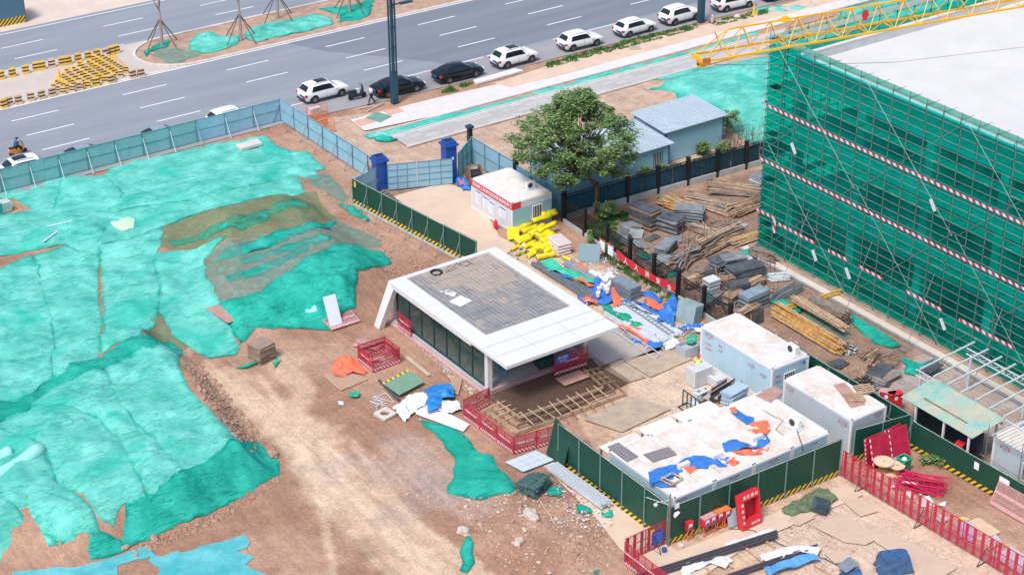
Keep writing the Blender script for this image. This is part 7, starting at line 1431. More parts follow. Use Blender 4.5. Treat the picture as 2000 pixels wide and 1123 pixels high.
for k in range(2):
    t = thing('steel_channel', ['wide steel channel lying nearest the green rack', 'second wide steel channel beside the blue grey foam boards'][k], 'steel channel', tuple(g(1402+k*16, 776-k*2)+Vector((0,0,.45))), R(12)); MB().box(-1.3,-.28,0,1.3,.28,.03).build('web', M('rusty_grey_steel', (.42,.36,.34), .5, .2, 2), t); MB().box(-1.3,-.3,0,1.3,-.281,.25).box(-1.3,.281,0,1.3,.3,.25).build('flanges', M('dark_flange', (.10,.08,.09), .6), t)
stack('blue grey foam boards leaning together behind the rightmost cabin of the row', (1432,792), 15, 1.7, .9, 7, .11, [M('foam_blue', (.36,.48,.58), .6, .06, 2), M('foam_blue2', (.28,.40,.52), .6, .06, 2)], .08, 4, z0=.5)
# floor plates and boards
def plates(lst, name='steel_plate', cat='steel plate', m_=None, th=.03, z=.035):
    for i, (lb, poly) in enumerate(lst):
        P_ = [g(a_, b_) for a_, b_ in poly]; c = sum(P_, Vector())/len(P_); MBx = MB().prism([(p_.x-c.x, p_.y-c.y) for p_ in P_], 0, th); tag(MBx.build(name, m_ or steelplate, None, (c.x, c.y, z+.004*i)), lb, cat)
plates([('worn steel plate beside the canopy corner of the kiosk', [(1155,655),(1205,630),(1295,685),(1220,705)]), ('worn plate at the right side of the entrance bed', [(1128,668),(1155,656),(1215,700),(1170,718)]), ('small plate by the end of the entrance barrier', [(1105,662),(1145,652),(1178,678),(1135,692)])], m_=M('worn_plate_grey', (.36,.34,.33), .6, .15, 1.2, c2=(.48,.41,.36), dirt=.3, dc=(.55,.44,.34)))
plates([('broad dusty steel plate in front of the grey plastic box', [(1220,706),(1318,668),(1352,702),(1270,738)]), ('dusty plate behind the row of cabins', [(1140,820),(1235,775),(1310,800),(1215,845)]), ('dusty plate left of the broad one', [(1180,722),(1215,708),(1262,738),(1225,748)]), ('short plate stack beside the pit timbers', [(1192,720),(1212,714),(1225,724),(1205,732)])], m_=steelplate)
for k in range(9): 
    a_ = g(1228+k*12, 742-k*5.2); tag(MB().box(-.03,-1.0,0,.03,.1,.06).build('plate_rib', M('plate_rib', (.42,.33,.27), .8), None, (a_.x, a_.y, .04)), 'low ridge on the dusty steel plate before the grey box, counted along it', 'ridge', 'ridges on the dusty plate') if 0 else None
# ---- on the cabin roofs
rz_ = 2.67
def rc_(label, px, m_, **k): return cloth(label, px, m_, z=rz_, step=.12, **k)
rc_('blue tarp crumpled across the second and third cabin roofs', [(1265,925),(1285,915),(1320,908),(1345,895),(1365,890),(1395,895),(1430,890),(1425,910),(1380,915),(1350,915),(1330,925),(1290,940),(1270,945)], tarp_b, fold=.55, seed=91); rc_('orange tarp lining along the lower blue tarp', [(1340,905),(1352,900),(1362,915),(1345,925),(1335,918)], tarp_o, fold=.4, seed=92)
rc_('blue tarp curve at the middle of the roofs', [(1408,868),(1435,860),(1465,862),(1500,850),(1508,862),(1480,878),(1450,880),(1415,882)], tarp_b, fold=.5, seed=93); rc_('orange tarp curve below the blue one', [(1425,880),(1455,874),(1490,872),(1505,868),(1505,880),(1475,890),(1445,888)], tarp_o, fold=.4, seed=94); rc_('orange tarp patch near the right air conditioner', [(1450,832),(1468,826),(1500,822),(1508,838),(1495,852),(1478,852),(1470,842)], tarp_o, fold=.5, seed=95); rc_('blue and orange tarp corner at the back of the third cabin roof', [(1422,797),(1440,800),(1470,815),(1475,825),(1455,830),(1440,815),(1425,808)], tarp_b, fold=.4, seed=96); rc_('orange tarp corner next to the blue one at the back', [(1424,796),(1436,798),(1440,810),(1428,806)], tarp_o, fold=.3, seed=97); rc_('orange tarp piece at the front of the third roof', [(1420,900),(1436,892),(1444,903),(1432,912)], tarp_o, fold=.3, seed=98)
rc_('blue tarp with a wooden frame at the front corner of the leftmost roof', [(1265,928),(1300,920),(1330,932),(1320,950),(1290,952),(1270,944)], tarp_b, fold=.4, seed=99)
for lb, poly in (('dark grey woven mat on the leftmost cabin roof', [(1187,873),(1208,865),(1247,892),(1225,902)]), ('dark grey woven mat with an orange edge on the second cabin roof', [(1256,888),(1305,873),(1322,888),(1275,903)])):
    P_ = [g(a_, b_, rz_) for a_, b_ in poly]; c = sum(P_, Vector())/4; tag(MB().prism([(p_.x-c.x, p_.y-c.y) for p_ in P_], 0, .05).build('woven_mat', M('woven_mat', (.20,.19,.21), .9, .3, 9), None, (c.x, c.y, rz_)), lb, 'mat')
for lb, c_, s_ in (('open topped white roof hatch near the lower blue tarp', (1400,893), .35), ('small pale hatch box left of the blue tarp', (1335,912), .4), ('pale hatch box by the upper tarp curve', (1478,858), .4)): c = g(*c_, rz_); tag(MB().bev(-s_,-.12,0,s_,.12,.3,.02).build('roof_hatch', white_paint, None, (c.x, c.y, rz_)), lb, 'hatch')
t = thing('wooden_frame', 'square wooden frame lying on the blue tarp at the front corner roof', 'frame', tuple(g(1312,935,2.8)), R(10))
for a_, b_ in (((-.5,-.4,0),(.5,-.4,0)),((-.5,.4,0),(.5,.4,0)),((-.5,-.4,0),(-.5,.4,0)),((.5,-.4,0),(.5,.4,0)),((-.3,-.5,.06),(-.3,.5,.06))): MB().beam(a_, b_, .08, .06).build('batten', wood2, t)
def pallet(label, px, rz, z):
    t = thing('pallet', label, 'pallet', tuple(g(*px, z)), R(rz)); b_ = MB().box(-.55,-.05,.12,.55,.05,.15).mesh('deck_board', wood2)
    for k in range(5): onode('deck_board', b_, t, (0,-.42+k*.21,0)); onode('deck_board', b_, t, (0,-.42+k*.21,-.1)) if k % 2 == 0 else None
    for x_ in (-.5,0,.5): MB().box(x_-.05,-.47,.05,x_+.05,.47,.118).build('bearer', wood, t)
pallet('timber pallet farther back on the light grey cabin roof', (1688,762), -20, 2.7); pallet('timber pallet nearer the front on the light grey cabin roof', (1670,778), -30, 2.7)
P_ = [g(a_, b_, 2.665) for a_, b_ in ((1628,752),(1650,747),(1690,790),(1662,797))]; c = sum(P_, Vector())/4; tag(MB().prism([(p_.x-c.x, p_.y-c.y) for p_ in P_], 0, .03).build('plywood_sheet', plyp, None, (c.x, c.y, 2.665)), 'pink plywood sheet under the pallets on the light grey cabin', 'board')
P_ = [g(a_, b_, 2.665) for a_, b_ in ((1476,772),(1513,754),(1530,765),(1505,787))]; c = sum(P_, Vector())/4; tag(MB().prism([(p_.x-c.x, p_.y-c.y) for p_ in P_], 0, .03).build('plywood_sheet', plyp, None, (c.x, c.y, 2.68)), 'pink plywood sheet on the back of the rightmost cabin roof in the row', 'board')
wire('black cable looping over the rightmost cabin roof', [g(1556,838,2.8), g(1560,850,2.72), g(1566,868,2.72), g(1568,882,2.4)], .025); wire('thin black cable curling on the third cabin roof', [g(1490,800,2.72), g(1510,812,2.75), g(1530,820,2.72), g(1515,838,2.72), g(1530,850,2.72)], .015)
wire('black cable from the distribution boxes along the slab', [g(1425,1032,.06), g(1470,1035,.06), g(1520,1060,.06), g(1560,1078,.05), g(1610,1090,.05), g(1660,1115,.05)], .03)

# ---- more small stuff in the crowded yard
for k, (px, r_, n_, ms_, el, lb) in enumerate((((1345,472),.9,34,[wood2,wood,formgrey],1.5,'splintered offcuts between the fanned timber and the grey panels'), ((1402,440),1.0,36,[wood,wood3],1.5,'offcuts scattered below the broad timber pile'), ((1322,505),.9,26,[formgrey,wood3,wood],1.4,'grey and brown offcuts beside the pale topped panel stack'), ((1372,532),.9,30,[wood3,formgrey],1.4,'thin grey offcuts behind the leaning black panel'), ((1450,590),.8,26,[formply,wood2,galv],1.4,'offcuts and bars before the big grey slab stack'), ((1495,570),.8,24,[wood2,galv],1.4,'strips lying between the slab stack and tube bundle'), ((1240,500),1.0,22,[wood,wood2,formgrey],1.4,'strips on the soil below the fallen panels'), ((1405,545),.8,26,[formgrey,wood],1.4,'bits of panel between the two black stacks'), ((1290,430),.8,24,[wood,wood2,formply],1.3,'broken wood behind the first black stack'), ((1420,600),.9,24,[galv,formply,wood2],1.4,'bars and offcuts near the channel bundle'), ((1475,650),.7,20,[wood,formply],1.4,'offcuts between the cabin and the long battens'), ((1545,720),.9,22,[formply,wood3],1.6,'dark offcuts under the end of the long battens'), ((1740,700),1.0,24,[wood3,wood,galv],1.4,'offcuts beyond the pale ended timber'), ((1480,520),.7,22,[galv,steel_white,formgrey],1.4,'steel bits beside the scaffold corner'))): heap(lb, px, r_, .3, n_, ms_, 40+k, 'offcut_heap', 'offcuts', el, .42)
q = None
for k in range(26):
    c = g(random.uniform(1330,1560), random.uniform(470,600)); 
    if c.x > 20.3: continue
    tag(MB().tube((0,0,0), (random.uniform(-.08,.08), random.uniform(-.08,.08), random.uniform(1.1,1.8)), .022, 5).build('stake', M('rusty_stake', (.22,.11,.07), .7, .3, 4), None, tuple(c)), 'thin rusty upright stake holding a stack in the material yard', 'stake', 'rusty stakes in the material yard')
stack('weathered grey panels on the soil beside the first black stack', (1230,445), -20, 1.6, 1.0, 5, .05, [formgrey, wood3], .12, 10); stack('black panels laid flat behind the leaning panel', (1410,520), 8, 2.0, 1.1, 7, .07, FM, .1, 5); stack('brown board stack near the channel bundle', (1430,585), 20, 1.6, .9, 7, .06, [wood, wood3], .08, 5); stack('dark panels beside the small reddish timber bundle', (1440,572), -8, 1.6, .9, 8, .07, FM, .08, 5)
pile('dark timber bundle between the black panels and the scaffold', (1490,505), -80, 2.0, 1.1, 26, [wood3, wood], .1, .06, 6); pile('short planks thrown over the grey offcuts by the railing', (1300,530), 28, 2.6, 1.0, 20, W1, .1, .05, 12)
# ---- and in the strip of clutter beside the kiosk
for k, (px, r_, n_, ms_, lb) in enumerate((((1120,520),.8,40,[paper,tarp_w,darkmetal,redp],'litter and packaging between the rolls and profiles'), ((1175,540),.8,50,[paper,steel_white,darkmetal],'torn packaging among the profiles'), ((1150,590),.7,30,[tarp_b,tarp_o,paper],'coloured scraps at the foot of the blue tarp'), ((1240,600),.7,30,[tarp_b,tarp_o,darkmetal],'scraps between the ceiling panels and ladder'), ((1290,600),.8,30,[concg,darkmetal,tarp_o],'scraps at the foot of the banner railing'), ((1345,645),.9,40,[wood2,paper,steel_white,darkmetal],'mixed scraps before the pale blue cabin'), ((1030,500),.8,40,[tarp_y,darkmetal,paper],'scraps at the foot of the yellow rolls'), ((1170,510),.7,26,[concg,steel_white],'broken pieces below the leaning grey board'))): heap(lb, px, r_, .25, n_, ms_, 70+k, 'rubbish_heap', 'rubbish', 1.6, .2)
for k in range(12):
    a_ = (random.uniform(1005,1060), random.uniform(455,500)); t = roll('short yellow wrapped roll packed between the others in the heap', a_, (a_[0]+random.uniform(20,30), a_[1]-random.uniform(8,16)), random.uniform(.18,.26), tarp_y, random.uniform(.15,.45)); t['group'] = 'short rolls packed in the yellow heap'

for lb, P_, m_, f_, z in (('rumpled blue tarp between the ceiling panels and the white channels', [(1200,590),(1225,585),(1245,592),(1240,602),(1215,604)], tarp_b, .4, .1), ('blue tarp edge along the kiosk side of the profiles', [(1118,560),(1140,566),(1160,590),(1150,596),(1130,580)], tarp_b, .35, .1), ('white film bunched above the blue tarp with buckets', [(1165,530),(1190,532),(1212,548),(1200,556),(1178,548)], tarp_w, .5, .12), ('red tarp strip between the profiles and the railing', [(1110,512),(1125,512),(1150,530),(1146,536),(1126,526)], tarp_o, .35, .2), ('blue tarp piece against the railing left of the red scraps', [(1250,572),(1268,568),(1292,586),(1284,592),(1262,584)], tarp_b, .35, .1), ('orange tarp piece before the standing metal sheets', [(1296,618),(1312,622),(1320,640),(1308,646),(1296,634)], tarp_o, .4, .1), ('white film trampled at the front end of the channels', [(1290,668),(1312,660),(1326,672),(1312,684),(1296,682)], tarp_w, .4, .06), ('pale sheet scraps on the boards by the cabin corner', [(1355,640),(1372,636),(1388,645),(1376,656),(1360,652)], paper, .35, .15), ('white film caught beside the yellow roll heap', [(1008,480),(1024,476),(1034,486),(1022,494)], tarp_w, .35, .08)): cloth(lb, P_, m_, f_, z, seed=int(P_[0][0])%97)
for k in range(5): tag(MB().bev(-.9+.1*k,-.1,0,.9,.1,.06,.01).build('white_section', steel_white, None, tuple(g(1235+k*9, 600+k*4, .25))), 'short white steel section laid across the channels, %s' % ['first from the back','second','third','fourth','foremost'][k], 'steel section').rotation_euler[2] = R(-80+k*6)
# ================================================================== RIGHT FOREGROUND
def reel(label, px, r_, h_, lay=False, m_=None):
    t = thing('cable_reel', label, 'cable reel', tuple(g(*px)+Vector((0,0,.03)))); m_ = m_ or M('reel_wood', (.66,.50,.36), .75, .12, 3, dirt=.15)
    MB().lathe([(r_,0),(r_,.05),(.05,.052)], (0,0,0), 24).build('flange', m_, t); MB().lathe([(.06,h_),(r_,h_),(r_,h_+.05),(.05,h_+.05)], (0,0,0), 24).build('flange', m_, t); MB().lathe([(.05,h_+.052),(.05,h_+.056)], (0,0,0), 8).build('hub_hole', black, t)
    st = MB().box(-.04,-.02,.055,.04,.02,h_-.005).mesh('stave', M('reel_stave', (.48,.26,.12), .8, .3, 3))
    for k in range(12): a_ = 6.283*k/12; o = onode('stave', st, t, (r_*.42*math.cos(a_), r_*.42*math.sin(a_), 0)); o.rotation_euler = (0,0,a_+math.pi/2)
reel('larger wooden cable reel standing by the crimson frames', (1724,922), .62, .72); reel('smaller wooden cable reel beside the green bin', (1750,926), .48, .58)
t = thing('cable_reel', 'large rusty cable reel on its side behind the guard cabin corner', 'cable reel', tuple(g(927,362)), R(-20)); q = MB(); rm_ = M('rusty_reel', (.19,.11,.08), .8, .3, 4)
for x_ in (-.55,.45): o = MB().lathe([(.85,0),(.85,.08),(.1,.09)], (0,0,0), 22).build('flange', rm_, t, (x_,0,.85)); o.rotation_euler = (0,R(90),0)
o = MB().lathe([(.5,0),(.5,.95)], (0,0,0), 18).build('drum', black, t, (-.5,0,.85)); o.rotation_euler = (0,R(90),0)
cloth('blue tarp with red patches bunched at the foot of the taller gate pillar', [(887,350),(900,345),(915,352),(925,362),(922,374),(905,372),(890,364)], tarp_b, .7, .05, seed=101); cloth('red patch of cloth on the blue tarp by the gate', circ(902,356,7,5), tarp_o, .5, .35, seed=102)
t = thing('wheelie_bin', 'green wheeled bin with paper inside standing by the hoarding', 'bin', tuple(g(1764,918))); MB().add([(-.25,-.25,0),(.25,-.25,0),(.25,.25,0),(-.25,.25,0),(-.32,-.32,.85),(.32,-.32,.85),(.32,.32,.85),(-.32,.32,.85)], [(0,3,2,1),(0,1,5,4),(1,2,6,5),(2,3,7,6),(3,0,4,7)]).build('body', M('bin_green', (.01,.24,.15), .5, .1, 3), t); MB().box(-.36,-.36,.84,.36,-.29,.92).box(-.36,.29,.84,.36,.36,.92).box(-.36,-.29,.84,-.29,.29,.92).box(.29,-.29,.84,.36,.29,.92).build('rim', M('bin_rim', (.02,.36,.22), .5), t); MB().lathe([(.18,0),(.12,.1)], (0,0,0), 7).build('paper_waste', paper, t, (0,0,.8))
tag(MB().add([(-.2,0,0),(.2,-.05,0),(.2,.15,.75),(-.2,.2,.75)], [(0,1,2,3)]).build('grey_board', steel_white, None, tuple(g(1752,915))), 'small pale board left of the green bin', 'board')
plates([('board under the two cable reels', [(1700,930),(1728,905),(1775,935),(1745,952)])], 'plywood_sheet', 'board', ply, .03)
def scrap(label, px, m_=paper, k=1.0, z=.05, cat='paper scrap', name='paper_scrap', seed=0, fold=.1, group=None): o = cloth(label, px, m_, fold, z, cat, name, seed=seed, step=.12, wob=.05); return o
scrap('jagged white sheet lying in front of the fallen crimson frames', [(1786,985),(1800,970),(1815,968),(1828,990),(1812,986),(1820,992)], white_paint, seed=110); scrap('small white triangular sheet right of the jagged one', [(1831,985),(1848,978),(1845,990)], white_paint, seed=111); scrap('crumpled white papers left of the jagged sheet', [(1765,962),(1778,958),(1790,970),(1775,972)], paper, seed=112, fold=.3)
heap('colourful rubbish and rags beside the reels', (1758,948), .6, .25, 60, [paper, tarp_w, letter_r, letter_c, tarp_nb], 21, s=.14, name='rubbish_heap', cat='rubbish'); scrap('white crumpled sheet near the lower barrier', [(1825,1008),(1838,1005),(1852,1015),(1842,1025),(1830,1018)], tarp_w, seed=113, fold=.4); scrap('patterned blue white cloth by the barrier', [(1862,1022),(1885,1018),(1912,1040),(1900,1060),(1868,1045)], M('patterned_cloth', (.55,.55,.68), .8, .35, 14, c2=(.20,.22,.45)), seed=114, fold=.3, cat='cloth', name='cloth'); scrap('yellow bag beside the pink mesh barrier', [(1866,1012),(1880,1008),(1895,1012),(1885,1020),(1868,1020)], tarp_y, seed=115, fold=.3, cat='bag', name='bag')
plates([('pale board near the patterned cloth', [(1885,1020),(1912,1012),(1955,1040),(1925,1052)])], 'plywood_sheet', 'board', M('board_ochre', (.62,.46,.30), .8, .1, 2), .03); scrap('grey crumpled sheet beyond the pale board', [(1915,1055),(1945,1045),(1960,1062),(1940,1072)], concg, seed=116, fold=.3, cat='sheet', name='sheet')
def gridsheet(label, poly, z=.06, m_=None):
    P_ = [g(a_, b_, z) for a_, b_ in poly]; c = P_[0]; t = thing('ceiling_sheet', label, 'metal sheet', tuple(c)); u = P_[1]-P_[0]; v = P_[3]-P_[0]
    for i in range(3):
        for j in range(3):
            a_ = u*(i/3+.008)+v*(j/3+.008); b_ = u*((i+1)/3-.008)+v*(j/3+.008); d_ = u*((i+1)/3-.008)+v*((j+1)/3-.008); e_ = u*(i/3+.008)+v*((j+1)/3-.008); MB().prism([(p_.x, p_.y) for p_ in (a_, b_, d_, e_)], .02, .05).build('panel', m_ or M('sheet_bluewhite', (.50,.60,.70), .4, .05, 1), t)
    MB().prism([(p_.x, p_.y) for p_ in (Vector((0,0,0)), u, u+v, v)], 0, .02).build('frame', hoard_f, t)
gridsheet('pale blue gridded sheet lying by the hedge print hoarding next to the dark bags', [(986,903),(1047,880),(1086,899),(1022,922)]); gridsheet('pale blue gridded sheet in the lower right corner by the barred barrier', [(1937,1085),(1975,1068),(2060,1120),(2020,1140)])
tubes('sheaf of white ceiling channels on the path left of the hedge print hoarding', (1130,955), -88, 5.2, .9, 16, .055, M('channel_white', (.58,.64,.70), .35, .06, 2, metal=.2), .2, .3, square=True, name='channel_pile', cat='metal channels', piece='channel')
t = thing('bag_stack', 'heap of dark green grey sandbags beside the gridded sheet', 'bags', tuple(g(1036,952)), R(20)); sb = MB().add([(-.4,-.2,0),(.4,-.2,0),(.4,.2,0),(-.4,.2,0),(-.45,-.24,.08),(.45,-.24,.08),(.45,.24,.08),(-.45,.24,.08),(-.33,-.15,.16),(.33,-.15,.16),(.33,.15,.16),(-.33,.15,.16)], [(0,3,2,1),(0,1,5,4),(1,2,6,5),(2,3,7,6),(3,0,4,7),(4,5,9,8),(5,6,10,9),(6,7,11,10),(7,4,8,11),(8,9,10,11)]).mesh('sandbag', M('sandbag_dark', (.045,.10,.10), .8, .35, 4, bump=.5))
for z in range(5):
    for i in range(2):
        for j in range(4-z//2): o = onode('sandbag', sb, t, (-.42+i*.85+random.uniform(-.08,.08), -.7+j*.42+random.uniform(-.05,.05), z*.15)); o.rotation_euler = (random.uniform(-.12,.12), random.uniform(-.1,.1), R(random.uniform(-14,14)))
GP = 'green scraps on the path by the hedge print hoarding'
for k, (poly, lb) in enumerate(((circ(1085,962,16,11),'green net rag below the white channel sheaf'), ([(1120,988),(1150,992),(1158,1000),(1130,1003)],'green net rag under the far end of the channels'), ([(1128,935),(1150,938),(1175,955),(1165,965),(1140,950)],'green net rag between the channels and the hoarding'), (circ(1187,1003,11,9),'crumpled green bundle at the end of the channel sheaf'), ([(1110,1085),(1128,1083),(1150,1092),(1148,1098),(1125,1092)],'turquoise rag on the bare soil below the path'), (circ(1162,1117,8,5),'turquoise rag at the bottom edge near the crimson barrier'))): cloth(lb, poly, net_dk, .35, .05, 'dust net', 'net_scrap', seed=120+k, step=.14)
heap('small rubbish, bottles and film strewn beside the channel sheaf', (1110,965), 1.5, .15, 90, [tarp_w, redp, tarp_b, paper, wood], 22, s=.08, name='rubbish_heap', cat='rubbish'); heap('pale rubble and film along the edge of the path slab', (1150,1010), 1.6, .15, 110, [paper, tarp_w, concg, wood], 23, s=.09, name='rubbish_heap', cat='rubbish')
# pipes and timbers at the bottom
A_ = g(1265,1122,.2); B_ = g(1514,1043,.2)
t = thing('pipe_run', 'three long dark grey pipes lying together at the bottom of the picture', 'pipes', tuple(A_)); d_ = B_-A_; dn = d_.normalized(); pr = Vector((-dn.y, dn.x, 0))
for k in range(3): MB().tube(tuple(pr*(k-1)*.2-dn*1.0), tuple(d_+pr*(k-1)*.2+dn*.12*k), .095, 10).build('pipe', M('pipe_dark', (.055,.05,.065), .5, .2, 3), t)
A2 = g(1440,1122,.15); B2 = g(1600,1068,.15); t = thing('pipe_run', 'short dark pipes partly under the light blue tarp', 'pipes', tuple(A2)); d_ = B2-A2
for k in range(2): MB().tube(tuple(pr*k*.2-d_*.3), tuple(d_+pr*k*.2), .09, 10).build('pipe', M('pipe_dark', (.055,.05,.065)), t)
for k, (a_, b_) in enumerate((((1395,1075),(1430,1110)),((1450,1067),(1490,1100)),((1485,1053),(1520,1075)),((1362,1098),(1392,1123)),((1590,1105),(1620,1122)))): tag(MB().beam(tuple(g(*a_)+Vector((0,0,.12))), tuple(g(*b_)+Vector((0,0,.08))), .1, .08).build('timber_bearer', wood2), 'timber bearer under the long pipes, %s from the left' % ['second','third','fourth','first','fifth, by the light blue tarp,'][k], 'timber')
cloth('white crumpled sheeting over the pipes at the bottom edge', [(1325,1115),(1350,1098),(1385,1092),(1415,1085),(1428,1095),(1420,1110),(1390,1103),(1350,1118),(1345,1140)], tarp_w, .45, .1, 'plastic sheet', 'plastic_sheet', seed=131); cloth('white crumpled sheeting between the pipes and the blue tarp', [(1480,1085),(1520,1072),(1555,1070),(1600,1075),(1598,1090),(1560,1080),(1520,1095),(1490,1098)], tarp_w, .5, .1, 'plastic sheet', 'plastic_sheet', seed=132); cloth('white film trailing above the pipes', [(1420,1060),(1460,1050),(1505,1036),(1512,1041),(1465,1058),(1425,1070)], tarp_w, .3, .1, 'plastic sheet', 'plastic_sheet', seed=133)
cloth('light blue tarp stretched over the short pipes at the bottom', [(1490,1110),(1520,1098),(1560,1085),(1590,1076),(1604,1090),(1570,1100),(1530,1112),(1505,1125)], tarp_b2, .25, .3, seed=134, ang=0)
def rock(label, px, s_, m_, seed, z=0, name='boulder', group=None, sq=.6):
    rr = random.Random(seed); c = gt(*px); q = MB(); vs = []; fs = []; nu, nv = 10, 7
    for i in range(nv+1):
        th = math.pi*i/nv
        for j in range(nu):
            a_ = 6.283*j/nu; d_ = Vector((math.sin(th)*math.cos(a_), math.sin(th)*math.sin(a_), math.cos(th))); k = 1+.45*mnoise.noise((d_.x*1.7+seed, d_.y*1.7, d_.z*1.7)); vs.append((d_.x*s_*k*1.25, d_.y*s_*k*.85, d_.z*s_*k*sq+s_*.3))
    for i in range(nv):
        for j in range(nu): fs.append((i*nu+j, (i+1)*nu+j, (i+1)*nu+(j+1)%nu, i*nu+(j+1)%nu))
    o = q.add(vs, fs).build(name, m_, None, tuple(c)); o.rotation_euler = (0,0,rr.uniform(0,6)); return tag(o, label, 'rock', group)
rkm = M('rock_pale', (.50,.42,.37), .9, .2, 3, bump=.5); rks = M('rock_soil', (.36,.23,.17), .9, .25, 3, bump=.6)
for k, (px, s_, m_, lb) in enumerate((((533,890),.5,rks,'reddish boulder at the right tip of the big netted heap'), ((1037,1010),.62,rkm,'large angular pale boulder below the dark sandbags'), ((1014,1060),.42,rkm,'rounded grey boulder near the bottom left of the long stick'), ((906,1040),.5,rkm,'flat pale slab of rock above the twisted net scrap'), ((1019,958),.35,rkm,'upright boulder beside the green net tongue and sandbags'), ((302,1052),.33,rks,'reddish boulder at the foot of the lower heap'), ((246,1070),.28,rks,'dark boulder on the tip of the crumpled net end'), ((698,398),.35,rks,'brown boulder at the start of the hedge print hoarding'), ((700,365),.42,rks,'pair sized brown boulder by the blue panel'), ((1093,1022),.2,rkm,'small boulder right of the large angular one'), ((1024,1035),.2,rkm,'small pale boulder between the two large ones'), ((910,990),.2,rkm,'flat stone left of the green tongue tip'))): rock(lb, px, s_*.8, m_, k+3)
def rubble(label, poly, n, s0, s1, ms, seed):
    rr = random.Random(seed); q = MB(); rg = np.random.default_rng(seed); T_ = np.array([gt(*p_)[:2] for p_ in poly]); px = rg.uniform(T_[:,0].min(), T_[:,0].max(), n*6); py = rg.uniform(T_[:,1].min(), T_[:,1].max(), n*6)
    k_ = inpoly(px, py, [tuple(v) for v in T_]); px, py = px[k_][:n], py[k_][:n]; pz = H(px, py)
    for k in range(len(px)):
        c = Vector((px[k], py[k], pz[k])); s_ = rr.uniform(s0, s1)*(1 if rr.random() < .9 else 2); q.k = rr.randrange(len(ms))
        b_ = [Vector((s_*math.cos(a_+k)*rr.uniform(.7,1.2), s_*math.sin(a_+k)*rr.uniform(.7,1.2), rr.uniform(0,.4)*s_)) for a_ in (0,1.3,2.5,3.8,5.0)]; tp = Vector((rr.uniform(-.3,.3)*s_, rr.uniform(-.3,.3)*s_, s_*rr.uniform(.6,1.1)))
        q.add([c+v for v in b_]+[c+tp], [(0,1,5),(1,2,5),(2,3,5),(3,4,5),(4,0,5)])
    tag(q.build('rubble', ms), label, 'rubble', kind='stuff')
soilc = M('soil_clod', (.34,.20,.14), .95, .3, 3)
rubble('clods and stones along the steep bank of the lower heap', [(352,700),(380,690),(420,740),(470,800),(540,880),(530,900),(470,870),(400,800)], 900, .04, .12, [soilc, rks], 1)
rubble('stones on the slope between the green tongue and the path slab', [(880,980),(1000,960),(1080,970),(1180,1030),(1220,1060),(1180,1123),(1000,1123),(920,1040)], 1300, .03, .09, [soilc, rks, soilc, rkm], 2)
rubble('gravel scattered round the green tongue', [(760,880),(870,860),(880,930),(860,960),(880,990),(800,1000)], 260, .02, .05, [concg, rkm], 3); rubble('clods along the foot of the lower netted heap', [(250,1075),(400,1012),(540,930),(550,945),(420,1025),(260,1090)], 600, .03, .10, [soilc, rks], 4)
rubble('soil clods between the hedge print hoarding and the nets', [(620,370),(690,410),(780,480),(900,540),(860,560),(760,560),(740,480),(660,420)], 900, .03, .09, [soilc, rks], 5); rubble('small stones in the material yard', [(1180,500),(1400,560),(1600,690),(1700,720),(1760,800),(1500,650),(1300,600)], 700, .03, .08, [soilc, rkm], 6)
rubble('stones and chips on the lower slab by the pipes', [(1500,1000),(1640,960),(1700,1060),(1640,1123),(1450,1110)], 700, .02, .06, [rkm, soilc], 7); rubble('chips and litter between the barrier and the hoarding', [(1660,930),(1760,940),(1980,1080),(1990,1110),(1800,1010)], 500, .02, .06, [rkm, paper, soilc], 8); rubble('loose stones beside the orange cage and gate road', [(560,230),(740,230),(740,330),(640,300)], 350, .02, .06, [rkm, soilc], 9)
rubble('rubble strip below the kiosk sill', [(800,660),(815,650),(930,760),(920,775),(880,740)], 350, .03, .08, [concg, rkm], 10)
tag(MB().tube(tuple(g(1055,985,.1)+Vector((0,0,.25))), tuple(g(1122,1079,.05)), .045, 6).build('bamboo_stick', wood2), 'long pale stick lying on the slope below the channels', 'stick')
# coil of wire, khaki tarp, covered machine
q = MB(); c = g(1602,1000)
for k in range(26): q.path([(( .42+.05*random.random())*math.cos(a_), -.45+k*.036+.03*math.sin(a_*2), .46+(.42+.05*random.random())*math.sin(a_)) for a_ in np.linspace(0, 6.283, 20)], .013, 4)
o = tag(q.build('wire_coil', M('coil_bluegrey', (.05,.09,.13), .5, .3, 5), None, tuple(c)), 'upright coil of dark blue grey wire on the khaki tarp', 'wire coil'); o.rotation_euler = (0,0,R(25))
cloth('khaki tarp crumpled at the foot of the hoarding beside the wire coil', [(1522,995),(1545,985),(1570,970),(1600,955),(1620,958),(1636,975),(1620,985),(1600,992),(1578,1000),(1548,1010),(1530,1005)], tarp_k, .7, .05, seed=141)
t = thing('covered_machine', 'machine wrapped in a navy tarp at the bottom edge', 'machine', tuple(g(1745,1110)), R(-25)); q = MB(); vs = []; n = 16; nv = 6
for i in range(nv+1):
    f_ = i/nv; 
    for j in range(n): a_ = 6.283*j/n; sx_ = max(-1, min(1, 1.35*math.cos(a_))); sy_ = max(-1, min(1, 1.35*math.sin(a_))); k = 1+.12*mnoise.noise((a_*2, f_*3, 5)); r_ = (1.05-.25*f_)*k; vs.append((sx_*.95*r_, sy_*.6*r_, .02+.95*f_+.05*mnoise.noise((a_, f_*2, 1))))
q.add(vs, [(i*n+j, i*n+(j+1)%n, (i+1)*n+(j+1)%n, (i+1)*n+j) for i in range(nv) for j in range(n)]+[tuple(range(nv*n, nv*n+n))]).build('tarp_cover', tarp_nb, t); MB().tube((-1.4,-.3,.3),(-.7,0,.5),.03,6).build('tow_bar', galv, t)
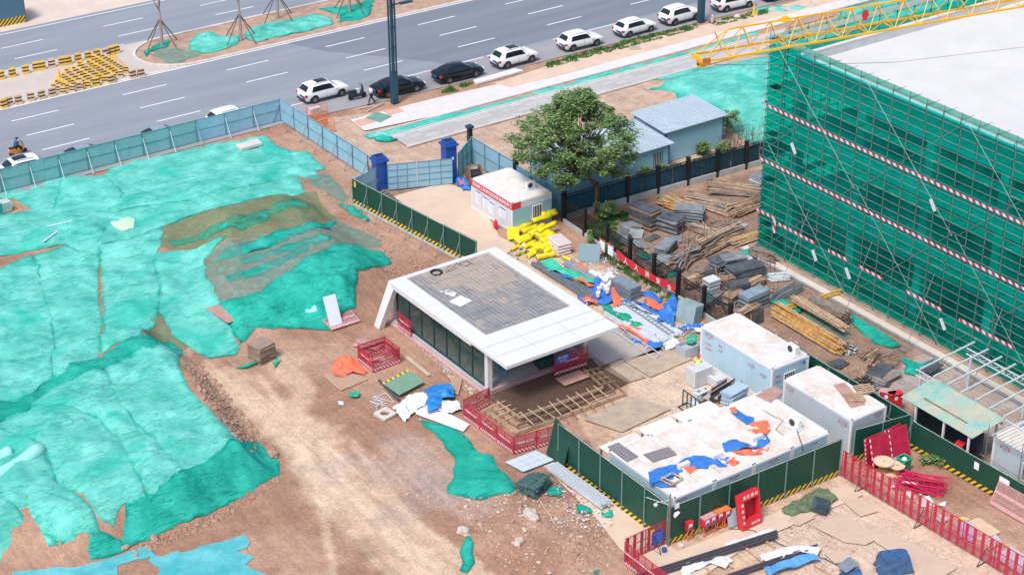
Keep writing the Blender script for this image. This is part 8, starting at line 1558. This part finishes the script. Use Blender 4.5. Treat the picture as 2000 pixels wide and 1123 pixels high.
cloth('small navy tarp at the bottom edge left of the covered machine', [(1635,1120),(1650,1108),(1680,1112),(1690,1140),(1640,1140)], tarp_nb, .5, .1, seed=142); lean('pale metal sheet lying over the small navy tarp', (1665,1118), 10, -78, 1.2, .7, galv, 'metal_sheet', 'metal sheet', z=.3)
plates([('large worn steel plate lying beside the barred barrier', [(1688,1045),(1718,1028),(1870,1110),(1800,1150),(1780,1105)]), ('plywood sheet under the wire coil', [(1536,1018),(1562,1002),(1592,1012),(1560,1028)]), ('broad plate between the coil and the barrier', [(1590,1030),(1640,1000),(1720,1050),(1690,1065),(1650,1060)]), ('steel plate at the far end by the hoarding stripe', [(1640,975),(1665,965),(1715,1000),(1680,1010)]), ('small board below the black cable', [(1613,1085),(1640,1075),(1665,1095),(1630,1102)])], m_=M('plate_warm', (.50,.38,.30), .7, .12, 1, c2=(.58,.45,.35), dirt=.3))
tag(MB().tube((0,-.06,0),(0,.06,0),.0001,4).build('blank', steel_white), 'x', 'x') if 0 else None
t = thing('bucket', 'small blue bucket standing by the corner pole', 'bucket', tuple(g(1297,1078))); MB().lathe([(.12,0),(.16,.28),(.14,.28)], (0,0,0), 12).build('body', M('bucket_blue', (.03,.12,.32), .4), t); rock('pale stone block in front of the small red distribution box', (1330,1065), .2, conc, 77)
# wheelbarrow table, yellow bucket etc
t = thing('wheelbarrow', 'handcart with a black flat top near the drain strip', 'handcart', tuple(g(1818,728)), R(10)); MB().bev(-.75,-.45,.45,.75,.45,.52,.02).build('tray', formply, t); o = MB().lathe([(.08,-.05),(.22,-.05),(.22,.05),(.08,.05)], (0,0,0), 14).build('wheel', M('wheel_blue', (.02,.08,.25), .5), t, (0,-.1,.22)); o.rotation_euler = (R(90),0,0); MB().tube((.7,-.35,.48),(1.3,-.3,.6),.02,5).tube((.7,.35,.48),(1.3,.3,.6),.02,5).build('handles', wood, t); MB().box(-.6,.3,0,-.55,.35,.45).box(-.6,-.35,0,-.55,-.3,.45).build('legs', darkmetal, t)
# ================================================================== LEFT SIDE THINGS
stack('stack of square brown boards standing on the trodden soil', (512,700), 12, 1.35, 1.3, 22, .055, [M('board_brown', (.30,.22,.18), .8, .2, 3), wood, M('board_brown2', (.20,.15,.12), .8, .2, 3)], .05, 2.5, name='board_stack', cat='board stack')
def board(label, poly, m_, z, th=.02, name='board'):
    P_ = [gt(a_, b_) for a_, b_ in poly]; c = sum(P_, Vector())/len(P_); zc = max(p_.z for p_ in P_)+z; tag(MB().prism([(p_.x-c.x, p_.y-c.y) for p_ in P_], 0, th).build(name, m_, None, (c.x, c.y, zc)), label, 'board')
board('pinkish board lying across the pointed net', [(402,608),(428,596),(467,627),(445,641)], plyp, .05); board('brown board under the orange tarp', [(630,735),(665,722),(720,742),(665,765)], M('board_tan', (.42,.28,.21), .8, .1, 2), .05)
cloth('crumpled orange tarp on a brown board', [(648,715),(662,700),(685,700),(700,710),(718,722),(712,730),(690,728),(668,737),(652,735)], tarp_o, .75, .1, seed=151); 
scrap('green rag on the trodden soil below the orange tarp', circ(692,772,12,6), tarp_g, seed=152, fold=.3, cat='rag', name='rag'); scrap('small pale crumpled sheet left of the green rag', circ(666,785,6,5), tarp_w, seed=153, fold=.3, cat='rag', name='rag'); scrap('green rag and thin cord by the board stack', [(532,712),(545,700),(546,705),(536,720)], tarp_g, seed=154, fold=.3, cat='rag', name='rag')
scrap('green rag left of the board stack', [(445,708),(460,715),(480,712),(505,703),(502,712),(480,720),(458,718)], net_dk, seed=155, fold=.25, cat='rag', name='rag')
lean('grey green panel with a hazard edge lying on a wedge beside the rags', (805,765), 12, -80, 2.3, 1.55, M('sage_panel', (.17,.30,.22), .55, .12, 2), 'hedge_print_sheet', 'panel', z=.25)
t = [c for c in col.objects if c.get('label', '').startswith('grey green panel with a hazard')][0]; MB().box(-1.15,-.03,1.40,1.15,-.02,1.62).build('striped_edge', stripes('hazard_small', (.72,.50,.03), (.12,.20,.14), 0, .42, -1.0), t)
tag(MB().tube(tuple(g(740,742,.1)), tuple(g(779,781,.1)), .09, 10).build('dark_pipe', M('pipe_slate', (.06,.08,.10), .5)), 'short dark pipe lying beside the sage green panel', 'pipe')
rag = heap('heap of white rags and torn film beside the sage green panel', (820,800), 1.5, .35, 10, [tarp_w], 31, s=.1, name='rag_heap', cat='rags')
for k, poly in enumerate(([(765,800),(785,785),(805,770),(830,765),(850,775),(840,790),(815,800),(800,812),(790,822),(775,812)], [(825,790),(860,780),(895,785),(900,800),(880,808),(850,805),(830,800)], [(780,790),(800,780),(820,790),(810,802),(790,800)])): cloth(['white crumpled rags spreading left of the blue tarp', 'white crumpled rags right of the blue tarp end', 'white crumpled rags on top in the middle of the heap'][k], poly, tarp_w, .9, .08, 'rags', 'rag_heap', seed=160+k, fs=.16, step=.1)
cloth('blue tarp thrown over the white rags, trailing forward', [(825,765),(845,752),(870,750),(885,760),(886,775),(862,780),(858,800),(835,805),(832,785),(840,775)], M('azure_tarp', (.02,.20,.55), .45, .35, 3, bump=.6, bsc=9), .7, .3, seed=165)
board('long warped white sheet lying from the rags towards the green tongue', [(815,792),(830,795),(885,815),(917,832),(905,846),(860,830),(812,812)], M('white_sheet_worn', (.70,.71,.74), .5, .05, 2, dirt=.15), .12)
board('brown board behind the blue tarp at the kiosk corner', [(878,740),(905,738),(895,775),(885,770)], M('board_tan', (.4,.3,.2)), .1)
tag(MB().beam(tuple(g(793,697,.1)), tuple(g(838,733,.1)), .25, .12).build('concrete_kerb', M('kerb_tan', (.52,.42,.34), .85, .1, 2)), 'tan concrete kerb piece running along the kiosk beside the cage', 'kerb piece')
q = MB(); rr = random.Random(4)
for k in range(14): c = g(742, 785); q.path([(c.x, c.y, .1), (c.x+rr.uniform(-.8,.8), c.y+rr.uniform(-.6,.6), rr.uniform(.05,.3)), (c.x+rr.uniform(-1.2,1.2), c.y+rr.uniform(-1,1), .04)], .015, 3)
tag(q.build('wire_tangle', steel_white), 'splayed bundle of pale wires above the concrete ring', 'wire')
# rolled nets at the left edge
nroll = M('net_roll', (.30,.74,.68), .7, .12, 3, bump=.4)
for k, (a_, b_, r_) in enumerate((((-30,948),(80,878),.45), ((-40,905),(22,884),.4))): A_, B_ = g(*a_, 2.0), g(*b_, 2.0); t = tag(MB().path([A_+(B_-A_)*i/8+Vector((0,0,.06*math.sin(i))) for i in range(9)], r_, 14).build('net_roll', nroll, smooth=True), ['long pale turquoise rolled net on the lower heap at the left edge', 'shorter pale rolled net behind the long one at the left edge'][k], 'net roll')
for k, (a_, b_) in enumerate((((93,447),(142,436)), ((85,477),(113,457)))): A_, B_ = gt(*a_), gt(*b_); tag(MB().tube(A_+Vector((0,0,.2)), B_+Vector((0,0,.2)), .07, 8).build('steel_tube', steel_white), 'pale steel tube lying on the nets, %s' % ['the longer one higher up', 'the lower shorter one'][k], 'tube')
for k, (px, n_) in enumerate((((0,405),3),)):
    c = g(8, 412); t = thing('net_bale', 'pale wrapped bales stacked at the left edge by the hoarding', 'bales', (c.x, c.y, .0), R(8))
    for i in range(3):
        for j in range(2): MB().bev(-1.3+i*.62, -.4, j*.42, -.72+i*.62, .4, j*.42+.4, .04).build('bale', M('bale_grey', (.42,.50,.50), .7, .15, 3), t)
    MB().box(-.6,-.41,.1,-.3,.42,.86).build('net_wrap', net_dk, t)
scrap('yellow green and white paint splash like plastic on the upper net', [(216,436),(232,428),(252,425),(266,432),(262,448),(240,452),(222,446)], M('pale_film', (.45,.78,.70), .6, .2, 6, c2=(.55,.75,.3)), seed=170, fold=.15, cat='plastic sheet', name='plastic_sheet') if 0 else None
drape('plastic_sheet', 'pale torn film with a yellow green patch lying on the upper net', 'plastic sheet', [(216,436),(232,428),(252,425),(266,432),(262,448),(240,452),(222,446)], M('pale_film', (.45,.80,.74), .6, .2, 6, c2=(.55,.78,.25)), lift=.2, fold=.1, step=.15)
drape('plastic_sheet', 'pale torn film on the deep green rumpled net', 'plastic sheet', [(586,610),(600,596),(622,598),(632,612),(612,622),(596,622)], M('pale_film2', (.30,.72,.62), .6, .2, 6), lift=.25, fold=.2, step=.15)
# ---- things near the road corner
def cage_fence(label, c, L_, rz, h_=1.2):
    t = thing('orange_barrier', label, 'barrier', tuple(c), R(rz)); q = MB(); MB().box(0,-.02,0,.04,.02,h_).box(L_-.04,-.02,0,L_,.02,h_).box(.04,-.02,h_-.04,L_-.04,.02,h_).box(.04,-.02,0,L_-.04,.02,.04).build('frame', orange, t)
    pk = MB().box(-.01,-.01,.04,.01,.01,h_-.04).mesh('bar', orange)
    for i in range(1, int(L_/.14)): onode('bar', pk, t, (i*.14,0,0))
    MB().box(.04,-.03,.35,L_-.04,-.02,.47).build('striped_plank', M('orange_plank', (.75,.30,.10), .6, .3, 9), t); return t
ob = g(598, 248); cage_fence('orange barred barrier, back side of the small cage at the road corner', g(599,236), 2.1, 0); cage_fence('orange barred barrier, front left side of the small cage', g(598,253), 2.1, 2); cage_fence('orange barred barrier, right side of the small cage slanting down', g(655,258)+Vector((0,0,0)), 1.9, 125)
for k in range(5): tag(MB().beam(tuple(g(600+k*3,243+k*2,.15+.1*k)), tuple(g(640-k*2,236+k*3,.15+.1*k)), .1, .06).build('plank', M('orange_wood', (.60,.26,.10), .8, .3, 3)), 'orange painted plank inside the small cage, %s' % ['lowest','second','third','fourth','topmost'][k], 'plank')
blocks('small stack of grey paving blocks behind the orange cage', (614,222), 3, 2, 2, 5, 0, (.35,.3,.3))
plates([('green sheet with a hazard edge lying on the footpath end', [(714,232),(736,221),(766,229),(742,241)])], 'green_sheet', 'sheet', M('sage_sheet', (.14,.32,.25), .6, .15, 2), .04, .06)
for k, (cx, cy) in enumerate(((712,240),(768,219))):
    c = g(cx, cy); t = thing('orange_grid', ['orange grating laid flat left of the green sheet', 'orange grating laid flat right of the green sheet'][k], 'grating', (c.x, c.y, .06), R(0))
    for i in range(6): MB().box(-.7,-.55+i*.22,0,.7,-.51+i*.22,.04).build('bar', M('orange_faded', (.78,.36,.24), .6), t)
    MB().box(-.74,-.6,0,-.7,.6,.04).box(.7,-.6,0,.74,.6,.04).build('frame', M('orange_faded', (.78,.36,.24)), t)
for k, (a_, b_) in enumerate((((700,214),(732,209)),((718,219),(750,203)))): tag(MB().beam(tuple(g(*a_)+Vector((0,0,.08))), tuple(g(*b_)+Vector((0,0,.12))), .1, .08).build('white_batten', M('batten_pale', (.55,.48,.45), .7)), ['pale batten lying beside the lamp post foot, rear one', 'pale batten crossing it, front one'][k], 'batten')
t = thing('kerb_sections', 'stack of long white kerb sections beside the grass and a white suv', 'kerb sections', tuple(g(930,166)), math.atan2(*(lambda d_: (d_.y, d_.x))(g(1060,130)-g(930,166))))
for k in range(3): MB().bev(.1*k, -.12+.3*k, 0, 5.2-.1*k, .12+.3*k, .22, .03).build('section', M('white_stone', (.68,.67,.68), .7, .1, 2), t)
for k in range(2): stackp = None
t = thing('timber_stack', 'short stack of pale timbers on the verge path', 'timber stack', tuple(g(1240,96)), R(-30))
for k in range(4): MB().box(-.5,-.4+.2*k,0,.5,-.25+.2*k,.16).build('timber', M('timber_pale', (.46,.36,.33), .8, .1, 3), t)
rock('pale block of stone on the verge past the second lamp post', (1440,36), .4, conc, 55); t = thing('pink_bollard', 'small faded pink bollard on the verge past the second lamp post', 'bollard', tuple(g(1391,46))); MB().lathe([(.16,0),(.16,.5),(.1,.6),(.14,.75),(.05,.9)], (0,0,0), 10).build('post', M('bollard_pink', (.62,.42,.42), .7, .1, 3), t)
# blue hoarding upper left corner with hazard base
t = thing('blue_hoarding', 'blue hoarding block with a hazard striped base in the top left corner', 'hoarding', tuple(g(50,44)), math.pi+R(0)); MB().box(0,-.1,.75,7,.0,3.3).build('panel', M('slate_blue', (.07,.17,.25), .5, .1, 1), t); MB().box(0,-.13,0,7,.0,.75).build('striped_base', YB_X, t); MB().box(-.1,-3,0,.0,.1,3.35).build('end_panel', M('slate_edge', (.12,.12,.14), .6), t)
# tyres behind the green hoarding and power boxes
ty = MB().lathe([(.22,-.09),(.38,-.11),(.44,-.06),(.44,.06),(.38,.11),(.22,.09)], (0,0,0), 18).mesh('tyre', M('tyre_dusty', (.20,.17,.16), .9, .3, 4))
for k in range(9): A_ = g(741+k*5.4, 396+k*4.6)+Vector((.55,.2,0)); o = onode('tyre', ty, None, (A_.x, A_.y, .43)); o.rotation_euler = (R(90+random.uniform(-8,8)), R(random.uniform(-10,10)), R(8)); tag(o, 'dusty tyre in the row behind the hedge print hoarding, %s' % ['nearest the gate pillar','second from the pillar','third','fourth','fifth','sixth','seventh','eighth','last and lowest'][k], 'tyre', 'row of dusty tyres')
for k, px in enumerate(((843,452),(858,458),(874,468),(888,480))): c = g(*px)+Vector((.3,0,0)); t = thing('concrete_weight', 'grey block shaped weight behind the hedge print hoarding, %s' % ['first','second','third','fourth and lowest'][k], 'weight', (c.x, c.y, 0), R(5)); MB().bev(-.35,-.3,0,.35,.3,.5,.03).build('block', blkm, t); MB().tube((0,0,.5),(0,0,.72),.025,5).build('handle', darkmetal, t)
# green patch beyond the first fence, small net tufts
for k, (px, rx, ry) in enumerate((((672,292),10,4),((345,0),4,3),((752,272),22,6))): 
    if k != 1: cloth(['green net tuft on the gate road', '', 'crumpled green net end at the start of the planting strip'][k], circ(*px, rx, ry), net_dk, .5, .08, 'dust net', 'net_scrap', seed=180+k, step=.15)
tag(MB().bev(-1.0,-.5,0,1.0,.5,.25,.03).build('concrete_slab', conc, None, tuple(g(487,288)+Vector((0,0,.1)))), 'pale concrete slab lying between the nets and the hoarding', 'slab')
